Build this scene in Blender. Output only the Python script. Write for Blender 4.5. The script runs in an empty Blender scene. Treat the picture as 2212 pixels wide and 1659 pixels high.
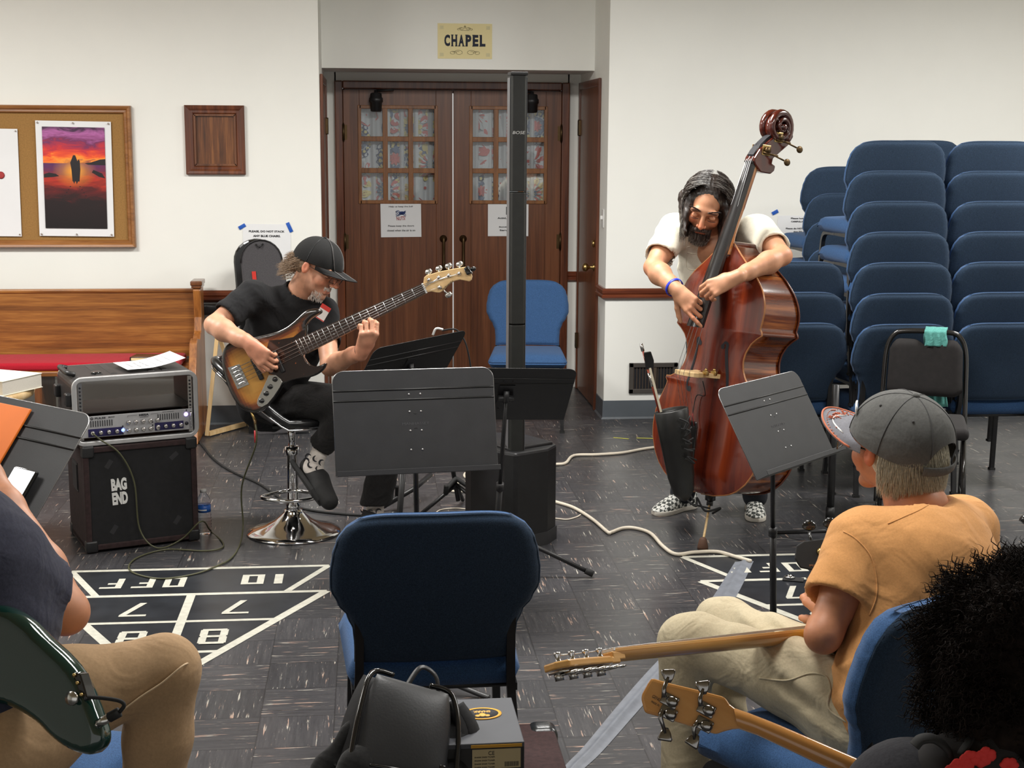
import bpy, math, random
import numpy as np
from mathutils import Matrix, Vector, Quaternion
random.seed(7); np.random.seed(7)
C = bpy.context.scene.collection
SC = bpy.context.scene
V = Vector
# ---------------------------------------------------------------- camera
FW, FH, FPX = 2212., 1659., 3067.
CAM = V((0, 0, 1.78)); PITCH, YAW, ROLL = math.radians(9.9), math.radians(5.8), 0.006
_f = V((math.sin(YAW)*math.cos(PITCH), math.cos(YAW)*math.cos(PITCH), -math.sin(PITCH)))
_r = V((math.cos(YAW), -math.sin(YAW), 0)); _u = _r.cross(_f)
_r, _u = _r*math.cos(ROLL)+_u*math.sin(ROLL), _u*math.cos(ROLL)-_r*math.sin(ROLL)
cam = bpy.data.cameras.new('camera'); cam.sensor_width = 36; cam.lens = FPX/FW*36; cam.clip_start = .05
camo = bpy.data.objects.new('camera', cam); C.objects.link(camo)
M = Matrix((( _r.x, _u.x, -_f.x, CAM.x), (_r.y, _u.y, -_f.y, CAM.y), (_r.z, _u.z, -_f.z, CAM.z), (0, 0, 0, 1)))
camo.matrix_world = M; SC.camera = camo
# ---------------------------------------------------------------- light
SC.view_settings.view_transform = 'Standard'; SC.view_settings.look = 'None'
SC.view_settings.gamma = 1; SC.view_settings.use_curve_mapping = False
SC.view_settings.exposure = 0.80
wd = bpy.data.worlds.new('world'); SC.world = wd; wd.use_nodes = True
wd.node_tree.nodes['Background'].inputs[0].default_value = (1.0, .98, .95, 1)
wd.node_tree.nodes['Background'].inputs[1].default_value = 0.38
CEIL = 3.05
LIGHTS = [(-2.2, 3.4, 24, 'a'), (0.6, 3.3, 30, 'b'), (3.2, 3.3, 30, 'c'), (-2.6, 6.2, 76, 'd'), (0.7, 6.2, 64, 'e'), (4.0, 6.2, 66, 'f')]
for lx, ly, lw, nm in LIGHTS:
    l = bpy.data.lights.new('ceiling_light', 'AREA'); l.shape = 'RECTANGLE'; l.size = 1.2; l.size_y = .6
    l.energy = lw; l.color = (1.0, .98, .945)
    o = bpy.data.objects.new('ceiling_lamp_glow', l); o.location = (lx, ly, CEIL-.07); C.objects.link(o)

def ray(x, y): return _f + _r*((x-FW/2)/FPX) - _u*((y-FH/2)/FPX)
def at(x, y, Y):                       # point of the plane Y=const seen at that place of the photograph
    d = ray(x, y); return CAM + d*(Y/d.y)
def gr(x, y, z=0.0):                   # point at height z
    d = ray(x, y); return CAM + d*((z-CAM.z)/d.z)
def atx(x, y, X):
    d = ray(x, y); return CAM + d*(X/d.x)
def dp(x, y, dep):                     # point at a depth along the optical axis
    return CAM + ray(x, y)*dep
# ---------------------------------------------------------------- meshes
def frame(origin, x=None, y=None, z=None):
    """matrix from two given axes (the first exact, the second made square)"""
    if z is not None and x is not None: Z = V(z).normalized(); Y = Z.cross(V(x)).normalized(); X = Y.cross(Z)
    elif y is not None and x is not None: X = V(x).normalized(); Z = X.cross(V(y)).normalized(); Y = Z.cross(X)
    elif z is not None and y is not None: Z = V(z).normalized(); X = V(y).cross(Z).normalized(); Y = Z.cross(X)
    o = V(origin)
    return Matrix(((X.x, Y.x, Z.x, o.x), (X.y, Y.y, Z.y, o.y), (X.z, Y.z, Z.z, o.z), (0, 0, 0, 1)))
def T(x=0, y=0, z=0): return Matrix.Translation((x, y, z))
def R(ax, deg): return Matrix.Rotation(math.radians(deg), 4, ax)
def S(x, y, z): return Matrix.Diagonal((x, y, z, 1))
I4 = Matrix.Identity(4)

def catmull(pts, n=8, closed=False):
    P = [V(p) for p in pts]; out = []; N = len(P)
    segs = N if closed else N-1
    for i in range(segs):
        if closed: a, b, c, d = P[(i-1) % N], P[i], P[(i+1) % N], P[(i+2) % N]
        else: a, b, c, d = P[max(i-1, 0)], P[i], P[i+1], P[min(i+2, N-1)]
        for k in range(n):
            t = k/n
            out.append(.5*((2*b)+(c-a)*t+(2*a-5*b+4*c-d)*t*t+(3*b-a-3*c+d)*t**3))
    if not closed: out.append(P[-1])
    return out

class MB:
    def __init__(s): s.v = []; s.f = []; s.m = []; s.sm = []
    def add(s, vs, fs, mi=0, sm=False, Mx=None):
        o = len(s.v)
        if Mx is not None: vs = [Mx @ V(p) for p in vs]
        s.v += [tuple(p) for p in vs]
        for f in fs: s.f.append(tuple(i+o for i in f)); s.m.append(mi); s.sm.append(sm)
        return s
    def box(s, c, d, Mx=None, mi=0):
        x, y, z = c; a, b, h = d[0]/2, d[1]/2, d[2]/2
        vs = [(x+i*a, y+j*b, z+k*h) for k in (-1, 1) for j in (-1, 1) for i in (-1, 1)]
        return s.add(vs, [(0, 2, 3, 1), (4, 5, 7, 6), (0, 1, 5, 4), (2, 6, 7, 3), (0, 4, 6, 2), (1, 3, 7, 5)], mi, False, Mx)
    def rbox(s, c, d, r=.01, n=3, Mx=None, mi=0, sm=True):
        """box whose edges are all rounded by radius r"""
        r = min(r, min(d)/2*.999); q = []
        N = n*2+1; half = [d[i]/2-r for i in range(3)]
        vs = []; fs = []
        for ax in range(3):
            for sg in (-1, 1):
                base = len(vs)
                for i in range(N+1):
                    for j in range(N+1):
                        p = [0, 0, 0]
                        def co(k, ln):
                            k2 = k if k <= n else k-1
                            return -1+k2/n if k <= n else (k2-n)/n
                        u = (-1+i/n) if i <= n else (i-1-n)/n
                        w = (-1+j/n) if j <= n else (j-1-n)/n
                        su = -1 if i <= n else 1; sw = -1 if j <= n else 1
                        a1, a2 = (ax+1) % 3, (ax+2) % 3
                        dv = [0, 0, 0]; dv[ax] = sg; dv[a1] = math.tan(u*math.pi/4); dv[a2] = math.tan(w*math.pi/4)
                        L = math.sqrt(sum(t*t for t in dv))
                        p[ax] = sg*half[ax]+r*dv[ax]/L; p[a1] = su*half[a1]+r*dv[a1]/L; p[a2] = sw*half[a2]+r*dv[a2]/L
                        vs.append((p[0]+c[0], p[1]+c[1], p[2]+c[2]))
                for i in range(N):
                    for j in range(N):
                        a = base+i*(N+1)+j; q = (a, a+N+1, a+N+2, a+1)
                        fs.append(q if sg > 0 else q[::-1])
        return s.add(vs, fs, mi, sm, Mx)
    def tube(s, pts, r, n=10, caps=True, closed=False, mi=0, sm=True, sx=1, sy=1, up=None, Mx=None):
        P = [V(p) for p in pts]; N = len(P); rr = r if isinstance(r, (list, tuple)) else [r]*N
        if len(rr) != N: rr = [rr[0]+(rr[-1]-rr[0])*i/(N-1) for i in range(N)]
        tans = []
        for i in range(N):
            if closed: t = P[(i+1) % N]-P[i-1]
            else: t = P[min(i+1, N-1)]-P[max(i-1, 0)]
            tans.append(t.normalized() if t.length > 1e-9 else V((0, 0, 1)))
        u = V(up) if up else (V((0, 0, 1)) if abs(tans[0].z) < .9 else V((1, 0, 0)))
        u = (u-tans[0]*u.dot(tans[0])).normalized(); vs = []; fs = []
        for i in range(N):
            u = (u-tans[i]*u.dot(tans[i]))
            u = u.normalized() if u.length > 1e-6 else V((1, 0, 0)); w = tans[i].cross(u)
            for k in range(n):
                a = 2*math.pi*k/n
                if n == 4: a += math.pi/4
                vs.append(P[i]+(u*math.cos(a)*sx+w*math.sin(a)*sy)*rr[i])
        m = N if closed else N-1
        for i in range(m):
            for k in range(n):
                a = i*n+k; b = i*n+(k+1) % n; c = ((i+1) % N)*n+(k+1) % n; d = ((i+1) % N)*n+k
                fs.append((a, b, c, d))
        if caps and not closed:
            fs.append(tuple(range(n))[::-1]); fs.append(tuple((N-1)*n+k for k in range(n)))
        return s.add(vs, fs, mi, sm, Mx)
    def lathe(s, prof, n=32, Mx=None, mi=0, sm=True, a0=0, a1=360):
        full = abs(a1-a0) >= 359.9; cnt = n if full else n+1; vs = []; fs = []
        for r, z in prof:
            for k in range(cnt):
                a = math.radians(a0+(a1-a0)*k/n); vs.append((r*math.cos(a), r*math.sin(a), z))
        for i in range(len(prof)-1):
            for k in range(n):
                k2 = (k+1) % cnt
                fs.append((i*cnt+k, i*cnt+k2, (i+1)*cnt+k2, (i+1)*cnt+k))
        if len(prof) > 3 and abs(prof[0][0]-prof[-1][0]) < 1e-6: full = False
        if prof[0][0] > 1e-5 and full: fs.append(tuple(range(cnt))[::-1])
        if prof[-1][0] > 1e-5 and full: fs.append(tuple((len(prof)-1)*cnt+k for k in range(cnt)))
        return s.add(vs, fs, mi, sm, Mx)
    def prism(s, poly, z0, z1, Mx=None, mi=0, smside=False, mtop=None):
        n = len(poly)
        A = sum(poly[i][0]*poly[(i+1) % n][1]-poly[(i+1) % n][0]*poly[i][1] for i in range(n))
        if A < 0: poly = poly[::-1]
        vs = [(p[0], p[1], z0) for p in poly]+[(p[0], p[1], z1) for p in poly]
        s.add(vs, [tuple(range(n, 2*n))], mi if mtop is None else mtop, False, Mx)
        o = len(s.v)-2*n
        s.f.append(tuple(o+i for i in range(n))[::-1]); s.m.append(mi); s.sm.append(False)
        for i in range(n):
            j = (i+1) % n; s.f.append((o+i, o+j, o+n+j, o+n+i)); s.m.append(mi); s.sm.append(smside)
        return s
    def flat(s, poly, z=0, Mx=None, mi=0):
        n = len(poly); A = sum(poly[i][0]*poly[(i+1) % n][1]-poly[(i+1) % n][0]*poly[i][1] for i in range(n))
        if A < 0: poly = poly[::-1]
        return s.add([(p[0], p[1], z) for p in poly], [tuple(range(n))], mi, False, Mx)
    def ell(s, c, r, n=16, m=10, Mx=None, mi=0, R3=None):
        vs = []; fs = []; r = (r, r, r) if not hasattr(r, '__len__') else r
        for i in range(m+1):
            t = math.pi*i/m
            for k in range(n):
                a = 2*math.pi*k/n; p = V((r[0]*math.sin(t)*math.cos(a), r[1]*math.sin(t)*math.sin(a), r[2]*math.cos(t)))
                if R3 is not None: p = R3 @ p
                vs.append(p+V(c))
        for i in range(m):
            for k in range(n):
                fs.append((i*n+k, (i+1)*n+k, (i+1)*n+(k+1) % n, i*n+(k+1) % n))
        return s.add(vs, fs, mi, True, Mx)
    def grid(s, fn, nu, nv, mi=0, sm=True, cu=False, cv=False, Mx=None, flip=False):
        vs = []; fs = []; U = nu if cu else nu+1; W = nv if cv else nv+1
        for i in range(U):
            for j in range(W): vs.append(fn(i/nu, j/nv))
        for i in range(nu):
            for j in range(nv):
                q = (i*W+j, ((i+1) % U)*W+j, ((i+1) % U)*W+(j+1) % W, i*W+(j+1) % W)
                fs.append(q[::-1] if flip else q)
        return s.add(vs, fs, mi, sm, Mx)
    def text(s, txt, w, h, Mx=None, mi=0, bold=0., th=.0006, fit=True):
        vs, fs = text_geo(txt, bold)
        if not vs: return s
        xs = [p[0] for p in vs]; ys = [p[1] for p in vs]
        ax, bx, ay, by = min(xs), max(xs), min(ys), max(ys)
        kx = w/(bx-ax); ky = h/(by-ay)
        if not fit: kx = ky
        cx, cy = (ax+bx)/2, (ay+by)/2
        return s.add([((p[0]-cx)*kx, (p[1]-cy)*ky, p[2]*th) for p in vs], fs, mi, False, Mx)
    def build(s, name, mats, parent=None, Mx=None, bevel=0, seg=2, sub=0, solid=0, world=False, weld=False):
        me = bpy.data.meshes.new(name); me.from_pydata(s.v, [], s.f)
        for m in (mats if isinstance(mats, (list, tuple)) else [mats]): me.materials.append(m)
        me.polygons.foreach_set('material_index', s.m); me.polygons.foreach_set('use_smooth', s.sm); me.update()
        o = bpy.data.objects.new(name, me); C.objects.link(o)
        if Mx is not None: o.matrix_world = Mx
        if parent is not None:
            o.parent = parent
            if world: o.matrix_parent_inverse = WM[parent.name].inverted()
            WM[o.name] = WM.get(parent.name, I4) @ (o.matrix_parent_inverse @ o.matrix_basis)
        else: WM[o.name] = o.matrix_basis.copy()
        if weld: o.modifiers.new('w', 'WELD').merge_threshold = .0002
        if solid:
            q = o.modifiers.new('s', 'SOLIDIFY'); q.thickness = solid; q.offset = 0
        if bevel:
            b = o.modifiers.new('b', 'BEVEL'); b.width = bevel; b.segments = seg; b.limit_method = 'ANGLE'; b.angle_limit = .6
            b.harden_normals = False
        if sub:
            q = o.modifiers.new('u', 'SUBSURF'); q.levels = q.render_levels = sub
        return o
WM = {}
_tc = {}
def text_geo(txt, bold=0.):
    k = (txt, bold)
    if k in _tc: return _tc[k]
    cu = bpy.data.curves.new('t', 'FONT'); cu.body = txt; cu.extrude = .5; cu.offset = bold; cu.resolution_u = 3
    cu.space_line = 1.25; cu.align_x = 'CENTER'
    o = bpy.data.objects.new('t', cu); C.objects.link(o)
    bpy.context.view_layer.update()
    dg = bpy.context.evaluated_depsgraph_get(); me = bpy.data.meshes.new_from_object(o.evaluated_get(dg))
    vs = [(v.co.x, v.co.y, v.co.z+.5) for v in me.vertices]; fs = [tuple(p.vertices) for p in me.polygons]
    bpy.data.objects.remove(o); bpy.data.meshes.remove(me); bpy.data.curves.remove(cu)
    _tc[k] = (vs, fs); return _tc[k]

def thing(name, label, cat, loc=(0, 0, 0), Mx=None, group=None):
    o = bpy.data.objects.new(name, None); C.objects.link(o); o.empty_display_size = .05
    if Mx is None: Mx = T(*loc)
    o.matrix_world = Mx; WM[o.name] = Mx.copy()
    o['label'] = label; o['category'] = cat
    if group: o['group'] = group
    return o
def tag(o, label, cat, group=None, kind=None):
    if label: o['label'] = label
    if cat: o['category'] = cat
    if group: o['group'] = group
    if kind: o['kind'] = kind
    return o
def struct(o): o['kind'] = 'structure'; return o
def kids(o): return [c for c in bpy.data.objects if c.parent == o]
def dup(o, Mx=None, label=None, group=None, kidmap=None):
    r = o.copy(); C.objects.link(r)
    if Mx is not None: r.matrix_world = Mx
    WM[r.name] = Mx.copy() if Mx is not None else WM[o.name].copy()
    if label: r['label'] = label
    if group: r['group'] = group
    for ch in (kidmap[o.name] if kidmap else kids(o)):
        c = ch.copy(); C.objects.link(c); c.parent = r
        for g in (kidmap.get(ch.name, []) if kidmap else kids(ch)):
            d = g.copy(); C.objects.link(d); d.parent = c
    return r
# ---------------------------------------------------------------- implicit bodies (smoothly blended round shapes, meshed by surface nets)
class SDF:
    def __init__(s): s.p = []
    def cone(s, a, b, ra, rb, k=.02, flat=None, op='add'):
        s.p.append(('c', np.array(a, float), np.array(b, float), ra, rb, k, flat, op)); return s
    def chain(s, pts, rs, k=.02, flat=None):
        for i in range(len(pts)-1): s.cone(pts[i], pts[i+1], rs[i], rs[i+1], k, flat)
        return s
    def ell(s, c, r, k=.02, Rm=None, op='add'):
        r = (r, r, r) if not hasattr(r, '__len__') else r
        s.p.append(('e', np.array(c, float), np.array(r, float), None if Rm is None else np.array(Rm, float)[:3, :3], None, k, None, op)); return s
    def cut(s, p, n, r=.004):   # keep the side the normal points away from
        s.p.append(('h', np.array(p, float), np.array(V(n).normalized(), float), None, None, r, None, 'cut')); return s
    def fn(s, f, pad): s.p.append(('f', f, pad)); return s
    def bounds(s):
        lo = np.full(3, 1e9); hi = -lo
        for q in s.p:
            if q[0] == 'c' and q[7] == 'add':
                m = max(q[3], q[4]); lo = np.minimum(lo, np.minimum(q[1], q[2])-m); hi = np.maximum(hi, np.maximum(q[1], q[2])+m)
            elif q[0] == 'e' and q[7] == 'add':
                m = q[2].max(); lo = np.minimum(lo, q[1]-m); hi = np.maximum(hi, q[1]+m)
        return lo, hi
    def mesh(s, res, disp=None, clip=None):
        lo, hi = s.bounds(); lo -= res*3; hi += res*3
        if clip is not None: lo = np.maximum(lo, clip[0]); hi = np.minimum(hi, clip[1])
        n = np.maximum(4, np.ceil((hi-lo)/res).astype(int)+1)
        ax = [lo[i]+np.arange(n[i])*res for i in range(3)]
        F = np.full(n, .2, np.float32)
        for q in s.p:
            if q[0] == 'f':
                X, Y, Z = np.meshgrid(*ax, indexing='ij', sparse=True); F = q[1](F, X, Y, Z).astype(np.float32); continue
            if q[0] == 'h':
                X, Y, Z = np.meshgrid(*ax, indexing='ij', sparse=True)
                d = (X-q[1][0])*q[2][0]+(Y-q[1][1])*q[2][1]+(Z-q[1][2])*q[2][2]
                k = q[5]; h = np.maximum(k-np.abs(F-d), 0)/k
                F = (np.maximum(F, d)+h*h*k*.25).astype(np.float32); continue
            k = q[5]
            if q[0] == 'c':
                m = max(q[3], q[4])+k+res*2
                a = np.minimum(q[1], q[2])-m; b = np.maximum(q[1], q[2])+m
                if q[6] is not None: pass
            else: m = q[2].max()+k+res*2; a = q[1]-m; b = q[1]+m
            i0 = np.clip(np.floor((a-lo)/res).astype(int), 0, n-1); i1 = np.clip(np.ceil((b-lo)/res).astype(int)+1, 1, n)
            if (i1 <= i0).any(): continue
            sl = tuple(slice(i0[i], i1[i]) for i in range(3))
            X = (ax[0][sl[0]])[:, None, None]; Y = (ax[1][sl[1]])[None, :, None]; Z = (ax[2][sl[2]])[None, None, :]
            if q[0] == 'c':
                A, B = q[1], q[2]; ba = B-A; L = max(ba.dot(ba), 1e-12)
                px, py, pz = X-A[0], Y-A[1], Z-A[2]
                t = np.clip((px*ba[0]+py*ba[1]+pz*ba[2])/L, 0, 1)
                dx, dy, dz = px-t*ba[0], py-t*ba[1], pz-t*ba[2]
                if q[6] is not None:
                    nn, fac = np.array(V(q[6][0]).normalized()), q[6][1]
                    dn = dx*nn[0]+dy*nn[1]+dz*nn[2]; g = (1/fac**2-1)*dn*dn
                    d = np.sqrt(dx*dx+dy*dy+dz*dz+g)-(q[3]+(q[4]-q[3])*t); d = d*np.where(d < 0, fac, 1)
                else: d = np.sqrt(dx*dx+dy*dy+dz*dz)-(q[3]+(q[4]-q[3])*t)
            else:
                px, py, pz = X-q[1][0], Y-q[1][1], Z-q[1][2]
                if q[3] is not None:
                    Rm = q[3]
                    px, py, pz = (px*Rm[0, 0]+py*Rm[1, 0]+pz*Rm[2, 0], px*Rm[0, 1]+py*Rm[1, 1]+pz*Rm[2, 1], px*Rm[0, 2]+py*Rm[1, 2]+pz*Rm[2, 2])
                r = q[2]; k0 = np.sqrt((px/r[0])**2+(py/r[1])**2+(pz/r[2])**2)
                k1 = np.sqrt((px/r[0]**2)**2+(py/r[1]**2)**2+(pz/r[2]**2)**2)
                d = k0*(k0-1)/np.maximum(k1, 1e-6)
            G = F[sl]
            if q[7] == 'add': h = np.maximum(k-np.abs(G-d), 0)/k; F[sl] = np.minimum(G, d)-h*h*k*.25
            else: h = np.maximum(k-np.abs(G+d), 0)/k; F[sl] = np.maximum(G, -d)+h*h*k*.25
        if disp is not None:
            X, Y, Z = np.meshgrid(*ax, indexing='ij', sparse=True); F = (F+disp(X, Y, Z)).astype(np.float32)
        # surface nets
        In = F < 0; N = n-1
        cnt = np.zeros(N, np.int8)
        for i in (0, 1):
            for j in (0, 1):
                for k in (0, 1): cnt += In[i:N[0]+i, j:N[1]+j, k:N[2]+k]
        act = (cnt > 0) & (cnt < 8); idx = np.argwhere(act)
        if len(idx) == 0: return np.zeros((0, 3)), np.zeros((0, 4), int)
        ids = -np.ones(N, np.int64); ids[act] = np.arange(len(idx))
        acc = np.zeros((len(idx), 3)); num = np.zeros(len(idx))
        cs = [(i, j, k) for i in (0, 1) for j in (0, 1) for k in (0, 1)]
        for a in cs:
            for b in cs:
                dff = [b[t]-a[t] for t in range(3)]
                if sum(dff) == 1 and min(dff) == 0:
                    fa = F[idx[:, 0]+a[0], idx[:, 1]+a[1], idx[:, 2]+a[2]]; fb = F[idx[:, 0]+b[0], idx[:, 1]+b[1], idx[:, 2]+b[2]]
                    cr = (fa < 0) != (fb < 0); t = np.where(cr, fa/np.where(cr, fa-fb, 1), 0)
                    pt = np.array(a)[None, :]+t[:, None]*np.array(dff)[None, :]
                    acc += pt*cr[:, None]; num += cr
        vs = lo+(idx+acc/num[:, None])*res
        fs = []
        for axn in range(3):
            u, w = (axn+1) % 3, (axn+2) % 3
            s0 = [slice(None)]*3; s1 = [slice(None)]*3; s0[axn] = slice(0, n[axn]-1); s1[axn] = slice(1, n[axn])
            for t in (u, w): s0[t] = slice(1, n[t]-1); s1[t] = slice(1, n[t]-1)
            A, B = In[tuple(s0)], In[tuple(s1)]
            e = np.argwhere(A != B)
            if len(e) == 0: continue
            fl = A[e[:, 0], e[:, 1], e[:, 2]]
            base = e.copy(); base[:, u] += 1; base[:, w] += 1
            def cell(du, dw):
                c = base.copy(); c[:, u] -= du; c[:, w] -= dw; return ids[c[:, 0], c[:, 1], c[:, 2]]
            q = np.stack([cell(1, 1), cell(0, 1), cell(0, 0), cell(1, 0)], 1)
            q[~fl] = q[~fl][:, ::-1]; fs.append(q)
        return vs, np.concatenate(fs)
def np_mesh(name, parts, mats, parent=None, Mx=None, world=False, smooth=0, paint=None):
    """parts: list of (verts, quads, material index); joined into one mesh"""
    vs = np.concatenate([p[0] for p in parts]); fs = []; mi = []; o = 0
    for p in parts: fs.append(p[1]+o); mi += [p[2] if len(p) > 2 else 0]*len(p[1]); o += len(p[0])
    fs = np.concatenate(fs)
    me = bpy.data.meshes.new(name)
    me.vertices.add(len(vs)); me.vertices.foreach_set('co', vs.astype(np.float32).ravel())
    me.loops.add(len(fs)*4); me.loops.foreach_set('vertex_index', fs.astype(np.int32).ravel())
    me.polygons.add(len(fs)); me.polygons.foreach_set('loop_start', np.arange(len(fs), dtype=np.int32)*4)
    try: me.polygons.foreach_set('loop_total', np.full(len(fs), 4, np.int32))
    except Exception: pass
    me.polygons.foreach_set('use_smooth', np.ones(len(fs), bool)); me.polygons.foreach_set('material_index', np.array(mi, np.int32))
    for m in (mats if isinstance(mats, (list, tuple)) else [mats]): me.materials.append(m)
    me.update(calc_edges=True); me.validate()
    if paint is not None:
        at_ = me.color_attributes.new('tint', 'FLOAT_COLOR', 'POINT'); col = paint(vs)
        at_.data.foreach_set('color', np.concatenate([col, np.ones((len(vs), 1))], 1).astype(np.float32).ravel())
    ob = bpy.data.objects.new(name, me); C.objects.link(ob)
    if Mx is not None: ob.matrix_world = Mx
    if parent is not None:
        ob.parent = parent
        if world: ob.matrix_parent_inverse = WM[parent.name].inverted()
    WM[ob.name] = I4.copy()
    if smooth:
        q = ob.modifiers.new('s', 'SMOOTH'); q.factor = .5; q.iterations = smooth
    return ob
def vnoise(X, Y, Z, sc, seed=0):
    """cheap smooth noise from sines"""
    rs = np.random.RandomState(seed); out = 0
    for i in range(5):
        k = rs.normal(size=3)*sc; ph = rs.uniform(0, 6.28); out = out+np.sin(X*k[0]+Y*k[1]+Z*k[2]+ph)
    return out/5
# ---------------------------------------------------------------- materials
def srgb(r, g, b):
    f = lambda c: ((c/255+.055)/1.055)**2.4 if c > 10 else c/255/12.92
    return (f(r), f(g), f(b), 1)
def nmat(name):
    m = bpy.data.materials.new(name); m.use_nodes = True; nt = m.node_tree
    return m, nt, nt.nodes['Principled BSDF']
def N(nt, t, **kw):
    n = nt.nodes.new(t)
    for k, v in kw.items(): setattr(n, k, v)
    return n
def mapped(nt, scale=(1, 1, 1), coord='Object', rot=(0, 0, 0)):
    tc = N(nt, 'ShaderNodeTexCoord'); mp = N(nt, 'ShaderNodeMapping'); mp.inputs['Scale'].default_value = scale
    mp.inputs['Rotation'].default_value = rot
    nt.links.new(tc.outputs[coord], mp.inputs[0]); return mp.outputs[0]
def ramp(nt, src, stops, interp='LINEAR'):
    r = N(nt, 'ShaderNodeValToRGB'); r.color_ramp.interpolation = interp; e = r.color_ramp.elements
    while len(e) < len(stops): e.new(.5)
    for i, (p, c) in enumerate(stops): e[i].position = p; e[i].color = c if len(c) == 4 else (*c, 1)
    nt.links.new(src, r.inputs[0]); return r.outputs[0]
def noise(nt, vec, scale, detail=3, rough=.5, dist=0):
    n = N(nt, 'ShaderNodeTexNoise'); n.inputs['Scale'].default_value = scale; n.inputs['Detail'].default_value = detail
    n.inputs['Roughness'].default_value = rough; n.inputs['Distortion'].default_value = dist
    nt.links.new(vec, n.inputs['Vector']); return n.outputs['Fac']
def bump(nt, src, bs, strength=.3, dist=.001):
    b = N(nt, 'ShaderNodeBump'); b.inputs['Strength'].default_value = strength; b.inputs['Distance'].default_value = dist
    nt.links.new(src, b.inputs['Height']); nt.links.new(b.outputs[0], bs.inputs['Normal'])
def mat(name, col, rough=.5, metal=0, var=.08, scale=8, bmp=0, bscale=200, coat=0, spec=.5, bdist=.001, emit=0, sss=0, sheen=0):
    m, nt, b = nmat(name); col = col if len(col) == 4 else (*col, 1)
    b.inputs['Roughness'].default_value = rough; b.inputs['Metallic'].default_value = metal
    b.inputs['Specular IOR Level'].default_value = spec
    vec = mapped(nt)
    d = tuple(max(0, c*(1-var)) for c in col[:3]); u = tuple(min(1, c*(1+var)) for c in col[:3])
    nt.links.new(ramp(nt, noise(nt, vec, scale), [(.3, d), (.7, u)]), b.inputs['Base Color'])
    if bmp: bump(nt, noise(nt, vec, bscale, 4), b, bmp, bdist)
    if coat: b.inputs['Coat Weight'].default_value = coat; b.inputs['Coat Roughness'].default_value = .08
    if emit: b.inputs['Emission Color'].default_value = col; b.inputs['Emission Strength'].default_value = emit
    if sss: b.inputs['Subsurface Weight'].default_value = sss; b.inputs['Subsurface Radius'].default_value = (.012, .005, .003); b.inputs['Subsurface Scale'].default_value = 1
    if sheen: b.inputs['Sheen Weight'].default_value = sheen*.5; b.inputs['Sheen Roughness'].default_value = .4
    return m
def wood(name, c1, c2, c3, axis=2, scale=20, stretch=.04, rough=.35, coat=.2, streak=.5, bmp=.05):
    m, nt, b = nmat(name); sc = [1, 1, 1]; sc[axis] = stretch
    vec = mapped(nt, tuple(sc)); n1 = noise(nt, vec, scale, 6, .65, .4); n2 = noise(nt, vec, scale*6, 3, .6)
    mx = N(nt, 'ShaderNodeMath', operation='MULTIPLY_ADD'); nt.links.new(n2, mx.inputs[0]); mx.inputs[1].default_value = streak*.5
    nt.links.new(n1, mx.inputs[2])
    o = streak*.25
    nt.links.new(ramp(nt, mx.outputs[0], [(.32+o, c1), (.5+o, c2), (.68+o, c3)]), b.inputs['Base Color'])
    b.inputs['Roughness'].default_value = rough
    b.inputs['Coat Weight'].default_value = coat; b.inputs['Coat Roughness'].default_value = .12
    if bmp: bump(nt, n2, b, bmp, .001)
    return m
def cloth(name, col, rough=.95, weave=1500, bmp=.35, var=.15, wr=0, wrs=14, wrd=.012, sheen=.2):
    m, nt, b = nmat(name); vec = mapped(nt); col = col[:3]
    b.inputs['Roughness'].default_value = rough; b.inputs['Specular IOR Level'].default_value = .2
    b.inputs['Sheen Weight'].default_value = sheen*.5; b.inputs['Sheen Roughness'].default_value = .5
    n1 = noise(nt, vec, weave*.25, 2, .6)
    nt.links.new(ramp(nt, n1, [(.3, tuple(c*(1-var) for c in col)), (.7, tuple(min(1, c*(1+var)) for c in col))]), b.inputs['Base Color'])
    b1 = N(nt, 'ShaderNodeBump'); b1.inputs['Strength'].default_value = bmp; b1.inputs['Distance'].default_value = .0006
    nt.links.new(n1, b1.inputs['Height'])
    if wr:
        b2 = N(nt, 'ShaderNodeBump'); b2.inputs['Strength'].default_value = wr; b2.inputs['Distance'].default_value = wrd
        nt.links.new(noise(nt, vec, wrs, 2.5, .5, 1.2), b2.inputs['Height']); nt.links.new(b2.outputs[0], b1.inputs['Normal'])
    nt.links.new(b1.outputs[0], b.inputs['Normal']); return m
def glass(name, col=(1, 1, 1), rough=0.02, ior=1.45, alpha=None):
    m, nt, b = nmat(name); b.inputs['Base Color'].default_value = (*col, 1); b.inputs['Roughness'].default_value = rough
    b.inputs['Transmission Weight'].default_value = 1; b.inputs['IOR'].default_value = ior
    return m
MT = {}
MT['wall'] = mat('wall_paint', srgb(236, 236, 230), .85, var=.015, scale=3, bmp=.15, bscale=120)
MT['ceiling'] = mat('ceiling_paint', (.62, .50, .31), .9, var=.02)  # unseen ceiling, beige tint added to bounce warm light onto the upper wall
MT['door_wood'] = wood('door_wood', srgb(80, 43, 22), srgb(102, 58, 31), srgb(120, 72, 42), 2, 26, .03, .38, .25, .7)
MT['trim_wood'] = wood('trim_wood', srgb(66, 32, 18), srgb(96, 50, 28), srgb(122, 68, 38), 2, 22, .05, .32, .4)
MT['trim_wood_x'] = wood('trim_wood_x', srgb(72, 32, 18), srgb(104, 50, 28), srgb(128, 68, 40), 0, 22, .05, .3, .4)
MT['muntin'] = wood('muntin_wood', srgb(104, 62, 24), srgb(132, 82, 36), srgb(150, 98, 48), 2, 30, .1, .4, .2)
MT['oak_x'] = wood('oak_x', srgb(94, 54, 22), srgb(136, 84, 36), srgb(170, 114, 54), 0, 16, .05, .36, .35, .9, .1)
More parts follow.
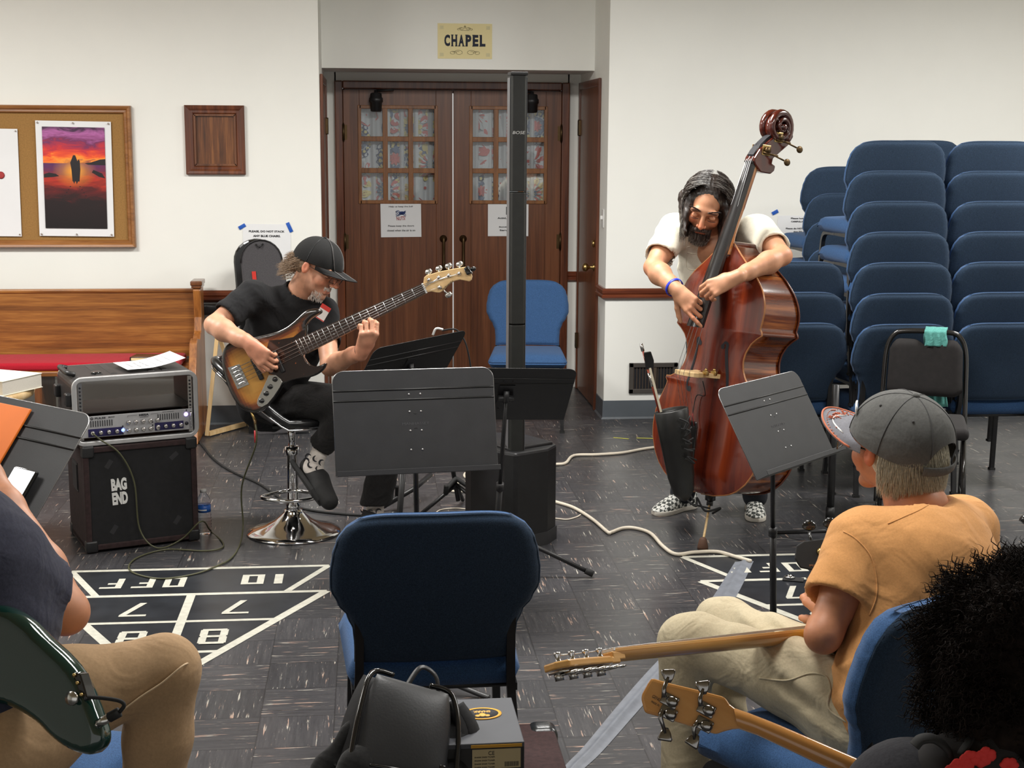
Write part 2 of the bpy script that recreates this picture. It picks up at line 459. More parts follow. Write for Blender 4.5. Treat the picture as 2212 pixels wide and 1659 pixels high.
MT['oak_z'] = wood('oak_z', srgb(104, 60, 22), srgb(148, 90, 38), srgb(170, 110, 50), 2, 16, .06, .36, .35, .8)
MT['oak_dark'] = wood('oak_dark', srgb(70, 38, 18), srgb(100, 58, 30), srgb(124, 76, 42), 2, 18, .06, .3, .5)
MT['frame_oak'] = wood('frame_oak', srgb(112, 70, 32), srgb(142, 92, 46), srgb(164, 112, 62), 0, 24, .08, .4, .2)
MT['pale_wood'] = wood('pale_wood', srgb(196, 160, 108), srgb(216, 184, 134), srgb(228, 200, 156), 2, 20, .06, .45, .1)
MT['maple'] = wood('maple', srgb(196, 142, 78), srgb(214, 162, 98), srgb(226, 178, 116), 0, 10, .08, .25, .5, .3, .0)
MT['maple_pale'] = wood('maple_pale', srgb(206, 166, 110), srgb(220, 184, 132), srgb(230, 198, 150), 0, 12, .08, .3, .4, .3, 0)
MT['black_metal'] = mat('black_metal', (.012, .012, .013), .42, 0, .2, 30, .1, 400)
MT['black_plastic'] = mat('black_plastic', (.014, .014, .015), .4, 0, .2, 20)
MT['black_gloss'] = mat('black_gloss', (.01, .01, .01), .12, 0, .1, 20, coat=.5)
MT['rubber'] = mat('rubber', (.012, .012, .012), .8, 0, .2, 20)
MT['chrome'] = mat('chrome', (.72, .72, .73), .08, 1, .02, 5)
MT['nickel'] = mat('nickel', (.6, .59, .56), .22, 1, .05, 20)
MT['steel'] = mat('steel', (.42, .42, .42), .3, 1, .05, 20)
MT['brass'] = mat('brass', (.52, .36, .14), .3, 1, .1, 20)
MT['old_brass'] = mat('old_brass', (.10, .065, .032), .45, 1, .15, 20)
MT['stand'] = mat('stand_paint', (.021, .0215, .0235), .55, 0, .12, 14, .12, 500)
MT['stand_dark'] = mat('stand_paint_dark', (.012, .012, .012), .45, 0, .12, 14, .12, 500)
MT['paper'] = mat('paper', (.78, .79, .8), .8, 0, .02, 5)
MT['paper_warm'] = mat('paper_warm', srgb(232, 218, 166), .8, 0, .03, 5)
MT['ink'] = mat('ink', (.01, .01, .014), .7, 0, .1, 20)
MT['ink_red'] = mat('ink_red', (.35, .03, .03), .7, 0, .1, 20)
MT['ink_blue'] = mat('ink_blue', (.03, .06, .2), .7, 0, .1, 20)
MT['ink_grey'] = mat('ink_grey', (.45, .45, .47), .8, 0, .1, 20)
MT['tape_blue'] = mat('tape_blue', srgb(22, 84, 178), .6, 0, .06, 60)
MT['white'] = mat('white_plastic', (.75, .75, .73), .4, 0, .02, 10)
MT['blue_seat'] = cloth('blue_seat_fabric', srgb(54, 84, 124), .95, 1400, .5, .3, .15, 10, .004, .15)  # lit copy of the chair fabric; light on the rim put into the colour
MT['blue_back'] = cloth('blue_back_fabric', srgb(39, 54, 72), .95, 1400, .5, .3, .15, 10, .004, .1)  # same fabric for rear panel and piping, its shade put into the colour
MT['base_grey'] = mat('baseboard_vinyl', srgb(88, 94, 100), .4, 0, .06, 10)
# ================================================================ the room
WY, RX0, RX1, RY, HY, SOF = 8.82, -.285, 1.485, 10.0, 9.40, 2.205
def floor_mat():
    m, nt, b = nmat('floor_tile'); L = nt.links
    tc = N(nt, 'ShaderNodeTexCoord'); mp = N(nt, 'ShaderNodeMapping'); t = 1/.2286
    mp.inputs['Location'].default_value = (.35*t+100, -4.673*t+200, 0); mp.inputs['Scale'].default_value = (t, t, t)
    L.new(tc.outputs['Object'], mp.inputs[0])
    fl = N(nt, 'ShaderNodeVectorMath', operation='FLOOR'); L.new(mp.outputs[0], fl.inputs[0])
    fr = N(nt, 'ShaderNodeVectorMath', operation='FRACTION'); L.new(mp.outputs[0], fr.inputs[0])
    sp = N(nt, 'ShaderNodeSeparateXYZ'); L.new(fl.outputs[0], sp.inputs[0])
    ad = N(nt, 'ShaderNodeMath', operation='ADD'); L.new(sp.outputs[0], ad.inputs[0]); L.new(sp.outputs[1], ad.inputs[1])
    par = N(nt, 'ShaderNodeMath', operation='MODULO'); L.new(ad.outputs[0], par.inputs[0]); par.inputs[1].default_value = 2
    wn = N(nt, 'ShaderNodeTexWhiteNoise', noise_dimensions='2D'); L.new(fl.outputs[0], wn.inputs['Vector'])
    off = N(nt, 'ShaderNodeVectorMath', operation='SCALE'); L.new(wn.outputs['Color'], off.inputs[0]); off.inputs['Scale'].default_value = 37
    co = N(nt, 'ShaderNodeVectorMath', operation='ADD'); L.new(fr.outputs[0], co.inputs[0]); L.new(off.outputs[0], co.inputs[1])
    outs = []
    for sc in ((1.5, 24, 1), (24, 1.5, 1)):
        q = N(nt, 'ShaderNodeMapping'); q.inputs['Scale'].default_value = sc; L.new(co.outputs[0], q.inputs[0]); outs.append(q.outputs[0])
    mx = N(nt, 'ShaderNodeMix', data_type='VECTOR'); L.new(par.outputs[0], mx.inputs['Factor']); L.new(outs[0], mx.inputs[4]); L.new(outs[1], mx.inputs[5])
    st = mx.outputs[1]
    n1 = noise(nt, st, 1.0, 4, .6, .12); n2 = noise(nt, st, 2.3, 4, .6, .5)
    f1 = ramp(nt, n1, [(.625, (0, 0, 0)), (.68, (1, 1, 1))]); f2 = ramp(nt, n2, [(.65, (0, 0, 0)), (.71, (.75, .75, .75))])
    base = ramp(nt, noise(nt, st, .8, 5, .7), [(.3, (.033, .033, .036)), (.5, (.047, .047, .051)), (.72, (.070, .069, .071))])
    fc = ramp(nt, noise(nt, co.outputs[0], 3.0, 1), [(.42, (.46, .44, .38)), (.55, (.40, .27, .21))])
    a = N(nt, 'ShaderNodeMix', data_type='RGBA'); L.new(f1, a.inputs['Factor']); L.new(base, a.inputs[6]); L.new(fc, a.inputs[7])
    c = N(nt, 'ShaderNodeMix', data_type='RGBA'); L.new(f2, c.inputs['Factor']); L.new(a.outputs[2], c.inputs[6]); c.inputs[7].default_value = (.30, .28, .25, 1)
    # tile brightness and seams
    sx = N(nt, 'ShaderNodeSeparateXYZ'); L.new(fr.outputs[0], sx.inputs[0]); mn = []
    for i in (0, 1):
        p1 = N(nt, 'ShaderNodeMath', operation='SUBTRACT'); p1.inputs[0].default_value = 1; L.new(sx.outputs[i], p1.inputs[1])
        p2 = N(nt, 'ShaderNodeMath', operation='MINIMUM'); L.new(sx.outputs[i], p2.inputs[0]); L.new(p1.outputs[0], p2.inputs[1]); mn.append(p2.outputs[0])
    mm = N(nt, 'ShaderNodeMath', operation='MINIMUM'); L.new(mn[0], mm.inputs[0]); L.new(mn[1], mm.inputs[1])
    seam = ramp(nt, mm.outputs[0], [(0, (.55, .55, .55)), (.007, (.6, .6, .6)), (.012, (1, 1, 1))])
    vb = ramp(nt, wn.outputs['Value'], [(0, (.82, .82, .82)), (1, (1.12, 1.1, 1.1))])
    m1 = N(nt, 'ShaderNodeMix', data_type='RGBA', blend_type='MULTIPLY'); m1.inputs['Factor'].default_value = 1; L.new(c.outputs[2], m1.inputs[6]); L.new(seam, m1.inputs[7])
    m2 = N(nt, 'ShaderNodeMix', data_type='RGBA', blend_type='MULTIPLY'); m2.inputs['Factor'].default_value = 1; L.new(m1.outputs[2], m2.inputs[6]); L.new(vb, m2.inputs[7])
    L.new(m2.outputs[2], b.inputs['Base Color'])
    L.new(ramp(nt, noise(nt, mapped(nt), 1.3, 3), [(.3, (.24, .24, .24)), (.7, (.4, .4, .4))]), b.inputs['Roughness'])
    b.inputs['Specular IOR Level'].default_value = .36
    bump(nt, noise(nt, mapped(nt), 3, 2), b, .05, .004)
    return m
MT['floor'] = floor_mat()
MT['court_dark'] = mat('court_paint_dark', (.018, .020, .024), .33, 0, .3, 9)
MT['court_white'] = mat('court_paint_white', (.50, .49, .42), .5, 0, .12, 40)
fl = MB(); fl.box((0.75, 4.5, -.05), (11.5, 15, .1)); floor = struct(fl.build('floor', MT['floor']))

def court(X0, cx):
    """shuffleboard triangle: X0 = left end, painted flat on the tiles"""
    d = MB(); w = MB(); Y0, Y1, Y2, Y3 = 5.785, 5.447, 5.128, 4.805; h = cx-X0; z = .0006; z2 = .0012
    in1 = h-.16; k = (5.447-4.655)/(h-.095)
    def side(y): return (h)-(5.447-y)*((h-.095)/(5.447-4.655))
    d.flat([(cx-h, Y0), (cx+h, Y0), (cx+in1, Y1), (cx-in1, Y1)], z)
    ya = 4.66; d.flat([(cx-h, Y1), (cx+h, Y1), (cx+side(ya), ya), (cx-side(ya), ya)], z+.0001)
    zc_ = [0]
    def zz(): zc_[0] += 1; return z2+zc_[0]*.00004
    def line(a, b, t):
        a, b = V((*a, 0)), V((*b, 0)); n = (b-a).normalized(); n = V((-n.y, n.x, 0))*t/2
        w.flat([(a+n)[:2], (b+n)[:2], (b-n)[:2], (a-n)[:2]], zz())
    line((cx-h, Y0), (cx+h, Y0), .026); line((cx-h, Y1), (cx+h, Y1), .026)
    for s in (-1, 1):
        line((cx+s*h, Y0), (cx+s*in1, Y1), .028); line((cx+s*h, Y1), (cx+s*side(ya), ya), .036)
    line((cx-side(Y2), Y2), (cx+side(Y2), Y2), .022); line((cx-side(Y3), Y3), (cx+side(Y3), Y3), .022)
    line((cx, Y1), (cx, Y3), .034)
    def glyph(ch, gx, gy, W, H, t):   # seen from the far side: turned half round
        def r(x0, y0, x1, y1):
            q = [(gx-(x-.5)*W, gy-(y-.5)*H) for x, y in ((x0, y0), (x1, y0), (x1, y1), (x0, y1))]; w.flat(q, zz())
        a = t/W; b = t*.72/H
        if ch == 'O': r(0, 0, a, 1); r(1-a, 0, 1, 1); r(0, 0, 1, b); r(0, 1-b, 1, 1)
        if ch == 'F': r(0, 0, a, 1); r(0, 1-b, 1, 1); r(0, .45, .7, .45+b)
        if ch == '1': r(.3, 0, .3+a*1.3, 1)
        if ch == '8': r(0, 0.06, a, .46); r(0, .54, a, .94); r(1-a, .06, 1, .46); r(1-a, .54, 1, .94); r(.06, 0, .94, b); r(.06, 1-b, .94, 1); r(.04, .5-b/2, .96, .5+b/2)
        if ch == '7':
            r(0, 1-b, 1, 1); w.flat([(gx-(x-.5)*W, gy-(y-.5)*H) for x, y in ((1-a*1.0, 1-b), (1, 1-b), (.42, 0), (.42-a, 0))], zz())
    for i, ch in enumerate('OFF'): glyph(ch, cx-.085-i*.123, 5.606, .085, .125, .026)
    glyph('1', cx+.33, 5.617, .075, .125, .026); glyph('O', cx+.225, 5.617, .09, .125, .028)
    for s in (-1, 1):
        glyph('7', cx+s*.19+(.0 if s > 0 else -.0), 5.275, .10, .155, .026); glyph('8', cx+s*.145-.01, 4.955, .10, .155, .028)
    o = d.build('court_marking', MT['court_dark'], floor); o['kind'] = 'structure'
    o = w.build('court_marking', MT['court_white'], floor); o['kind'] = 'structure'
court(-1.232, -.706); court(1.33, 1.856)

wb = MB()
wb.box(((-4.9+RX0)/2, WY+.7, CEIL/2), (RX0+4.9, 1.4, CEIL)); wb.box(((6.4+RX1)/2, WY+.7, CEIL/2), (6.4-RX1, 1.4, CEIL))
wb.box(((RX0+RX1)/2, (HY+WY+1.4)/2, (SOF+CEIL)/2), (RX1-RX0, WY+1.4-HY, CEIL-SOF))
struct(wb.build('wall_back', MT['wall']))
DX0, DX1, DT = -.219, 1.405, 2.148
w2 = MB(); w2.box(((RX0+DX0)/2-.0, RY+.11, SOF/2), (DX0-RX0+.02, .22, SOF)); w2.box(((RX1+DX1)/2, RY+.11, SOF/2), (RX1-DX1+.02, .22, SOF))
w2.box(((DX0+DX1)/2, RY+.11, (DT+SOF)/2-.01), (DX1-DX0, .22, SOF-DT+.02)); struct(w2.build('wall_recess', MT['wall']))
s1 = MB(); s1.box((-4.95, 4.5, CEIL/2), (.1, 15, CEIL)); struct(s1.build('wall_left', MT['wall']))
s1 = MB(); s1.box((6.45, 4.5, CEIL/2), (.1, 15, CEIL)); struct(s1.build('wall_right', MT['wall']))
s1 = MB(); s1.box((.75, 4.5, CEIL+.05), (11.5, 15, .1)); struct(s1.build('ceiling', MT['ceiling']))
# chair rail
def rail(name, pts, z0=.768, z1=.838, m='trim_wood_x'):
    """moulding run along a polyline (x, y, out normal)"""
    prof = [(0, z0), (.014, z0), (.026, z0+.012), (.026, z0+.024), (.018, z0+.032), (.024, z0+.042), (.024, z1-.012), (.014, z1), (0, z1)]
    b = MB(); n = len(prof); vs = []; fs = []
    for x, y, nx, ny in pts:
        for d, z in prof: vs.append((x+nx*d, y+ny*d, z))
    for i in range(len(pts)-1):
        for k in range(n-1): fs.append((i*n+k, (i+1)*n+k, (i+1)*n+k+1, i*n+k+1))
    fs.append(tuple(range(n))); fs.append(tuple((len(pts)-1)*n+k for k in range(n))[::-1])
    b.add(vs, fs); return struct(b.build(name, MT[m]))
rail('trim_1', [(RX1, 9.07, -1, 0), (RX1, WY, -1, -1), (6.4, WY, 0, -1)])
rail('trim_2', [(-4.9, WY, 0, -1), (RX0, WY, 1, -1), (RX0, 8.90, 1, 0)])
rail('trim_3', [(DX1, RY, 0, -1), (RX1, RY, 0, -1)], .765, .835, 'trim_wood_x')
def baseb(name, pts):
    prof = [(0, .118), (.006, .118), (.008, .012), (.016, .0), (0, 0)]; n = len(prof); b = MB(); vs = []; fs = []
    for x, y, nx, ny in pts:
        for d, z in prof: vs.append((x+nx*d, y+ny*d, z))
    for i in range(len(pts)-1):
        for k in range(n-1): fs.append((i*n+k, i*n+k+1, (i+1)*n+k+1, (i+1)*n+k))
    b.add(vs, fs); return struct(b.build(name, MT['base_grey']))
baseb('baseboard_right', [(RX1, 9.09, -1, 0), (RX1, WY, -1, -1), (6.4, WY, 0, -1)])
baseb('baseboard_left', [(-4.9, WY, 0, -1), (RX0, WY, 1, -1), (RX0, 8.92, 1, 0)])
# ---------------- the double doors in the recess
fw = .055; JY = RY-.035
fb = MB()
for x in (DX0+fw/2, DX1-fw/2): fb.box((x, RY-.01, DT/2), (fw, .07, DT))
fb.box(((DX0+DX1)/2, RY-.01, DT-fw/2), (DX1-DX0-2*fw, .07, fw)); fb.box(((DX0+DX1)/2, RY+.03, DT-fw-.008), (DX1-DX0-2*fw, .04, .03))
for x in (DX0+fw+.008, DX1-fw-.008): fb.box((x, RY+.02, (DT-fw)/2), (.016, .06, DT-fw))
struct(fb.build('trim_4', MT['trim_wood'], bevel=.008))
GAP = .592; LY = RY-.012
def pane_mat():
    m, nt, b = nmat('window_pane'); out = [n for n in nt.nodes if n.type == 'OUTPUT_MATERIAL'][0]
    tr = N(nt, 'ShaderNodeBsdfTransparent'); tr.inputs[0].default_value = (.93, .95, .95, 1); gl = N(nt, 'ShaderNodeBsdfGlossy'); gl.inputs['Roughness'].default_value = .03
    mx = N(nt, 'ShaderNodeMixShader'); mx.inputs[0].default_value = .07
    nt.links.new(tr.outputs[0], mx.inputs[1]); nt.links.new(gl.outputs[0], mx.inputs[2]); nt.links.new(mx.outputs[0], out.inputs[0]); return m
MT['pane'] = pane_mat()
CUR = [mat('curtain_white', srgb(214, 216, 220), .9, 0, .03, 10), mat('curtain_cream', srgb(222, 208, 150), .9), mat('curtain_slate', srgb(120, 132, 158), .9),
       mat('curtain_rose', srgb(206, 128, 126), .9), mat('curtain_navy', srgb(74, 84, 120), .9), mat('curtain_tan', srgb(190, 160, 120), .9)]
def wave(x): return .012*math.sin(x*62)+.006*math.sin(x*131+1)
def leaf(x0, x1, hinge_left, gx0, gx1, gz0, gz1, n, flowers):
    t = thing('door_%d' % n, None or '', '', ((x0+x1)/2, LY, 0)); del t['label']; del t['category']; t['kind'] = 'structure'
    L = lambda mb, nm, m, **k: mb.build(nm, m, t, world=True, **k)
    p = MB(); z0, z1 = .008, DT-fw-.006; y0 = LY-.022; y1 = LY+.022
    def bx(a, b, c, d): p.box(((a+b)/2, LY, (c+d)/2), (b-a, .044, d-c))
    bx(x0, gx0, z0, z1); bx(gx1, x1, z0, z1); bx(gx0, gx1, z0, gz0); bx(gx0, gx1, gz1, z1)
    struct(L(p, 'door_panel', MT['door_wood'], bevel=.002))
    q = MB(); bw = .034; W = gx1-gx0; H = gz1-gz0
    for i in (1, 2): q.box((gx0+W*i/3, LY-.010, (gz0+gz1)/2), (bw, .036, H)); q.box(((gx0+gx1)/2, LY-.010, gz0+H*i/3), (W, .034, bw))
    e = .012
    for a, b, c, d in ((gx0-e, gx0+e, gz0-e, gz1+e), (gx1-e, gx1+e, gz0-e, gz1+e), (gx0, gx1, gz0-e, gz0+e), (gx0, gx1, gz1-e, gz1+e)):
        q.box(((a+b)/2, LY-.016, (c+d)/2), (b-a, .028, d-c))
    struct(L(q, 'glazing_bars', MT['muntin'], bevel=.003))
    q = MB(); q.box(((gx0+gx1)/2, LY+.002, (gz0+gz1)/2), (W, .004, H)); struct(L(q, 'window_pane', MT['pane']))
    # hinges
    hx = x0 if hinge_left else x1
    for hz in (1.80, 1.05, .25):
        q = MB(); q.tube([(hx, LY-.032, hz-.055), (hx, LY-.032, hz+.055)], .008, 10); q.tube([(hx, LY-.032, hz-.064), (hx, LY-.032, hz+.064)], .005, 8)
        q.box((hx, LY-.0235, hz), (.05, .003, .10)); struct(L(q, 'hinge', MT['old_brass']))
    # pull handle
    px_ = x1-.065 if hinge_left else x0+.065; q = MB()
    za, zb = 1.07, .86
    for z in (za, zb):
        q.lathe([(.0, 0), (.026, 0), (.026, .006), (.018, .012), (.011, .018), (.011, .05)], 20, frame((px_, LY-.022, z), x=(1, 0, 0), z=(0, -1, 0)))
    q.tube(catmull([(px_, LY-.06, za+.012), (px_, LY-.075, za-.01), (px_, LY-.072, (za+zb)/2), (px_, LY-.075, zb+.01), (px_, LY-.06, zb-.012)], 6), .0105, 12)
    struct(L(q, 'door_handle', MT['old_brass']))
    # closer
    cx = gx0+.115 if hinge_left else gx1-.105; q = MB(); cz = 2.0
    q.lathe([(.03, -.06), (.038, -.055), (.04, .0), (.047, .005), (.047, .03), (.04, .036), (.038, .06), (.03, .066), (.012, .068), (.012, .085)], 24, T(cx, LY-.07, cz))
    q.box((cx, LY-.035, cz+.0), (.05, .03, .1)); q.tube([(cx, LY-.07, cz+.08), (cx+(.12 if hinge_left else -.12), LY-.09, cz+.086)], .008, 6)
    struct(L(q, 'door_closer', MT['black_metal']))
    # the printed curtain behind the glass
    c = thing('door_curtain', 'floral cotton curtain gathered behind the glass of the %s door leaf' % ('left' if hinge_left else 'right'), 'curtain', ((gx0+gx1)/2, LY+.06, gz0), group=None)
    k = MB(); yy = LY+.06
    k.grid(lambda u, v: (gx0-.03+u*(W+.06), yy+wave(gx0+u*(W+.06)), gz0-.05+v*(H+.1)), 120, 4, 0)
    def petal(cx, cz, r0, r1, a, wd, mi, dz):
        pts = []
        for j in range(12):
            th = 2*math.pi*j/12; rr = (r0+r1)/2+(r1-r0)/2*math.cos(th); ww = wd*math.sin(th)*(1+.25*math.cos(th))
            x = cx+rr*math.cos(a)-ww*math.sin(a); z = cz+rr*math.sin(a)+ww*math.cos(a)
            x = min(max(x, gx0-.02), gx1+.02); z = min(max(z, gz0-.03), gz1+.03)
            pts.append((x, yy+wave(x)-dz, z))
        ctr = V((0, 0, 0))
        for q_ in pts: ctr += V(q_)
        ctr /= 12; ctr.y = yy+wave(ctr.x)-dz
        k.add([ctr]+pts, [(0, 1+(j+1) % 12, 1+j) for j in range(12)], mi, True)
    for fi, (cx, cz, r, kind) in enumerate(flowers):
        rings = {'big': [(.72, 1, 12, 2, 1.25), (.70, .96, 12, 1, .8), (.42, .72, 14, 3, 1.0), (.40, .64, 14, 0, .6), (.18, .42, 12, 1, 1.2), (0.0, .2, 8, 2, 1.6)],
                 'star': [(.5, 1, 12, 1, .9), (.55, .9, 12, 5, .45), (.3, .62, 12, 3, .9), (.32, .56, 12, 0, .5), (0, .32, 10, 2, 1.4), (0, .22, 10, 1, .7)],
                 'rosette': [(.76, 1, 18, 4, 1.3), (.8, .97, 18, 0, 1.0), (.55, .78, 16, 4, 1.3), (.58, .75, 16, 1, .9), (.3, .5, 12, 2, 1.3), (0, .3, 8, 3, 1.5)],
                 'lily': [(.1, 1, 7, 0, 1.6), (.15, .9, 7, 3, .9), (.5, .95, 7, 0, .5)],
                 'berry': [(.0, .1, 4, 3, 2), (.8, 1.0, 5, 3, 1.6)]}[kind]
        dz = .0012
        for r0, r1, n_, mi, f in rings:
            for j in range(n_):
                petal(cx, cz, r*r0, r*r1, 2*math.pi*(j+.3*(mi % 2))/n_, r*f*math.pi*(r0+r1)/2/n_*.8, mi, dz+.0004*(j % 2))
            dz += .0010
    k.build('curtain_cloth', CUR, c, world=True)
    return t
A0, A1 = at(776, 229, LY), at(942, 437, LY); B0, B1 = at(1017, 233, LY), at(1177, 439, LY)
GZ0, GZ1 = 1.325, 1.972
leaf(DX0+fw+.003, GAP-.004, True, A0.x, A1.x, GZ0, GZ1, 1, [(.30, 1.83, .20, 'big'), (-.06, 1.74, .12, 'rosette'), (.19, 1.62, .15, 'rosette'), (.12, 1.40, .18, 'star'), (-.02, 1.52, .09, 'lily'), (.44, 1.58, .12, 'star'), (.40, 1.42, .10, 'berry'), (.0, 1.92, .07, 'berry')])
leaf(GAP+.004, DX1-fw-.003, False, B0.x, B1.x, GZ0, GZ1, 2, [(.93, 1.66, .24, 'lily'), (.80, 1.40, .13, 'rosette'), (1.18, 1.85, .13, 'rosette'), (.76, 1.92, .12, 'lily'), (1.16, 1.60, .14, 'lily'), (1.15, 1.38, .12, 'star'), (1.0, 1.90, .09, 'lily')])
# ---------------- side doors of the recess
def sidedoor(X, s, y0, y1, n, knob=True):
    t = thing('door_%d' % n, '', '', (X, (y0+y1)/2, 0)); del t['label']; del t['category']; t['kind'] = 'structure'
    L = lambda mb, nm, m, **k: struct(mb.build(nm, m, t, world=True, **k))
    p = MB(); th = .02
    for a, b in ((y0, y0+.05), (y1-.05, y1)): p.box((X+s*th/2, (a+b)/2, DT/2), (th, b-a, DT))
    p.box((X+s*th/2, (y0+y1)/2, DT-.025), (th-.001, y1-y0-.1, .05)); L(p, 'door_frame', MT['trim_wood'], bevel=.005)
    p = MB(); p.box((X+s*.006, (y0+y1)/2, DT/2-.02), (.012, y1-y0-.1, DT-.06)); L(p, 'door_panel', MT['door_wood'], bevel=.002)
    for hz in (1.84, .35):
        q = MB(); q.tube([(X+s*.02, y1-.05, hz-.055), (X+s*.02, y1-.05, hz+.055)], .008, 8); q.box((X+s*.018, y1-.04, hz), (.012, .06, .1)); L(q, 'hinge', MT['old_brass'])
    if knob:
        q = MB(); F = frame((X+s*.012, y0+.12, .935), y=(0, 0, 1), z=(s, 0, 0)); q.lathe([(.0, 0), (.026, 0), (.026, .005), (.01, .012), (.01, .035), (.022, .042), (.028, .055), (.026, .068), (.014, .076), (0, .077)], 24, F); L(q, 'door_knob', MT['brass'])
        q = MB(); q.lathe([(0, 0), (.024, 0), (.022, .012), (.018, .016), (0, .017)], 20, frame((X+s*.012, y0+.12, 1.09), y=(0, 0, 1), z=(s, 0, 0))); L(q, 'deadbolt', MT['brass'])
sidedoor(RX1, -1, 9.10, 9.975, 3); sidedoor(RX0, 1, 8.93, 9.8, 4, False)
# light switch in the reveal
t = thing('light_switch', 'white light switch on the recess side wall beside the narrow door', 'switch', (RX1, 8.95, 1.27))
q = MB(); q.rbox((RX1-.003, 8.95, 1.27), (.006, .07, .115), .003); q.build('switch_plate', MT['white'], t, world=True)
q = MB(); q.rbox((RX1-.012, 8.95, 1.275), (.016, .01, .024), .003); q.build('switch_toggle', MT['white'], t, world=True)
# wall vent
a, b = at(1359, 784, WY), at(1462, 848, WY)
t = thing('wall_vent', 'dark framed air grille low on the white wall behind the double bass', 'vent', ((a.x+b.x)/2, WY, b.z))
q = MB(); cx, cz, w_, h_ = (a.x+b.x)/2, (a.z+b.z)/2, b.x-a.x, a.z-b.z
for dx, dz, ww, hh in ((0, h_/2-.014, w_, .028), (0, -h_/2+.014, w_, .028), (-w_/2+.014, 0, .028, h_), (w_/2-.014, 0, .028, h_)): q.box((cx+dx, WY-.008, cz+dz), (ww, .016, hh))
q.build('vent_frame', mat('vent_bronze', (.06, .052, .045), .5), t, world=True, bevel=.003)
q = MB(); q.box((cx, WY-.001, cz), (w_-.02, .002, h_-.02)); q.build('vent_backing', MT['ink'], t, world=True)
q = MB()
for i in range(14): q.box((cx-w_/2+.03+i*(w_-.06)/13, WY-.006, cz), (.004, .008, h_-.05))
q.box((cx+.01, WY-.01, cz), (.02, .006, h_-.04)); q.build('vent_louvres', mat('vent_louvre', (.07, .05, .035), .5), t, world=True)
# CHAPEL sign on the header
a, b = at(944, 52, HY), at(1064, 126, HY); cx, cz = (a.x+b.x)/2, (a.z+b.z)/2; w_, h_ = .352, .222
t = thing('chapel_sign', 'pale yellow paper sign reading CHAPEL above the double doors', 'sign', (cx, HY, cz)); F = frame((cx, HY-.0015, cz), x=(1, 0, .0), z=(0, -1, 0))
q = MB(); q.box((0, 0, 0), (w_, h_, .001), F); q.build('paper_sheet', MT['paper_warm'], t, world=True)
q = MB(); Ft = F @ T(0, 0, .001)
glw = {'C': 0, 'H': 1, 'A': 2, 'P': 3, 'E': 4, 'L': 5}
cw = .275/6
for ch, i in glw.items():
    x = -.1375+cw*(i+.5); q.text(ch, cw*.80, .073, Ft @ T(x, .004, 0), bold=.05, th=.0004)
    def sf(dx, dy, ww=.016): q.box((x+dx, .004+dy, .0003), (ww, .005, .0006), Ft)
    hw = cw*.28
    if ch == 'H': [sf(a_*hw, b_*.0345) for a_ in (-1, 1) for b_ in (-1, 1)]
    if ch == 'A': [sf(a_*hw*1.1, -.0345) for a_ in (-1, 1)]
    if ch in 'PEL': sf(-hw, .0345); sf(-hw, -.0345)
q.build('lettering', mat('ink_navy', (.008, .012, .03), .7), t, world=True)
q = MB()
def curl(cx_, cy_, r, s, turns=1.3, th=.0011):
    pts = [(cx_+s*(r*(1-.55*k/30))*math.cos(k/30*turns*6.28), cy_+(r*.55*(1-.55*k/30))*math.sin(k/30*turns*6.28), .0006) for k in range(31)]; q.tube(pts, th, 4, Mx=Ft)
for s in (-1, 1):
    curl(s*.040, -.072, .030, s); curl(s*.078, -.074, .022, -s); curl(s*.022, .078, .016, s); curl(s*.040, .074, .012, -s, 1)
q.tube([(-.008, .086, .0006), (0, .098, .0006), (.008, .086, .0006)], .0012, 4, Mx=Ft); q.tube([(0, .080, .0006), (0, .098, .0006)], .0016, 4, Mx=Ft); q.tube([(-.03, .068, .0006), (.03, .068, .0006)], .0010, 4, Mx=Ft)
q.build('scroll_ornament', MT['ink_grey'] if False else mat('ink_brown', (.07, .055, .03), .7), t, world=True)
tc_ = mat('tape_clear', srgb(206, 196, 150), .5)
for s in (-1, 1):
    for s2 in (-1, 1): q = MB(); q.box((s*.150, s2*.085, .0012), (.024, .022, .0004), F); q.build('corner_tape', tc_, t, world=True)
# ================================================================ things on the walls
def sheet(mb, W, H, F, curl=.004, mi=0, seed=1):
    """thin paper with a little warp, two faces"""
    rs = random.Random(seed); a = [rs.uniform(-1, 1) for _ in range(4)]
    def z(u, v): return curl*(.35+.5*a[0]*(u-.5)*(v-.5)*2+.4*math.sin(3*u+a[1]*3)*abs(v-.5)+.5*(abs(u-.5)**3+abs(v-.5)**3)*4*abs(a[2]))
    mb.grid(lambda u, v: ((u-.5)*W, (v-.5)*H, z(u, v)+.0004), 10, 10, mi, Mx=F)
    mb.grid(lambda u, v: ((u-.5)*W, (v-.5)*H, z(u, v)), 10, 10, mi, Mx=F, flip=True)
    return lambda u, v: z(u, v)+.0008
def frame_profile(mb, cx, cz, W, H, wd, th, Y, mi=0):
    """mitred picture frame moulding standing out of the wall"""
    prof = [(0, 0), (0, th*.8), (wd*.12, th), (wd*.4, th*.92), (wd*.6, th*.7), (wd*.85, th*.72), (wd, th*.5), (wd, 0)]
    vs = []; fs = []; n = len(prof)
    for sx, sz in ((-1, -1), (1, -1), (1, 1), (-1, 1)):
        for d, h in prof: vs.append((cx+sx*(W/2-d), Y-h, cz+sz*(H/2-d)))
    for i in range(4):
        for k in range(n-1): fs.append((i*n+k, i*n+k+1, ((i+1) % 4)*n+k+1, ((i+1) % 4)*n+k))
    mb.add(vs, fs, mi)
CORK = mat('cork', srgb(150, 112, 62), .95, 0, .12, 120, .3, 260)
tl, br = V((-2.62, WY, 1.945)), V((-1.400, WY, 1.103)); cx, cz = (tl.x+br.x)/2, (tl.z+br.z)/2
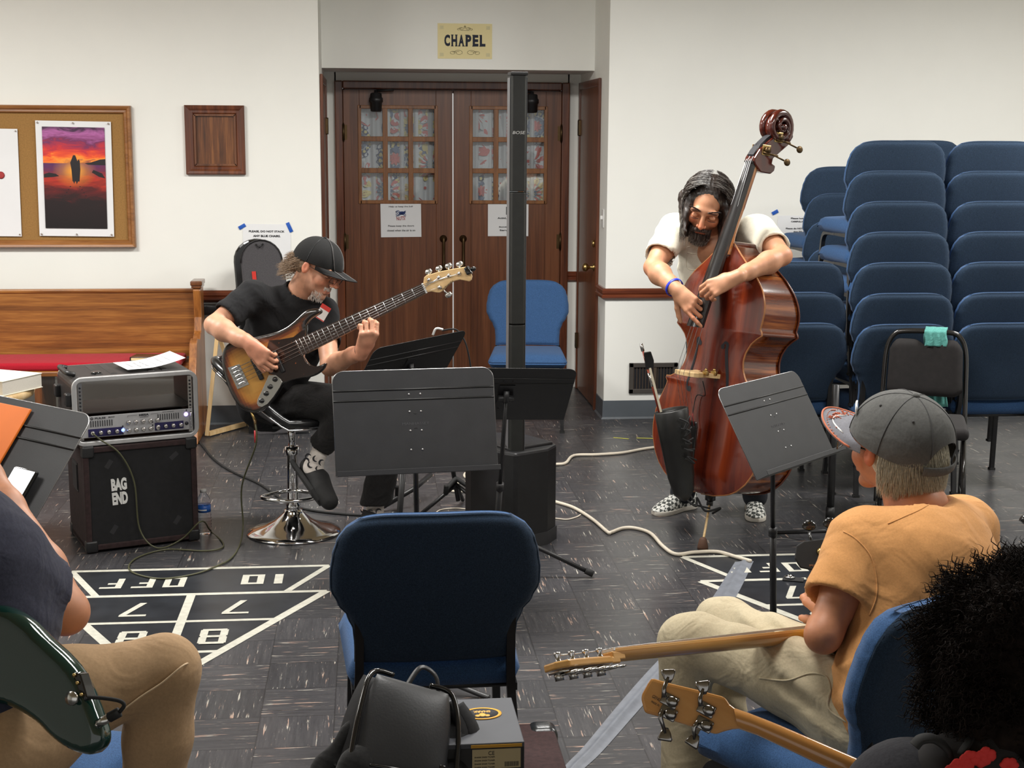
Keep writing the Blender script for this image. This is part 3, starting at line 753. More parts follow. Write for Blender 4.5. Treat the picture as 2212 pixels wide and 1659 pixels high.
t = thing('cork_board', 'oak framed cork notice board on the wall above the pew', 'notice board', (cx, WY, cz))
q = MB(); frame_profile(q, cx, cz, br.x-tl.x, tl.z-br.z, .045, .045, WY); q.build('board_frame', MT['frame_oak'], t, world=True)
q = MB(); q.box((cx, WY-.006, cz), (br.x-tl.x-.07, .012, tl.z-br.z-.07)); q.build('cork_panel', CORK, t, world=True)
# poster: a figure walking on a beach at sunset
def poster_mat():
    m, nt, b = nmat('poster_print'); L = nt.links; tc = N(nt, 'ShaderNodeTexCoord'); sp = N(nt, 'ShaderNodeSeparateXYZ'); L.new(tc.outputs['Object'], sp.inputs[0])
    mp = N(nt, 'ShaderNodeMapping'); mp.inputs['Scale'].default_value = (3, 10, 1); mp.inputs['Rotation'].default_value = (0, 0, .6); L.new(tc.outputs['Object'], mp.inputs[0])
    nz = noise(nt, mp.outputs[0], 2.0, 6, .62, .8)
    y = N(nt, 'ShaderNodeMath', operation='MULTIPLY_ADD'); L.new(sp.outputs[1], y.inputs[0]); y.inputs[1].default_value = 1/.60; y.inputs[2].default_value = .5
    j = N(nt, 'ShaderNodeMath', operation='MULTIPLY_ADD'); L.new(nz, j.inputs[0]); j.inputs[1].default_value = .34; L.new(y.outputs[0], j.inputs[2])
    j2 = N(nt, 'ShaderNodeMath', operation='SUBTRACT'); L.new(j.outputs[0], j2.inputs[0]); j2.inputs[1].default_value = .17
    sky = ramp(nt, j2.outputs[0], [(.62, srgb(120, 30, 60)), (.67, srgb(250, 150, 50)), (.72, srgb(236, 84, 34)), (.78, srgb(200, 44, 50)), (.86, srgb(110, 36, 84)), (.93, srgb(176, 96, 160)), (1, srgb(60, 24, 60))])
    sea = ramp(nt, j2.outputs[0], [(.0, srgb(24, 18, 20)), (.28, srgb(34, 20, 22)), (.38, srgb(92, 24, 26)), (.48, srgb(180, 48, 30)), (.56, srgb(120, 40, 60)), (.64, srgb(90, 40, 90))])
    up = N(nt, 'ShaderNodeMath', operation='GREATER_THAN'); L.new(y.outputs[0], up.inputs[0]); up.inputs[1].default_value = .645
    a = N(nt, 'ShaderNodeMix', data_type='RGBA'); L.new(up.outputs[0], a.inputs['Factor']); L.new(sea, a.inputs[6]); L.new(sky, a.inputs[7])
    # the printed sun glow around the figure
    mp2 = N(nt, 'ShaderNodeMapping'); mp2.inputs['Location'].default_value = (0, -.085*2.6, 0); mp2.inputs['Scale'].default_value = (4.2, 2.6*2, 1); L.new(tc.outputs['Object'], mp2.inputs[0])
    ln = N(nt, 'ShaderNodeVectorMath', operation='LENGTH'); L.new(mp2.outputs[0], ln.inputs[0])
    g = ramp(nt, ln.outputs['Value'], [(.0, (.95, .95, .95)), (.12, (.7, .7, .7)), (.30, (.25, .25, .25)), (.55, (0, 0, 0))])
    c = N(nt, 'ShaderNodeMix', data_type='RGBA'); L.new(g, c.inputs['Factor']); L.new(a.outputs[2], c.inputs[6]); c.inputs[7].default_value = srgb(255, 176, 60)
    L.new(c.outputs[2], b.inputs['Base Color']); b.inputs['Roughness'].default_value = .35; return m
pa, pb = at(73, 262, WY), at(253, 508, WY)
PC = V(((-1.962-1.520)/2, WY-.022, 1.512)); PW, PH = .438, .682
F = frame(PC, x=(1, 0, -.012), z=(0, -1, 0))
t = thing('poster', 'glossy sunset beach poster with a dark walking figure pinned on the cork board', 'poster', PC)
q = MB(); hz = sheet(q, PW, PH, F, .006, seed=3); q.build('poster_sheet', MT['paper'], t, world=True)
q = MB(); q.box((0, 0, 0), (.362, .600, .0006)); o = q.build('poster_picture', poster_mat(), t, F @ T(0, .006, .0078), world=True)
q = MB(); Ff = F @ T(0, .006, .0085)
q.flat([(-.012, .12), (-.006, .135), (.006, .135), (.012, .12), (.018, .10), (.026, .112), (.032, .10), (.034, .05), (.027, -.02), (-.014, -.02), (-.018, .05), (-.024, .09)], .0, Ff)
q.flat([(-.01, -.02), (-.004, -.036), (0, -.02)], 0, Ff); q.flat([(.006, -.02), (.010, -.038), (.018, -.02)], 0, Ff)
q.flat([(.181, .115), (.15, .112), (.10, .095), (.06, .088), (.08, .080), (.181, .078)], 0, Ff)
for i in range(7):
    for s in (-1, 1):
        x = s*(.028+i*.011); y = -.05-i*.018; q.flat([(x-.005, y), (x, y+.003), (x+.006, y), (x, y-.004)], 0, Ff)
q.flat([(-.18, .02), (-.15, .03), (-.11, .024), (-.09, .01), (-.13, .004), (-.18, .0)], 0, Ff); q.flat([(.11, .05), (.16, .03), (.178, .0), (.14, .01), (.10, .035)], 0, Ff)
q.build('poster_silhouette', mat('print_dark', (.010, .006, .008), .4), t, world=True)
q = MB()
for s in (-1, 0, 1): q.ell((s*.205, PH/2-.012, .010), .006, 8, 5, F)
for s in (-1, 0, 1): q.ell((s*.205, -PH/2+.012, .010), .006, 8, 5, F)
q.build('push_pin', MT['nickel'], t, world=True)
# second sheet at the frame edge
P2 = V((-2.275, WY-.022, 1.49)); F = frame(P2, x=(1, 0, -.012), z=(0, -1, 0))
t = thing('notice_sheet', 'plain white poster sheet pinned at the left end of the cork board', 'poster', P2)
q = MB(); sheet(q, .42, .635, F, .004, seed=5); q.build('notice_paper', MT['paper'], t, world=True)
q = MB(); q.ell((.105, .045, .006), (.022, .022, .0012), 16, 4, F); q.build('printed_dot', MT['ink_red'], t, world=True)
q = MB(); q.ell((.2, .305, .008), .005, 8, 5, F); q.ell((.2, -.305, .008), .005, 8, 5, F); q.build('push_pin', MT['nickel'], t, world=True)
# recessed wooden niche
a, b = at(397, 227, WY), at(533, 377, WY); cx, cz = (a.x+b.x)/2, (a.z+b.z)/2; W, H = b.x-a.x-.008, a.z-b.z
t = thing('wall_niche', 'empty square wooden frame with recessed back on the white wall', 'wooden frame', (cx, WY, cz))
q = MB(); frame_profile(q, cx, cz, W, H, .052, .030, WY); q.build('niche_frame', MT['trim_wood'], t, world=True)
q = MB(); q.box((cx, WY-.002, cz), (W-.09, .004, H-.09)); q.build('niche_back', wood('niche_wood', srgb(52, 28, 12), srgb(98, 56, 26), srgb(136, 86, 44), 2, 22, .05, .4, .2, .8), t, world=True)
q = MB(); w2_, h2_ = W-.115, H-.115
for dx, dz, ww, hh in ((-w2_/2, 0, .012, h2_), (w2_/2, 0, .012, h2_), (0, h2_/2, w2_, .012), (0, -h2_/2, w2_, .012)): q.box((cx+dx, WY-.010, cz+dz), (ww, .02, hh))
q.build('niche_lip', MT['oak_dark'], t, world=True)  # dark strips put the inner shade of the recess into the colour
# ---- paper notices
def notice(name, label, F, W, H, lines, par_tape=None, logo=None, warp=.002, seed=1, mono=None):
    t = thing(name, label, 'sign', F.to_translation())
    q = MB(); sheet(q, W, H, F, warp, seed=seed); q.build('paper_sheet', MT['paper'], t, world=True)
    q = MB()
    for tx, x, y, w, h, bd in lines: q.text(tx, w, h, F @ T(x, y, warp*1.0+.0012), bold=bd, th=.0003)
    q.build('lettering', MT['ink'], t, world=True)
    if par_tape:
        q = MB()
        for x, y, w, h, rot in par_tape: q.rbox((0, 0, 0), (w, h, .0012), .0005, 1, F @ T(x, y, warp+.0022) @ R('Z', rot))
        q.build('masking_tape', MT['tape_blue'], t, world=True)
    if logo: logo(t, F, warp+.0014)
    return t
WF = lambda x, z, y=WY-.001, tilt=0: frame((x, y, z), x=(1, 0, tilt), z=(0, -1, 0))
a, b = at(526, 487, WY), at(627, 576, WY)
notice('wall_notice', 'white notice asking not to stack blue chairs, held by blue tape behind the seated bassist', WF((a.x+b.x)/2, 1.112, tilt=-.01), .29, .26,
       [('PLEASE, DO NOT STACK', .0, .085, .215, .014, .03), ('ANY BLUE CHAIRS.', .0, .058, .165, .0135, .03)],
       [(-.148, .114, .045, .022, 30), (.138, .112, .022, .062, 24), (-.142, -.088, .042, .024, 30)], seed=9)
a = at(1680, 466, WY)
notice('wall_notice', 'white wall notice about chair stacking with one blue tape corner, beside the stacked chairs', WF(a.x+.135, 1.19, tilt=-.005), .27, .21,
       [('Please hold the chairs', .035, .088, .17, .010, .02), ('CAREFULLY from the back', .035, .068, .165, .010, .02), ('Please do NOT stack more', .02, .024, .20, .010, .02), ('than SIX chairs', .02, .004, .10, .010, .02),
        ('high and put them at', .02, -.022, .18, .010, .02), ('each end of the hall', .02, -.044, .17, .010, .02), ('Thank you', .01, -.068, .085, .010, .02)], [(-.155, .125, .042, .022, 28)], seed=4)
def logo1(t, F, z):
    q = MB()
    q.text('NUTS!', .060, .026, F @ T(.0, .012, z) @ R('Z', 4), bold=.01, th=.0003); q.build('printed_logo', MT['ink_red'], t, world=True)
    q = MB(); 
    for k in range(5): q.tube([(-.035+.07*j/8, .044+.012*math.sin(j*.9+k)-.004*k+.01, z+.0003) for j in range(9)], .0022, 4, Mx=F)
    q.ell((.008, .048, z), (.022, .012, .0008), 12, 4, F); q.build('printed_drawing', MT['ink_blue'], t, world=True)
a, b = at(822, 438, LY-.022), at(910, 512, LY-.022)
notice('door_notice', 'white notice about keeping the doors closed, taped on the left door leaf', frame(((a.x+b.x)/2, LY-.0235, (a.z+b.z)/2), x=(1, 0, .01), z=(0, -1, 0)), b.x-a.x, a.z-b.z,
       [('Help us keep the bull', -.0, .092, .165, .012, .01), ('Please keep the doors', 0, -.042, .18, .014, .01), ('closed when the air is on', 0, -.072, .195, .013, .01)], logo=logo1, seed=2)
def logo2(t, F, z):
    q = MB(); q.box((-.012, .066, z), (.007, .055, .0006), F); q.lathe([(.012, 0), (.020, 0), (.020, .0006), (.012, .0006)], 16, F @ T(.012, .078, z)); q.lathe([(.010, 0), (.018, 0), (.018, .0006), (.010, .0006)], 16, F @ T(.012, .050, z)); q.build('printed_logo', MT['ink'], t, world=True)
a, b = at(1054, 441, LY-.022), at(1141, 510, LY-.022)
notice('door_notice', 'white notice on the right door leaf, half hidden by the column speaker', frame(((a.x+b.x)/2, LY-.0235, (a.z+b.z)/2), x=(1, 0, 0), z=(0, -1, 0)), b.x-a.x, a.z-b.z,
       [('ActivLIGHTS 4', .0, .015, .15, .012, .03), ('Sunday 4pm', -.0, -.048, .13, .011, .03), ('Service at', -.0, -.070, .12, .011, .03)], logo=logo2, seed=6)

# ================================================================ pew along the wall
t = thing('church_pew', 'long oak church pew with a red seat pad against the wall', 'pew', (-2.5, 8.45, 0))
PX1 = -1.045; PX0 = -4.6
q = MB(); q.box(((PX0+PX1)/2, 8.66, .66), (PX1-PX0, .028, .40), R('X', 0)); o = q.build('backrest', MT['oak_x'], t, world=True, bevel=.004)
q = MB(); q.rbox(((PX0+PX1)/2, 8.662, .855), (PX1-PX0, .045, .024), .008); q.box(((PX0+PX1)/2, 8.655, .485), (PX1-PX0, .034, .05)); q.build('top_rail', MT['oak_x'], t, world=True)
q = MB(); q.box(((PX0+PX1)/2, 8.44, .425), (PX1-PX0, .44, .03)); q.build('seat', MT['oak_x'], t, world=True, bevel=.008)
q = MB(); prof = [(8.74, 0), (8.74, .895), (8.72, .905), (8.60, .90), (8.585, .86), (8.60, .70), (8.57, .62), (8.50, .58), (8.40, .60), (8.33, .58), (8.30, .50), (8.26, .44), (8.24, .40), (8.27, .30), (8.26, .10), (8.22, .0)]
q.prism(prof, 0, .045, frame((0, 0, 0), x=(0, 1, 0), y=(0, 0, 1)) @ T(0, 0, PX1)); q.build('pew_end', MT['oak_z'], t, world=True, bevel=.006)
q = MB(); q.rbox((PX1+.022, 8.655, .905), (.07, .17, .028), .006); q.rbox((PX1+.022, 8.655, .884), (.06, .155, .018), .004); q.build('end_cap', MT['oak_dark'], t, world=True)
q = MB(); q.prism(prof, 0, .045, frame((0, 0, 0), x=(0, 1, 0), y=(0, 0, 1)) @ T(0, 0, PX0)); q.build('pew_end', MT['oak_z'], t, world=True, bevel=.006)
q = MB(); RED = cloth('red_pad', srgb(168, 22, 40), .85, 900, .25, .1, .5, 9, .008)
q.rbox(((PX0+PX1)/2-.02, 8.42, .463), (PX1-PX0-.06, .37, .048), .02, 4); q.build('seat_pad', RED, t, world=True)
for x in (-1.9,-3.2):
    q = MB(); q.box((x, 8.45, .205), (.04, .36, .41)); q.build('support', MT['oak_dark'], t, world=True)
# ================================================================ stacking banquet chairs (chair faces local -Y)
BW = [(.475, .405), (.52, .405), (.57, .412), (.61, .440), (.65, .490), (.69, .522), (.73, .522), (.78, .508), (.82, .486), (.85, .452), (.866, .410), (.874, .365)]
def back_y(z): return .225+(z-.47)*.20+.0*z
def chair_meshes():
    P = {}
    # seat cushion
    q = MB()
    def seat(u, v, top):
        # u across, v front(0)..back(1)
        w = .5-(.02*(v)); x = (u-.5)*(.485-.045*v); y = -.235+v*.455
        eu = min(u, 1-u)*2; ev = min(v, 1-v)*2
        rx = min(1, eu/.16); ry = min(1, ev/.2)
        e = math.sqrt(max(0, 1-(1-rx)**2))*math.sqrt(max(0, 1-(1-ry)**2))
        if top: z = .432+.043*e+.012*math.sin(math.pi*u)*math.sin(math.pi*min(1, v*1.1))-.014*(max(0, .22-v)/.22)**2
        else: z = .432-.034*min(1, e*1.5)
        c = .035; cr = max(0, 1-eu/.14)*max(0, 1-ev/.16)*c
        return (x*(1-cr*1.2), y*(1-cr*1.2), z)
    q.grid(lambda u, v: seat(u, v, 1), 28, 26); q.grid(lambda u, v: seat(u, v, 0), 28, 26, flip=True)
    P['seat'] = (q, 0)
    # backrest: front and rear panel around a rounded outline
    q = MB(); out = []
    zs = [BW[0][0]+(BW[-1][0]-BW[0][0])*i/40 for i in range(41)]
    def hw(z):
        for (z0, w0), (z1, w1) in zip(BW, BW[1:]):
            if z <= z1+1e-9: f = (z-z0)/(z1-z0); f = f*f*(3-2*f); return (w0+(w1-w0)*f)/2
        return BW[-1][1]/2
    def bk(u, v, side):
        z = BW[0][0]+v*(BW[-1][0]+.006-BW[0][0]); h = hw(min(z, BW[-1][0])); x = (u*2-1)*h
        eu = min(u, 1-u)*2*h/.03; ev = min(1, (1-v)*.41/.028); eb = min(1, v*.41/.02)
        e = math.sqrt(max(0, 1-(1-min(1, eu))**2))*math.sqrt(max(0, 1-(1-ev)**2))*math.sqrt(max(0, 1-(1-eb)**2))
        y = back_y(z); cur = .018*((u*2-1)**2)
        if side > 0: y += .008+.017*e+.0015*math.sin(v*9)*(1-abs(u*2-1)) - cur
        else: y += -.012-.030*e-.010*math.sin(math.pi*v)*math.cos((u-.5)*2.6)*e - cur
        return (x, y, z-.012*(abs(u*2-1)**5)*v)
    q.grid(lambda u, v: bk(u, v, -1), 30, 34, 0); q.grid(lambda u, v: bk(u, v, 1), 30, 34, 1, flip=True)
    for U in (0, 1):      # rim between the panels
        q.grid(lambda u, v: tuple(V(bk(U, v, -1)).lerp(V(bk(U, v, 1)), u)), 3, 34, 0, flip=(U == 0))
    q.grid(lambda u, v: tuple(V(bk(v, 1, -1)).lerp(V(bk(v, 1, 1)), u)), 3, 30, 0, flip=False)
    q.grid(lambda u, v: tuple(V(bk(v, 0, -1)).lerp(V(bk(v, 0, 1)), u)), 3, 30, 0, flip=True)
    P['backrest'] = (q, 1)
    q = MB(); ring = [V(bk(0, v/20, 1)) for v in range(0, 21)]+[V(bk(u/16, 1, 1)) for u in range(1, 17)]+[V(bk(1, 1-v/20, 1)) for v in range(1, 21)]
    ctr = V((0, 0, .68)); ring = [p+(V((ctr.x, p.y, ctr.z))-p).normalized()*.004+V((0, .002, 0)) for p in ring]
    q.tube(ring, .0035, 6); P['piping'] = (q, 2)
    def leg(s, front):
        q = MB(); x = s*.205
        if front: pts = [(x, .0, .398), (x, -.10, .396), (x, -.165, .388), (x, -.198, .36), (x, -.212, .31), (x+s*.004, -.225, .16), (x+s*.008, -.238, .012)]
        else: pts = [(x*.96, back_y(.80)+.0-.004, .78), (x*.93, back_y(.6)-.004, .60), (x*.93, .235, .47), (x*.95, .222, .38), (x, .235, .24), (x+s*.006, .262, .10), (x+s*.008, .278, .012)]
        q.tube(catmull(pts, 6), .0155, 4, sm=False, up=(s, 0, 0)); return q
    for s in (-1, 1):
        P['leg%d' % s] = (leg(s, True), 3); P['rleg%d' % s] = (leg(s, False), 3)
    q = MB()
    for s in (-1, 1): q.tube([(s*.206, -.02, .398), (s*.200, .225, .396)], .014, 4, sm=False, up=(1, 0, 0))
    q.tube([(-.2, -.14, .388), (.2, -.14, .388)], .009, 8); q.tube([(-.2, .19, .392), (.2, .19, .392)], .009, 8)
    P['seat_frame'] = (q, 3)
    for i, (x, y) in enumerate(((-.213, -.238), (.213, -.238), (-.213, .278), (.213, .278))): q = MB(); q.box((x, y, .006), (.03, .03, .012)); P['cap%d' % i] = (q, 4)
    return P
CHM = [MT['blue_seat'], [MT['blue_seat'], MT['blue_back']], MT['blue_back'], MT['black_metal'], MT['rubber']]
def make_chair(name, label, Mx, group=None, light=False):
    t = thing(name, label, 'chair', Mx=Mx, group=group); P = chair_meshes()
    nm = {'leg-1': 'leg', 'leg1': 'leg', 'rleg-1': 'leg', 'rleg1': 'leg', 'cap0': 'foot_cap', 'cap1': 'foot_cap', 'cap2': 'foot_cap', 'cap3': 'foot_cap'}
    for k, (q, m) in P.items(): q.build(nm.get(k, k), CHM[m], t, weld=(k in ('seat', 'backrest')))
    return t
def CH(x, y, deg, z=0, tilt=0): return T(x, y, z) @ R('Z', deg) @ R('X', tilt)
G0 = 'stacked blue banquet chairs'
# near chair, its back to the camera: chair faces +Y => rotate 180
near = make_chair('banquet_chair', 'nearest blue padded chair in the centre foreground, seen from behind', CH(.150, 3.34+.30, 180+1.5))
KM = {o.name: kids(o) for o in [near]}
for c in KM[near.name]: KM[c.name] = []
def chair(Mx, label, group=None): return dup(near, Mx, label, group, KM)
chair(CH(.975, 8.66, -6), 'blue padded chair facing the room in the doorway recess')
ORD = ['bottom one', 'second up', 'third up', 'middle one', 'third down', 'second down', 'top one']
def stack(x, y, n, where, base=0, rise=.1485, back=.042, rz=180, names=None):
    for k in range(n):
        jx = random.uniform(-.006, .006)
        nm = (names or ORD)[k]
        chair(CH(x+jx, y+k*back, rz+random.uniform(-1, 1), k*rise), 'blue padded chair, %s of the stack %s' % (nm, where), G0)
stack(2.645, 6.71+.30, 7, 'right behind the empty black chair')
stack(3.165, 6.73+.30, 7, 'at the right edge of the photo')
stack(2.115, 6.78+.30, 3, 'directly behind the double bass', names=['bottom one', 'middle one', 'top one'])
stack(2.72, 8.0, 6, 'in the rear row by the notice', names=['bottom one', 'second up', 'third up', 'third down', 'second down', 'top one'])
stack(3.15, 8.0, 7, 'in the rear row at the right')
# ================================================================ music stands
def music_stand(label, F, W=.51, H=.325, mt='stand', back=False, text=None, pole_to=None, base=True, legdir=0, lip=True, tripod=None):
    """F: x along the desk to the viewer's right, y up the desk, z out of the face that is seen; origin at the desk centre"""
    ctr = F.to_translation(); fx, fy, fz = F.col[0].xyz, F.col[1].xyz, F.col[2].xyz
    foot = V(pole_to) if pole_to else V((ctr.x, ctr.y, 0))
    t = thing('music_stand', label, 'music stand', foot); m = MT[mt]
    q = MB(); r = .035; P = []
    for cx, cy, a0 in ((W/2-r, H/2-r, 0), (-W/2+r, H/2-r, 90)):
        for k in range(7): a = math.radians(a0+k*15); P.append((cx+r*math.cos(a), cy+r*math.sin(a)))
    P += [(-W/2, -H/2), (W/2, -H/2)]
    q.prism(P, -.001, .001)
    q.build('desk', m, t, F, world=True)
    s = -1 if back else 1
    if not back or True:
        q = MB()
        for y in (H/2-.062, H/2-.094): q.tube([(-W/2+.001, y, .0005*1), (W/2-.001, y, .0005*1)], .0032, 6, sx=1, sy=1)
        q.build('desk_crease', MT['stand_dark'] if mt == 'stand' else m, t, F, world=True)
    # ledge on the music side
    q = MB(); q.box((0, -H/2-.001, s*.024), (W, .002, .05)); q.box((0, -H/2+.006, s*.049), (W, .016, .002)); q.build('ledge', m, t, F, world=True, bevel=.0008)
    # thin bright steel edge
    q = MB(); e = P[:14]; q.tube([(x, y, 0) for x, y in [(W/2, -H/2)]+e+[(-W/2, -H/2)]], .0013, 5); q.build('desk_edge', MT['steel'] if mt == 'stand' else m, t, F, world=True)
    q = MB()
    for x in (-.018, .018):
        for y in (H/2-.078, .03, -.03, -.09): q.ell((x, y, .0012), (.004, .004, .0016), 8, 5)
    q.build('rivets', MT['steel'] if mt == 'stand' else m, t, F, world=True)
    if text:
        q = MB(); q.text(text, .085, .008, T(0, -.008, .0012), th=.0005); q.build('embossed_lettering', mat('emboss', (.075, .075, .08), .4), t, F, world=True)
    # bracket, pole and base
    q = MB(); hb = ctr-fz*(.03*s); q.tube([(0, .03, -s*.006), (0, .0, -s*.03), (0, -.03, -s*.006)], .012, 8, Mx=F)
    q.tube([ctr-fz*(.02*s)-fx*.03, ctr-fz*(.02*s)+fx*.03], .012, 10); q.box((0, 0, -s*.003), (.06, .12, .004), F); q.build('bracket', MT['black_metal'], t, world=True)
    top = ctr-fz*(.02*s)
    q = MB(); mid = foot+(top-foot)*.52
    q.tube([mid, top], .0085, 12); q.tube([foot+V((0, 0, .03)), mid], .0125, 12); q.tube([mid-(top-foot).normalized()*.02, mid+(top-foot).normalized()*.012], .016, 12)
    q.build('pole', MT['black_metal'], t, world=True)
    if tripod:
        for a, L in tripod:
            q = MB(); a = math.radians(a); d = V((math.cos(a), math.sin(a), 0)); hub = foot+V((0, 0, .20))
            q.tube([hub, foot+d*L+V((0, 0, .014))], .0095, 10); q.build('tripod_leg', MT['black_metal'], t, world=True)
            q = MB(); e1 = foot+d*L+V((0, 0, .014)); dd = (e1-hub).normalized(); q.tube([e1-dd*.035, e1], .0135, 12); q.build('rubber_foot', MT['rubber'], t, world=True)
        q = MB(); q.tube([foot+V((0, 0, .17)), foot+V((0, 0, .24))], .02, 12); q.build('hub', MT['black_plastic'], t, world=True)
    else:
        for a in (90+legdir, 210+legdir, 330+legdir):
            q = MB(); a = math.radians(a); d = V((math.cos(a), math.sin(a), 0))
            q.tube(catmull([foot+V((0, 0, .05)), foot+d*.06+V((0, 0, .045)), foot+d*.22+V((0, 0, .012)), foot+d*.25+V((0, 0, .008))], 5), [.012]*12+[.008]*4 if False else .010, 8, sx=.8, sy=1.2); q.build('base_leg', MT['black_metal'], t, world=True)
        q = MB(); q.lathe([(.0, .015), (.018, .015), (.02, .06), (.014, .09), (0, .09)], 16, T(*foot)); q.build('base_hub', MT['black_metal'], t, world=True)
    return t
# centre front
A_bl, A_br = V((-.108, 4.30, .742)), V((.400, 4.36, .742))
fx = (A_br-A_bl).normalized(); fy = V((0, .26, .966)); fy = (fy-fx*fy.dot(fx)).normalized()
F = frame((A_bl+A_br)/2+fy*.1625, x=fx, y=fy); music_stand('large grey music stand in the centre, its desk facing the camera', F, text='MANHASSET', pole_to=(.152, 4.42, 0))
# right, turned edgewise and tilted
def onray(px, py, P0, L, far=True):
    """the point of that sight line lying at distance L from P0 (or the nearest one to it)"""
    d = ray(px, py); w = CAM-P0; A = d.dot(d); B = w.dot(d); Cc = w.dot(w)-L*L; D_ = B*B-A*Cc
    tt = (-B+(1 if far else -1)*math.sqrt(D_))/A if D_ > 0 else -B/A
    return CAM+d*tt
TL = at(1546, 842, 4.52); TRr = onray(1719, 800, TL, .51); BLl = onray(1645, 1040, TL, .325)
L_ = (TRr-TL).normalized(); D_d = (BLl-TL); D_d = (D_d-L_*D_d.dot(L_)).normalized(); Fc = TL+L_*.255+D_d*.1625
music_stand('grey tilted music stand in front of the double bass', frame(Fc, x=L_, y=-D_d), text='MANHASSET', pole_to=(1.436, 4.766, 0), legdir=30)
# far one, turned away, foot spread on the floor
c = at(1092, 852, 5.35); fx = V((.995, .06, -.03)).normalized(); fy = V((0, -.68, .73)); fy = (fy-fx*fy.dot(fx)).normalized()
music_stand('black music stand seen from behind beside the column speaker', frame(c, x=fx, y=fy), mt='stand_dark', back=True, pole_to=(.50, 5.62, 0), tripod=[(-12, .41), (108, .38), (228, .38)])
c = at(880, 795, 5.72); fx = V((.75, .66, .05)).normalized(); fy = V((.40, -.45, .80)); fy = (fy-fx*fy.dot(fx)).normalized()
music_stand('black music stand the seated bassist reads from', frame(c, x=fx, y=fy), mt='stand_dark', back=True, pole_to=(.10, 5.75, 0), tripod=[(20, .30), (140, .30), (262, .30)])
# left, near
L_ = V((.8, -.6, -.04)).normalized(); D_d = V((-.138, -.17, -.26)); D_d = (D_d-L_*D_d.dot(L_)).normalized(); TR = dp(203, 897, 3.3)
FE = frame(TR-L_*.255+D_d*.1625, x=L_, y=-D_d); ce = FE.to_translation()
music_stand('near grey music stand at the left edge, holding an orange folder', FE, pole_to=(ce.x-.04, ce.y+.05, 0), legdir=20)
t = thing('paper_folder', 'bright orange folder lying on the left music stand', 'folder', FE @ V((0, -.14, .01)))
q = MB(); q.rbox((0, 0, 0), (.235, .30, .006), .002, 2); q.build('folder_cover', mat('orange_card', srgb(236, 120, 30), .6), t, FE @ T(-.052, -.008, .008), world=True)
t = thing('tablet', 'slim device with a blank white screen on the left music stand ledge', 'tablet', FE @ V((.15, -.15, .01)))
Ft = FE @ T(.168, -.085, .016)
q = MB(); q.rbox((0, 0, 0), (.075, .155, .012), .005, 3); q.build('tablet_body', MT['black_gloss'], t, Ft, world=True)
q = MB(); q.box((0, 0, .0066), (.068, .146, .001)); q.build('screen', mat('screen_white', (.75, .77, .8), .2, emit=.7), t, Ft, world=True)
# ================================================================ bass amplifier corner
BL, BR = V((-1.215, 6.03, 0)), V((-.762, 6.207, 0)); ux = (BR-BL).normalized(); uy = V((-ux.y, ux.x, 0)); CW = .486; CD = .38; CHt = .465
FB = frame(BL+ux*CW/2+uy*CD/2, x=ux, y=uy)
t = thing('bass_cabinet', 'dark carpeted speaker cabinet with white block lettering, under the rack case', 'speaker cabinet', Mx=FB)
CARP = mat('carpet_brown', (.028, .014, .014), .95, 0, .3, 60, .5, 300)
q = MB(); z0 = .012
for c_, d_ in (((0, 0, CHt-.012), (CW, CD, .024)), ((0, 0, z0+.012), (CW, CD, .024)), ((-CW/2+.012, 0, CHt/2), (.024, CD, CHt-.012)), ((CW/2-.012, 0, CHt/2), (.024, CD, CHt-.012)), ((0, CD/2-.01, CHt/2), (CW-.02, .02, CHt-.02))): q.box(c_, d_)
q.build('cabinet_shell', CARP, t, bevel=.004)
q = MB(); q.box((0, -CD/2+.012, CHt/2+.005), (CW-.05, .008, CHt-.06)); GR = mat('grille_cloth', (.009, .009, .010), .9, 0, .2, 40, .6, 900); q.build('grille', GR, t)
q = MB()
for sx in (-1, 1):
    for sz in (-1, 1):
        x = sx*(CW/2); z = CHt/2+.005+sz*(CHt/2-.002)
        for sy in (-1, 1):
            q.rbox((x-sx*.022, sy*(CD/2-.02), z-sz*.022), (.052, .05, .052), .010, 3)
            q.build('corner_guard', MT['black_plastic'], t); q = MB()
for x in (-.17, .17):
    for y in (-.12, .12):
        q = MB(); q.lathe([(0, 0), (.016, 0), (.02, .013), (0, .013)], 14, T(x, y, 0)); q.build('rubber_foot', MT['rubber'], t)
q = MB(); Fg = frame((-.095, -CD/2+.0075, .262), x=(1, 0, 0), z=(0, -1, 0)) @ R('Z', 2)
q.text('BAG', .066, .055, Fg @ T(0, .031, 0), bold=.055, th=.001); q.text('END', .066, .055, Fg @ T(0, -.031, 0), bold=.055, th=.001); q.build('logo_lettering', MT['white'], t)
for x, z in ((-.135, .385), (.145, .395), (-.125, .095), (.15, .105)):
    q = MB(); q.box((0, 0, 0), (.04, .02, .0006), frame((x, -CD/2+.0076, z), x=(1, 0, 0), z=(0, -1, 0)) @ R('Z', 55 if x*z < 0 or z < .2 and x > 0 else 40)); q.build('velcro_patch', mat('velcro', (.022, .022, .024), .8), t)
q = MB(); q.box((-CW/2-.001, .0, .31), (.003, .11, .13)); q.box((-CW/2-.0035, 0, .31), (.004, .10, .11)); q.build('side_handle', MT['black_plastic'], t)
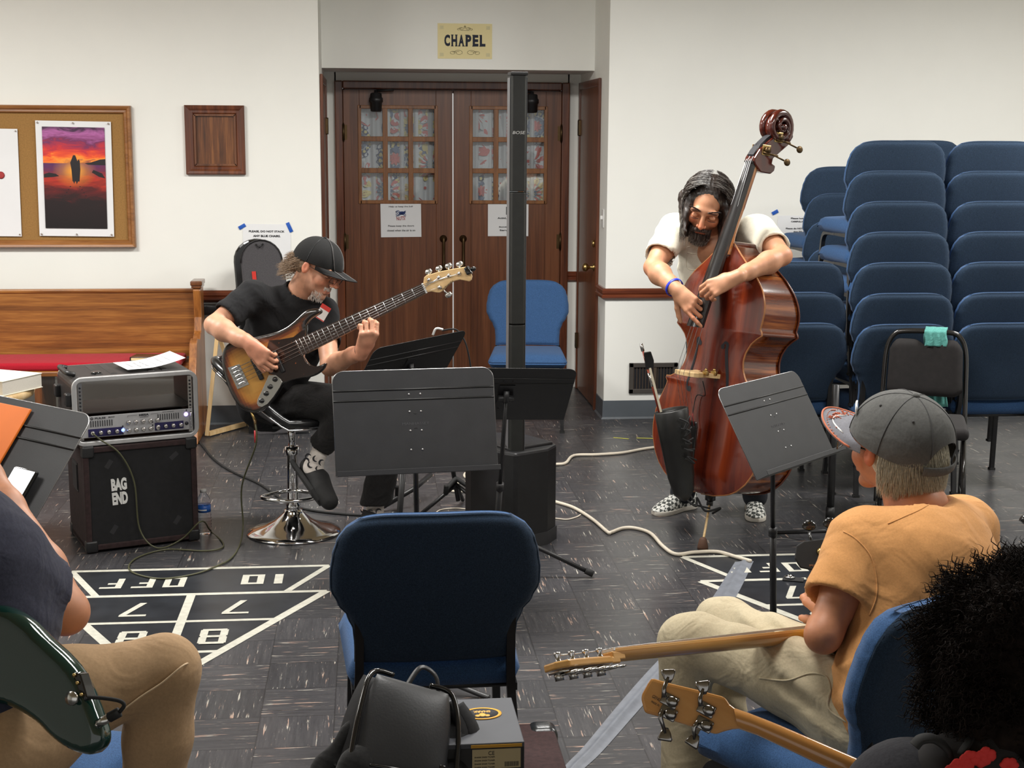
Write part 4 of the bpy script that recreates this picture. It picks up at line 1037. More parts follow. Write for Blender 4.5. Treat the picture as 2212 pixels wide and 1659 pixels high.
# rack case
RW, RD, RH = .535, .36, .298; FR = FB @ T(-.006, -.0, CHt+.0045)
t = thing('rack_case', 'moulded black rack case with aluminium rims, standing on the speaker cabinet', 'rack case', Mx=FR)
q = MB()
def rr_pts(W, H, r, n=6):
    P = []
    for cx, cz, a0 in ((W/2-r, H/2-r, 0), (-W/2+r, H/2-r, 90), (-W/2+r, -H/2+r, 180), (W/2-r, -H/2+r, 270)):
        for k in range(n+1): a = math.radians(a0+k*90/n); P.append((cx+r*math.cos(a), cz+r*math.sin(a)))
    return P
def ringp(mb, W, H, r, wt, y0, y1, zc, mi=0, ri=None):
    o_ = rr_pts(W, H, r); i_ = rr_pts(W-2*wt, H-2*wt, max(.004, (ri if ri is not None else r-wt))); n = len(o_)
    vs = [(x, y0, z+zc) for x, z in o_]+[(x, y0, z+zc) for x, z in i_]+[(x, y1, z+zc) for x, z in o_]+[(x, y1, z+zc) for x, z in i_]
    fs = []
    for k in range(n):
        j = (k+1) % n
        fs += [(k, j, n+j, n+k), (2*n+j, 2*n+k, 3*n+k, 3*n+j), (j, k, 2*n+k, 2*n+j), (n+k, n+j, 3*n+j, 3*n+k)]
    mb.add(vs, fs, mi, False)
ringp(q, RW, RH, .045, .022, -RD/2+.012, RD/2-.012, RH/2, 0, .02)
for x in (-.14, -.08, .08, .14): q.rbox((x, 0, RH-.002), (.03, RD-.10, .010), .004, 2)
q.build('case_shell', mat('case_plastic', (.022, .020, .020), .45, 0, .15, 30, .15, 500), t, bevel=.003)
q = MB(); ringp(q, RW, RH, .046, .020, -RD/2, -RD/2+.018, RH/2, 0, .02); q.build('aluminium_rim', mat('aluminium', (.52, .52, .52), .34, .45, .05, 30), t, bevel=.003)
q = MB(); ringp(q, RW, RH, .046, .020, RD/2-.018, RD/2, RH/2, 0, .02); q.build('aluminium_rim', MT['nickel'], t, bevel=.003)
for s in (-1, 1):
    q = MB(); q.box((s*(RW/2-.034), -RD/2+.012, RH/2), (.018, .003, RH-.05)); q.build('rack_rail', MT['nickel'], t)
    q = MB()
    for k in range(14): q.lathe([(0, 0), (.0042, 0), (.0042, .0012), (0, .0012)], 8, frame((s*(RW/2-.034), -RD/2+.0092, .05+k*.0155), x=(1, 0, 0), z=(0, -1, 0)))
    q.build('rail_holes', MT['ink'], t)
for y in (-RD/2+.045, RD/2-.06):     # latches
    for z, h in ((.20, .055), (.075, .05)): q = MB(); q.rbox((-RW/2-.009, y, z), (.028, .048, h), .008); q.build('latch', MT['black_plastic'], t)
q = MB(); q.tube(catmull([(-RW/2+.03, -.10, RH+.002), (-RW/2+.0, -.09, RH+.010), (-RW/2-.004, 0, RH+.012), (-RW/2+.0, .09, RH+.010), (-RW/2+.03, .10, RH+.002)], 6), .011, 10); q.build('carry_handle', MT['black_plastic'], t)
q = MB(); q.lathe([(0, 0), (.022, 0), (.022, .006), (.014, .008), (0, .008)], 18, T(-.15, -.10, RH+.002)); q.build('button_plug', MT['black_gloss'], t)
q = MB(); q.box((0, 0, .138), (RW-.05, RD-.05, .004)); q.build('shelf', mat('shelf_black', (.015, .013, .012), .5), t)
# amplifier head in the rack
FA = FR @ T(0, -RD/2+.006, .082); AW, AH = .482, .092
t = thing('amplifier_head', 'silver bass amplifier head with small knobs, mounted in the rack case', 'amplifier', Mx=FA)
q = MB(); q.box((0, .001, 0), (AW, .004, AH)); q.build('front_panel', mat('panel_silver', (.42, .42, .43), .4, .35, .04, 30), t, bevel=.001)
q = MB(); q.box((0, .15, 0), (.42, .28, AH-.008)); q.build('chassis', MT['black_metal'], t)
NB = mat('panel_navy', (.015, .012, .07), .4)
for x, z, w in ((-.135, -.026, .145), (.137, -.022, .125)): q = MB(); q.box((x, -.0015, z), (w, .002, .034)); q.build('navy_panel', NB, t)
KN = mat('knob_metal', (.66, .64, .62), .22, 1, .03, 30)
def knob(x, z, r=.0088):
    k = MB(); Fk = frame((x, -.002, z), x=(1, 0, 0), z=(0, -1, 0)); k.lathe([(0, 0), (r*1.15, 0), (r, .003), (r*.92, .012), (r*.6, .0135), (0, .0135)], 14, Fk); k.build('knob', KN, t)
for i in range(4): knob(-.19+i*.034, -.026)
for i in range(5): knob(-.037+i*.031, .008); knob(-.037+i*.031, -.027)
for i in range(4): knob(.088+i*.033, -.022)
q = MB()
for i in range(10): q.box((-.195+i*.0098, -.0015, .013), (.0035, .002, .026)); q.box((.090+i*.0098, -.0015, .019), (.0035, .002, .026))
q.build('vent_slots', MT['ink'], t)
q = MB(); Ff = frame((0, -.0012, 0), x=(1, 0, 0), z=(0, -1, 0)); q.text('MESA', .042, .0085, Ff @ T(.030, .035, 0), bold=.05); q.text('PULSE', .045, .0075, Ff @ T(-.155, .036, 0), bold=.03); q.text('800', .026, .005, Ff @ T(-.108, .037, 0), bold=0); q.text('BASS AMPLIFIER', .05, .003, Ff @ T(.135, .040, 0)); q.text('ENGINEERING', .036, .003, Ff @ T(.030, .026, 0))
for a_, b_ in (((-.040, .030), (.0, .036)), ((.058, .036), (.09, .030))): q.tube([(a_[0], a_[1], .0006), (a_[0] if a_[0] < 0 else b_[0], max(a_[1], b_[1]), .0006), (b_[0], b_[1], .0006)], .0005, 4, Mx=Ff)
q.lathe([(.003, 0), (.006, 0), (.006, .0006), (.003, .0006)], 12, Ff @ T(-.190, .036, 0)); q.build('lettering', MT['ink'], t)
q = MB(); q.lathe([(0, 0), (.008, 0), (.006, .004), (0, .006)], 14, frame((-.062, -.001, -.024), x=(1, 0, 0), z=(0, -1, 0))); q.build('blue_lamp', mat('led_blue', (.15, .25, 1), .3, emit=2.5), t)
q = MB(); q.lathe([(0, 0), (.009, 0), (.007, .004), (0, .006)], 14, frame((.212, -.001, .022), x=(1, 0, 0), z=(0, -1, 0))); q.build('violet_lamp', mat('led_violet', (.45, .3, 1), .3, emit=2.5), t)
q = MB(); q.lathe([(0, 0), (.008, 0), (.008, .003), (.004, .004), (0, .014)], 12, frame((.213, -.001, -.018), x=(1, 0, 0), z=(0, -1, 0))); q.build('toggle_switch', MT['black_metal'], t)
q = MB(); q.tube(catmull([(.230, 0, -.034), (.230, -.018, -.030), (.230, -.020, 0), (.230, -.018, .030), (.230, 0, .034)], 5), .0045, 10); q.build('rack_handle', MT['chrome'], t)
q = MB()
for x, z in ((-.062, -.007), (-.062, -.040), (.065, .0), (.065, -.014), (.065, -.028), (.214, .04)): q.ell((x, -.002, z), (.0036, .002, .0036), 8, 5)
q.build('panel_screws', MT['ink'], t)
# sheet on the rack and small black book on the pew
t = thing('printed_page', 'white printed page lying bent on top of the rack case', 'paper', FR @ V((.08, 0, RH+.01)))
q = MB(); Fp = FR @ T(.095, -.025, RH+.010) @ R('Z', 6)
def pg(u, v): return ((u-.5)*.26, (v-.5)*.20, .004+.03*max(0, u-.35)**1.5*2+.004*v)
q.grid(pg, 14, 8, Mx=Fp); q.grid(lambda u, v: tuple(V(pg(u, v))-V((0, 0, .0006))), 14, 8, Mx=Fp, flip=True); q.build('page', MT['paper'], t, world=True)
q = MB()
for i in range(6):
    for j in range(9):
        u = .15+i*.13; v = .2+j*.07; p_ = V(pg(u, v)); q.box((p_.x, p_.y, p_.z+.001), (.010+.004*((i*j) % 3), .006, .0004), Fp)
q.build('printed_text', MT['ink_grey'], t, world=True)
t = thing('hymn_book', 'small black book lying on the red pew pad', 'book', (-1.24, 8.30, .487)); Fb = T(-1.27, 8.33, .497) @ R('Z', -8)
q = MB(); q.rbox((0, 0, .012), (.20, .13, .004), .002, 2, Fb); q.rbox((0, 0, -.008), (.20, .13, .004), .002, 2, Fb); q.box((-.098, 0, .002), (.004, .13, .02), Fb); q.build('book_cover', MT['black_gloss'], t, world=True)
q = MB(); q.box((.0, 0, .002), (.188, .124, .016), Fb); q.build('book_pages', MT['paper_warm'], t, world=True)
# ================================================================ bar stool
SX, SY, SZ = -.352, 6.31, .548
t = thing('bar_stool', 'chrome pedestal bar stool with a black bucket seat, under the seated bassist', 'stool', (SX, SY, 0))
q = MB(); q.lathe([(0, 0), (.206, 0), (.212, .004), (.210, .009), (.18, .018), (.13, .034), (.085, .058), (.055, .085), (.042, .10), (.040, .11), (0, .11)], 56, T(SX, SY, 0)); q.build('base_disc', MT['chrome'], t, world=True)
q = MB(); q.lathe([(.034, .10), (.034, .13), (.027, .14), (.027, .36), (.032, .365), (.032, .40), (.0, .40)], 28, T(SX, SY, 0)); q.build('outer_column', MT['chrome'], t, world=True)
q = MB(); q.tube([(SX, SY, .39), (SX, SY, SZ-.04)], .017, 16); q.build('gas_lift', MT['chrome'], t, world=True)
q = MB(); q.tube(catmull([(SX, SY-.02, .20), (SX+.06, SY-.05, .20), (SX+.13, SY-.13, .20), (SX+.05, SY-.20, .20), (SX-.05, SY-.20, .20), (SX-.13, SY-.13, .20), (SX-.06, SY-.05, .20)], 7, closed=True), .009, 10, closed=True); q.build('foot_ring', MT['chrome'], t, world=True)
VIN = mat('black_vinyl', (.010, .010, .011), .28, 0, .2, 12, .15, 60, coat=.15)
q = MB()
def bucket(a, v):  # a round the rim, v from centre to rim; the back rises towards -x
    th = a*2*math.pi; bk = max(0, -math.cos(th))**1.3
    r = .215*v; z = SZ-.012+.02*v**3+bk*(v**4)*.25
    return (SX-.0+math.cos(th)*r*(1.0+.50*bk*v*v), SY+math.sin(th)*r*.98, z)
q.grid(lambda a, v: bucket(a, v), 48, 14, cu=True); q.grid(lambda a, v: tuple(V(bucket(a, v))-V((0, 0, .035*(1-.35*v)))-V((math.cos(a*6.283)*-.0*v, 0, 0))+V((math.cos(a*6.283)*.018*v**4, math.sin(a*6.283)*.012*v**4, 0))), 48, 14, cu=True, flip=True)
q.tube([tuple(V(bucket(k/48, 1))+V((math.cos(k/48*6.283)*.006, math.sin(k/48*6.283)*.005, -.012))) for k in range(48)], .020, 12, closed=True); q.build('seat', VIN, t, world=True)
q = MB(); q.tube([tuple(V(bucket(k/48, 1))+V((math.cos(k/48*6.283)*.020, math.sin(k/48*6.283)*.018, -.036))) for k in range(48)], .005, 10, closed=True); q.build('chrome_rim', MT['chrome'], t, world=True)
q = MB(); q.box((SX, SY, SZ-.045), (.16, .16, .012)); q.build('seat_plate', MT['black_metal'], t, world=True)
# ================================================================ column loudspeaker
FC = T(.625, 6.17, 0) @ R('Z', 32)
t = thing('column_speaker', 'tall slim black column loudspeaker rising from its floor subwoofer', 'loudspeaker', Mx=FC)
q = MB(); SP = [(-.13, -.20), (.05, -.20), (.14, -.15), (.155, -.05), (.155, .12), (.12, .19), (-.12, .19), (-.15, .10), (-.15, -.15)]
q.prism(SP, .05, .435); q.prism([(x*.9, y*.9) for x, y in SP], .012, .05); q.build('subwoofer_body', mat('speaker_black', (.011, .011, .012), .5, 0, .2, 30, .2, 700), t, bevel=.012)
q = MB(); q.rbox((0, .0, .438), (.24, .30, .02), .008); q.build('subwoofer_top', MT['black_plastic'], t)
q = MB(); q.prism([(-.13, -.204), (.05, -.204), (.142, -.154), (.16, -.05), (.15, -.06), (.13, -.14), (.04, -.19), (-.13, -.19)], .0, .06); q.build('foot_guard', mat('guard_grey', (.03, .03, .032), .4), t)
q = MB()
for i in range(4): q.lathe([(0, 0), (.009, 0), (.009, .002), (0, .002)], 10, T(.06+.02*i, .08, .448))
q.build('control_dots', MT['nickel'], t)
Fc2 = T(.628, 6.02, 0) @ R('Z', 3)
def colseg(z0, z1, nm, w=.071, d=.09):
    q = MB(); P = [(-w/2, d/2), (-w/2, -d*.25), (-w*.36, -d*.45), (w*.36, -d*.45), (w/2, -d*.25), (w/2, d/2)]; q.prism(P, z0, z1); return q.build(nm, mat('column_grille', (.016, .017, .015), .55, 0, .15, 30, .4, 1200), t, Fc2, world=True, bevel=.003)
colseg(1.552, 2.03, 'array_column'); colseg(.99, 1.547, 'array_column'); colseg(.43, .985, 'extension_column')
q = MB(); q.box((0, 0, 2.036), (.073, .092, .014)); q.build('top_cap', MT['black_plastic'], t, Fc2, world=True, bevel=.003)
q = MB()
for s in (-1, 1): q.box((s*.0362, .01, 1.23), (.0015, .07, 1.58))
q.build('side_trim', mat('column_trim', (.16, .16, .17), .35), t, Fc2, world=True)
q = MB(); q.text('BOSE', .050, .012, frame((0, -.0415, 1.795), x=(1, 0, 0), z=(0, -1, 0)) @ Matrix(((1, .25, 0, 0), (0, 1, 0, 0), (0, 0, 1, 0), (0, 0, 0, 1))), bold=.0, th=.001); q.build('logo_lettering', MT['white'], t, Fc2, world=True)
# ================================================================ guitar stand by the speaker
g = gr(990, 1108); t = thing('guitar_stand', 'small black tubular guitar stand on the floor beside the column speaker', 'guitar stand', g)
q = MB(); top = g+V((-.06, .02, .42)); q.tube([g+V((.0, 0, .06)), top], .011, 10); q.build('upright', MT['black_metal'], t, world=True)
for a in (200, 330, 80):
    q = MB(); a = math.radians(a); q.tube([g+V((-.01, 0, .14)), g+V((math.cos(a)*.2, math.sin(a)*.2, .012))], .010, 8); q.build('stand_leg', MT['black_metal'], t, world=True)
for s in (-1, 1):
    q = MB(); q.tube(catmull([g+V((-.01, 0, .17)), g+V((s*.06, -.05, .13)), g+V((s*.065, -.12, .13)), g+V((s*.065, -.13, .17))], 5), .012, 8); q.build('cradle_arm', MT['rubber'], t, world=True)
# second one left of the bar-stool foot
g = gr(845, 1112); t = thing('guitar_stand', 'low black tubular stand on the floor behind the seated player foot', 'guitar stand', g)
q = MB(); q.tube([g+V((-.05, .05, .02)), g+V((.12, .12, .10)), g+V((.2, .3, .12))], .013, 8); q.build('stand_leg', MT['black_metal'], t, world=True)
q = MB(); q.tube([g+V((.03, .1, .06)), g+V((.03, .06, .12)), g+V((-.01, .05, .13))], .011, 8); q.build('cradle_arm', MT['rubber'], t, world=True)
# ================================================================ water bottle
g = gr(442, 1152); t = thing('water_bottle', 'small clear plastic water bottle with a blue label beside the speaker cabinet', 'bottle', g)
GL = glass('bottle_plastic', (.93, .96, 1), .05, 1.12)
prof = [(0, .002), (.027, .0), (.031, .006)]
for k in range(6): z = .012+k*.014; prof += [(.031, z), (.0325, z+.005), (.031, z+.010)]
prof += [(.0305, .10), (.0305, .138), (.032, .142), (.028, .160), (.018, .180), (.0125, .188), (.0125, .192)]
q = MB(); q.lathe(prof, 28, T(*g)); q.build('bottle_body', GL, t, world=True)
q = MB(); q.lathe([(.0312, .103), (.0314, .136)], 28, T(*g)); q.build('bottle_label', mat('label_blue', srgb(36, 92, 178), .4), t, world=True)
q = MB(); q.lathe([(0, .206), (.0135, .206), (.0145, .204), (.0145, .192), (.0, .192)], 20, T(*g)); q.build('bottle_cap', MT['white'], t, world=True)
q = MB(); q.lathe([(0.0316, .112), (.0316, .118)], 28, T(*g), a0=200, a1=300); q.build('label_print', MT['white'], t, world=True)
# ================================================================ table with a thick pad at the left edge
g = V((-1.76, 6.12, .70)); t = thing('round_table', 'pale round wooden table at the left edge, behind the music stand', 'table', (g.x, g.y, 0))
q = MB(); q.lathe([(0, -.055), (.24, -.055), (.33, -.02), (.335, .0), (.33, .012), (0, .012)], 48, T(*g)); q.build('table_top', MT['pale_wood'], t, world=True)
for a in (40, 130, 220, 310):
    q = MB(); a = math.radians(a); q.tube([(g.x+math.cos(a)*.20, g.y+math.sin(a)*.2, .65), (g.x+math.cos(a)*.25, g.y+math.sin(a)*.25, 0.0)], .016, 10); q.build('leg', MT['pale_wood'], t, world=True)
t = thing('thick_book', 'thick cream covered book lying on the round wooden table', 'book', (-1.72, 6.12, .713)); Fb = T(-1.585, 6.10, .713) @ R('Z', -28)
q = MB(); q.rbox((0, 0, .0615), (.32, .24, .003), .001, 1, Fb); q.rbox((0, 0, .0025), (.32, .24, .003), .001, 1, Fb); q.build('book_cover', mat('cream_cover', srgb(236, 232, 212), .6), t, world=True)
q = MB(); q.box((.0, 0, .032), (.312, .235, .056), Fb); q.build('book_pages', mat('page_edges', srgb(206, 200, 188), .8, 0, .06, 300), t, world=True)
# ================================================================ behind the seated bassist
f1 = gr(447, 944); t = thing('folding_easel', 'small folded stand of pale wood on the floor between the pew and the stool', 'easel', f1)
def bar(p, q_, w=.022): m = MB(); m.tube([p, q_], w*.7, 4, sm=False, up=(1, 0, 0)); return m
bar(f1+V((0, 0, .01)), f1+V((.075, .02, .60))).build('leg', MT['pale_wood'], t, world=True)
bar(f1+V((.22, .30, .01)), f1+V((.085, .05, .60))).build('leg', MT['pale_wood'], t, world=True)
bar(f1+V((.02, .01, .165)), f1+V((.30, .01, .165)), .03).build('cross_bar', MT['pale_wood'], t, world=True)
bar(f1+V((.01, .0, .02)), f1+V((.20, .28, .02)), .025).build('floor_bar', MT['pale_wood'], t, world=True)
g = at(600, 560, 8.55); t = thing('gig_bag', 'grey and black padded gig bag leaning on the wall behind the seated bassist', 'instrument bag', (g.x, 8.5, 0))
Fg = frame((g.x-.02, 8.56, .0), x=(1, 0, 0), z=(0, -1, 0)) @ T(0, 0, .0) @ R('Z', 4) @ S(1.06, 1.03, 1)
P = [(-.135, .0)]+[(.0-.125*math.cos(math.radians(a)), 1.02+.125*math.sin(math.radians(a))) for a in range(0, 181, 15)]+[(.21, .0)]
q = MB(); q.prism(P, 0, .05, Fg @ T(-.03, 0, 0)); q.build('bag_back', MT['black_gloss'], t, world=True, bevel=.012)
q = MB(); q.prism([(x*.92+.018, y*.995) for x, y in P], .05, .085, Fg @ T(-.015, 0, 0)); q.build('bag_front', cloth('grey_nylon', srgb(74, 72, 74), .8, 700, .3), t, world=True, bevel=.012)
q = MB(); q.tube([(x*.92+.018, y*.995, .088) for x, y in P[1:-1]], .004, 6, Mx=Fg @ T(-.015, 0, 0)); q.build('piping', MT['black_plastic'], t, world=True)
q = MB(); q.box((-.045, .93, .088), (.022, .065, .006), Fg @ R('Z', 0)); q.build('red_tag', mat('tag_red', srgb(190, 44, 34), .6), t, world=True)
q = MB(); q.tube([(-.02, 1.115, .088), (.0, 1.10, .1), (.02, 1.115, .088)], .005, 6, Mx=Fg); q.build('hang_loop', MT['black_plastic'], t, world=True)
g = at(455, 668, 8.72); t = thing('cable_pouch', 'small black pouch hanging on the wall under the chair rail beside the pew', 'pouch', (g.x, 8.76, g.z))
q = MB(); q.rbox((g.x+.01, 8.775, g.z-.005), (.16, .07, .085), .03, 4); q.build('pouch_body', VIN, t, world=True); q = MB(); q.tube([(g.x-.05, 8.775, g.z+.02), (g.x-.05, 8.795, .78)], .004, 6); q.tube([(g.x+.05, 8.775, g.z+.02), (g.x+.05, 8.795, .78)], .004, 6); q.build('hanging_strap', MT['black_plastic'], t, world=True)
# ================================================================ black padded chair with a teal cloth
FK = T(2.59, 6.32, 0) @ R('Z', -20) @ S(.92, .95, 1)
t = thing('padded_chair', 'empty black padded chair with a teal cloth tied on its back', 'chair', Mx=FK)
BF = mat('black_fabric', (.012, .010, .010), .9, 0, .2, 30, .3, 500, sheen=.1)
q = MB()
def bkp(u, v, s):
    z = .56+v*.27; w = .19-.006*v; x = (u-.5)*2*w; cr = max(0, abs(u-.5)*2-.75)/.25; z -= (cr**2)*.05*v; z += (1-v)*cr**2*.03
    if v > .7: z -= .03*math.exp(-((u-.5)/.10)**2)*(v-.7)/.3
    e = math.sqrt(max(0, 1-max(0, 1-min(u, 1-u)/.10)**2))*math.sqrt(max(0, 1-max(0, 1-min(v, 1-v)/.14)**2)); return (x, .20+.045*v+s*(.003+.02*e)-.03*(1-(2*u-1)**2)*0+.02*(2*u-1)**2*-1, z)
q.grid(lambda u, v: bkp(u, v, -1), 24, 18); q.grid(lambda u, v: bkp(u, v, 1), 24, 18, flip=True); q.build('backrest', BF, t)
q = MB(); q.rbox((0, -.02, .455), (.42, .42, .055), .026, 4); q.build('seat', BF, t)
GB = mat('glossy_black_tube', (.014, .013, .012), .18, 0, .1, 20, coat=.6)
q = MB(); q.tube(catmull([(-.215, .27, .01), (-.212, .20, .40), (-.208, .225, .60), (-.200, .245, .77), (-.165, .252, .845), (-.10, .252, .865), (.10, .252, .865), (.165, .252, .845), (.200, .245, .77), (.208, .225, .60), (.212, .20, .40), (.215, .27, .01)], 6), .013, 10); q.build('back_frame', GB, t)
for s in (-1, 1):
    q = MB(); q.tube([(s*.205, -.24, .01), (s*.19, -.16, .43), (s*.19, .19, .43)], .012, 10); q.build('front_leg', GB, t)
    q = MB(); q.tube([(s*.213, -.23, .10), (s*.213, .255, .12)], .008, 8); q.build('side_rail', GB, t)
q = MB(); q.tube([(-.2, -.228, .14), (.2, -.228, .14)], .008, 8); q.build('stretcher', GB, t)
t = thing('teal_cloth', 'teal cotton cloth wrapped over the back of the black padded chair', 'cloth', FK @ V((.05, .25, .86)))
TE = cloth('teal_cotton', srgb(92, 158, 150), .9, 900, .4, .15, .8, 25, .006)
q = MB()
def clo(u, v):
    x = .045+(u-.5)*.11+.004*math.sin(v*20); s = v*3.2
    pts = [(.215, .80), (.218, .835), (.222, .868), (.250, .888), (.278, .868), (.288, .80), (.285, .70), (.275, .58), (.262, .50)]
    k = v*(len(pts)-1); i = min(int(k), len(pts)-2); f = k-i; y = pts[i][0]+(pts[i+1][0]-pts[i][0])*f; z = pts[i][1]+(pts[i+1][1]-pts[i][1])*f
    return (x+(.03 if v > .6 else 0)*(v-.6)*2, y+.004*math.sin(u*18+v*4), z)
q.grid(clo, 16, 40, Mx=FK); q.build('cloth_sheet', TE, t, world=True, solid=.004)
# ================================================================ people: shared builders
def skin_mat(name, col, rough=.5):
    m, nt, b = nmat(name); at_ = N(nt, 'ShaderNodeAttribute', attribute_name='tint'); vec = mapped(nt)
    nz = ramp(nt, noise(nt, vec, 35, 4), [(.3, tuple(c*.88 for c in col[:3])), (.7, tuple(min(1, c*1.08) for c in col[:3]))])
    mx = N(nt, 'ShaderNodeMix', data_type='RGBA', blend_type='MULTIPLY'); mx.inputs['Factor'].default_value = 1
    nt.links.new(nz, mx.inputs[6]); nt.links.new(at_.outputs['Color'], mx.inputs[7]); nt.links.new(mx.outputs[2], b.inputs['Base Color'])
    b.inputs['Roughness'].default_value = rough; b.inputs['Subsurface Weight'].default_value = .12; b.inputs['Subsurface Radius'].default_value = (.01, .004, .002); b.inputs['Subsurface Scale'].default_value = .6
    bump(nt, noise(nt, vec, 420, 3), b, .12, .0008); return m
def ones(vs): return np.ones((len(vs), 3))
def headframe(c, fwd, up): return _hf(c, fwd, up)
def _hf(c, fwd, up):
    Y = V(fwd).normalized(); X = Y.cross(V(up)).normalized(); Z = X.cross(Y); c = V(c)
    return Matrix(((X.x, Y.x, Z.x, c.x), (X.y, Y.y, Z.y, c.y), (X.z, Y.z, Z.z, c.z), (0, 0, 0, 1)))
def head(Sd, H, nose=1.0, neck=None, jaw=1.0, ears=True):
    P = lambda x, y, z: H @ V((x, y, z)); Rm = H.to_3x3(); e = lambda c, r, k=.02, op='add': Sd.ell(P(*c), r, k, [list(v) for v in Rm], op)
    e((0, -.012, .03), (.076, .097, .086)); e((0, .028, .022), (.066, .064, .070), .03); e((0, .030, -.045), (.056*jaw, .058, .058), .03)
    e((0, .066, -.092), (.026*jaw, .022, .020), .03)
    for s in (-1, 1): e((s*.040, .050, -.026), (.026, .030, .030), .02)
    Sd.cone(P(-.042, .078, .027), P(.042, .078, .027), .0125, .0125, .02)
    for s in (-1, 1): e((s*.032, .098, .004), (.020, .014, .013), .012, 'sub')
    Sd.cone(P(0, .086, .018), P(0, .104*1.0+.008*nose, -.024), .0085, .0125, .012)
    for s in (-1, 1): e((s*.013, .098, -.030), (.0085, .012, .008), .006)
    for s in (-1, 1): e((s*.032, .0755, .002), (.0165, .0135, .0120), .006)
    Sd.cone(P(-.019, .084, -.057), P(.019, .084, -.057), .0062, .0062, .008); Sd.cone(P(-.016, .083, -.068), P(.016, .083, -.068), .0072, .0072, .008)
    Sd.cone(P(-.022, .0915, -.0622), P(.022, .0915, -.0622), .0016, .0016, .002, None, 'sub')
    if ears:
        for s in (-1, 1):
            e((s*.079, -.008, .0), (.009, .019, .030), .008); e((s*.088, -.004, .003), (.006, .010, .017), .004, 'sub')
    if neck is not None: Sd.cone(P(0, -.022, -.045), neck, .056, .062, .03)
    return P
def face_paint(H, base=(1, 1, 1), stubble=None, brow=(.25, .2, .17), lips=(.95, .68, .66), shadow=None, lash=True, extra=None):
    Hi = np.array(H.inverted())
    def f(vs):
        q = vs @ Hi[:3, :3].T+Hi[:3, 3]; x, y, z = q[:, 0], q[:, 1], q[:, 2]; c = np.tile(np.array(base, float), (len(vs), 1))
        def blend(m, col): 
            m = np.clip(m, 0, 1)[:, None]; c[:] = c*(1-m)+c*np.array(col)[None]*m
        fr = y > .03
        near = lambda cx, cz, rx, rz: np.exp(-(((x-cx)/rx)**2+((z-cz)/rz)**2)**2)
        blend(near(0, -.062, .024, .012)*fr, lips)
        blend(near(0, -.022, .02, .02)*fr*(y > .09), (1.05, .82, .78))
        for s in (-1, 1):
            blend(near(s*.045, -.028, .024, .02)*fr, (1.02, .86, .82))
            blend(near(s*.034, .030+.004*0, .024, .006)*(y > .06), brow)
            if lash: blend(near(s*.032, -.005, .017, .0028)*(y > .07), (.15, .1, .08))
            blend((np.abs(x) > .074)*(np.abs(z) < .04)*np.exp(-((y+.01)/.03)**2), (1.02, .84, .80))
        if stubble is not None: blend(((z < -.032)*(y > .0)*1.0)*np.clip((-.03-z)/.02, 0, 1)*stubble[1], stubble[0])
        if extra: extra(x, y, z, blend)
        return c
    return f
def arm(Sd, sh, el, wr, k=.02, sc=1.0, fat=1.0):
    sh, el, wr = V(sh), V(el), V(wr); m = sh.lerp(el, .45); f = el.lerp(wr, .28)
    Sd.chain([sh, m, el], [.050*sc*fat, .046*sc*fat, .038*sc], .02); Sd.chain([el, f, el.lerp(wr, .7), wr], [.037*sc, .041*sc*fat, .032*sc, .0255*sc], .02)
def hand(Sd, wr, d, n, side=1, curl=(40, 45, 50, 55), c2=None, spread=.0, thumb=(.55, .6, .2), sc=1.0, res=None):
    """d: wrist to knuckles, n: the way the palm faces, thumb on side*(d x n)"""
    wr = V(wr); d = V(d).normalized(); n = V(n); n = (n-d*n.dot(d)).normalized(); l = d.cross(n)*side
    kn = []; L = .092*sc
    offs = (.031, .0105, -.0105, -.030); flen = ((.043, .026, .021), (.048, .029, .022), (.044, .028, .021), (.034, .021, .018))
    Sd.cone(wr-d*.03*sc, wr+d*.015*sc, .026*sc, .024*sc, .02)
    for i, o in enumerate(offs):
        k_ = wr+d*(L-.006*abs(i-1))*sc+l*o*sc-n*.002; kn.append(k_)
        Sd.cone(wr+l*o*.5*sc+d*.012, k_, .0165*sc, .0112*sc, .014)
    Sd.ell(wr+d*.045*sc+n*.008*sc, .026*sc, .02); Sd.ell(wr+d*.03*sc+l*.02*sc+n*.010*sc, .020*sc, .015)
    tips = []
    for i in range(4):
        a = math.radians(curl[i]); b = math.radians((c2 or curl)[i]); p = kn[i]; dr = (d+l*offs[i]*spread*12).normalized(); r0 = (.0098, .0102, .0096, .0086)[i]*sc
        ang = 0
        for j, (q, w) in enumerate(zip(flen[i], (a, b, b*.7))):
            ang += w; v = dr*math.cos(ang)+n*math.sin(ang); p2 = p+v*q*sc; r1 = r0*(.93 if j < 2 else .82)
            Sd.cone(p, p2, r0, r1, .004); p = p2; r0 = r1
        tips.append(p)
    tb = wr+d*.022*sc+l*.022*sc+n*.008*sc; a, b, c = thumb
    v1 = (d*a+l*b+n*c).normalized(); p1 = tb+v1*.042*sc; v2 = (v1+d*.35+n*.25).normalized(); p2 = p1+v2*.032*sc; v3 = (v2+d*.3).normalized(); p3 = p2+v3*.024*sc
    Sd.cone(tb, p1, .0165*sc, .0125*sc, .012); Sd.cone(p1, p2, .0118*sc, .0108*sc, .004); Sd.cone(p2, p3, .0108*sc, .0085*sc, .004)
    return kn, tips, p3
def mtree(mv):
    from mathutils.bvhtree import BVHTree
    return BVHTree.FromPolygons([tuple(v) for v in mv[0]], [tuple(int(i) for i in f) for f in mv[1]])
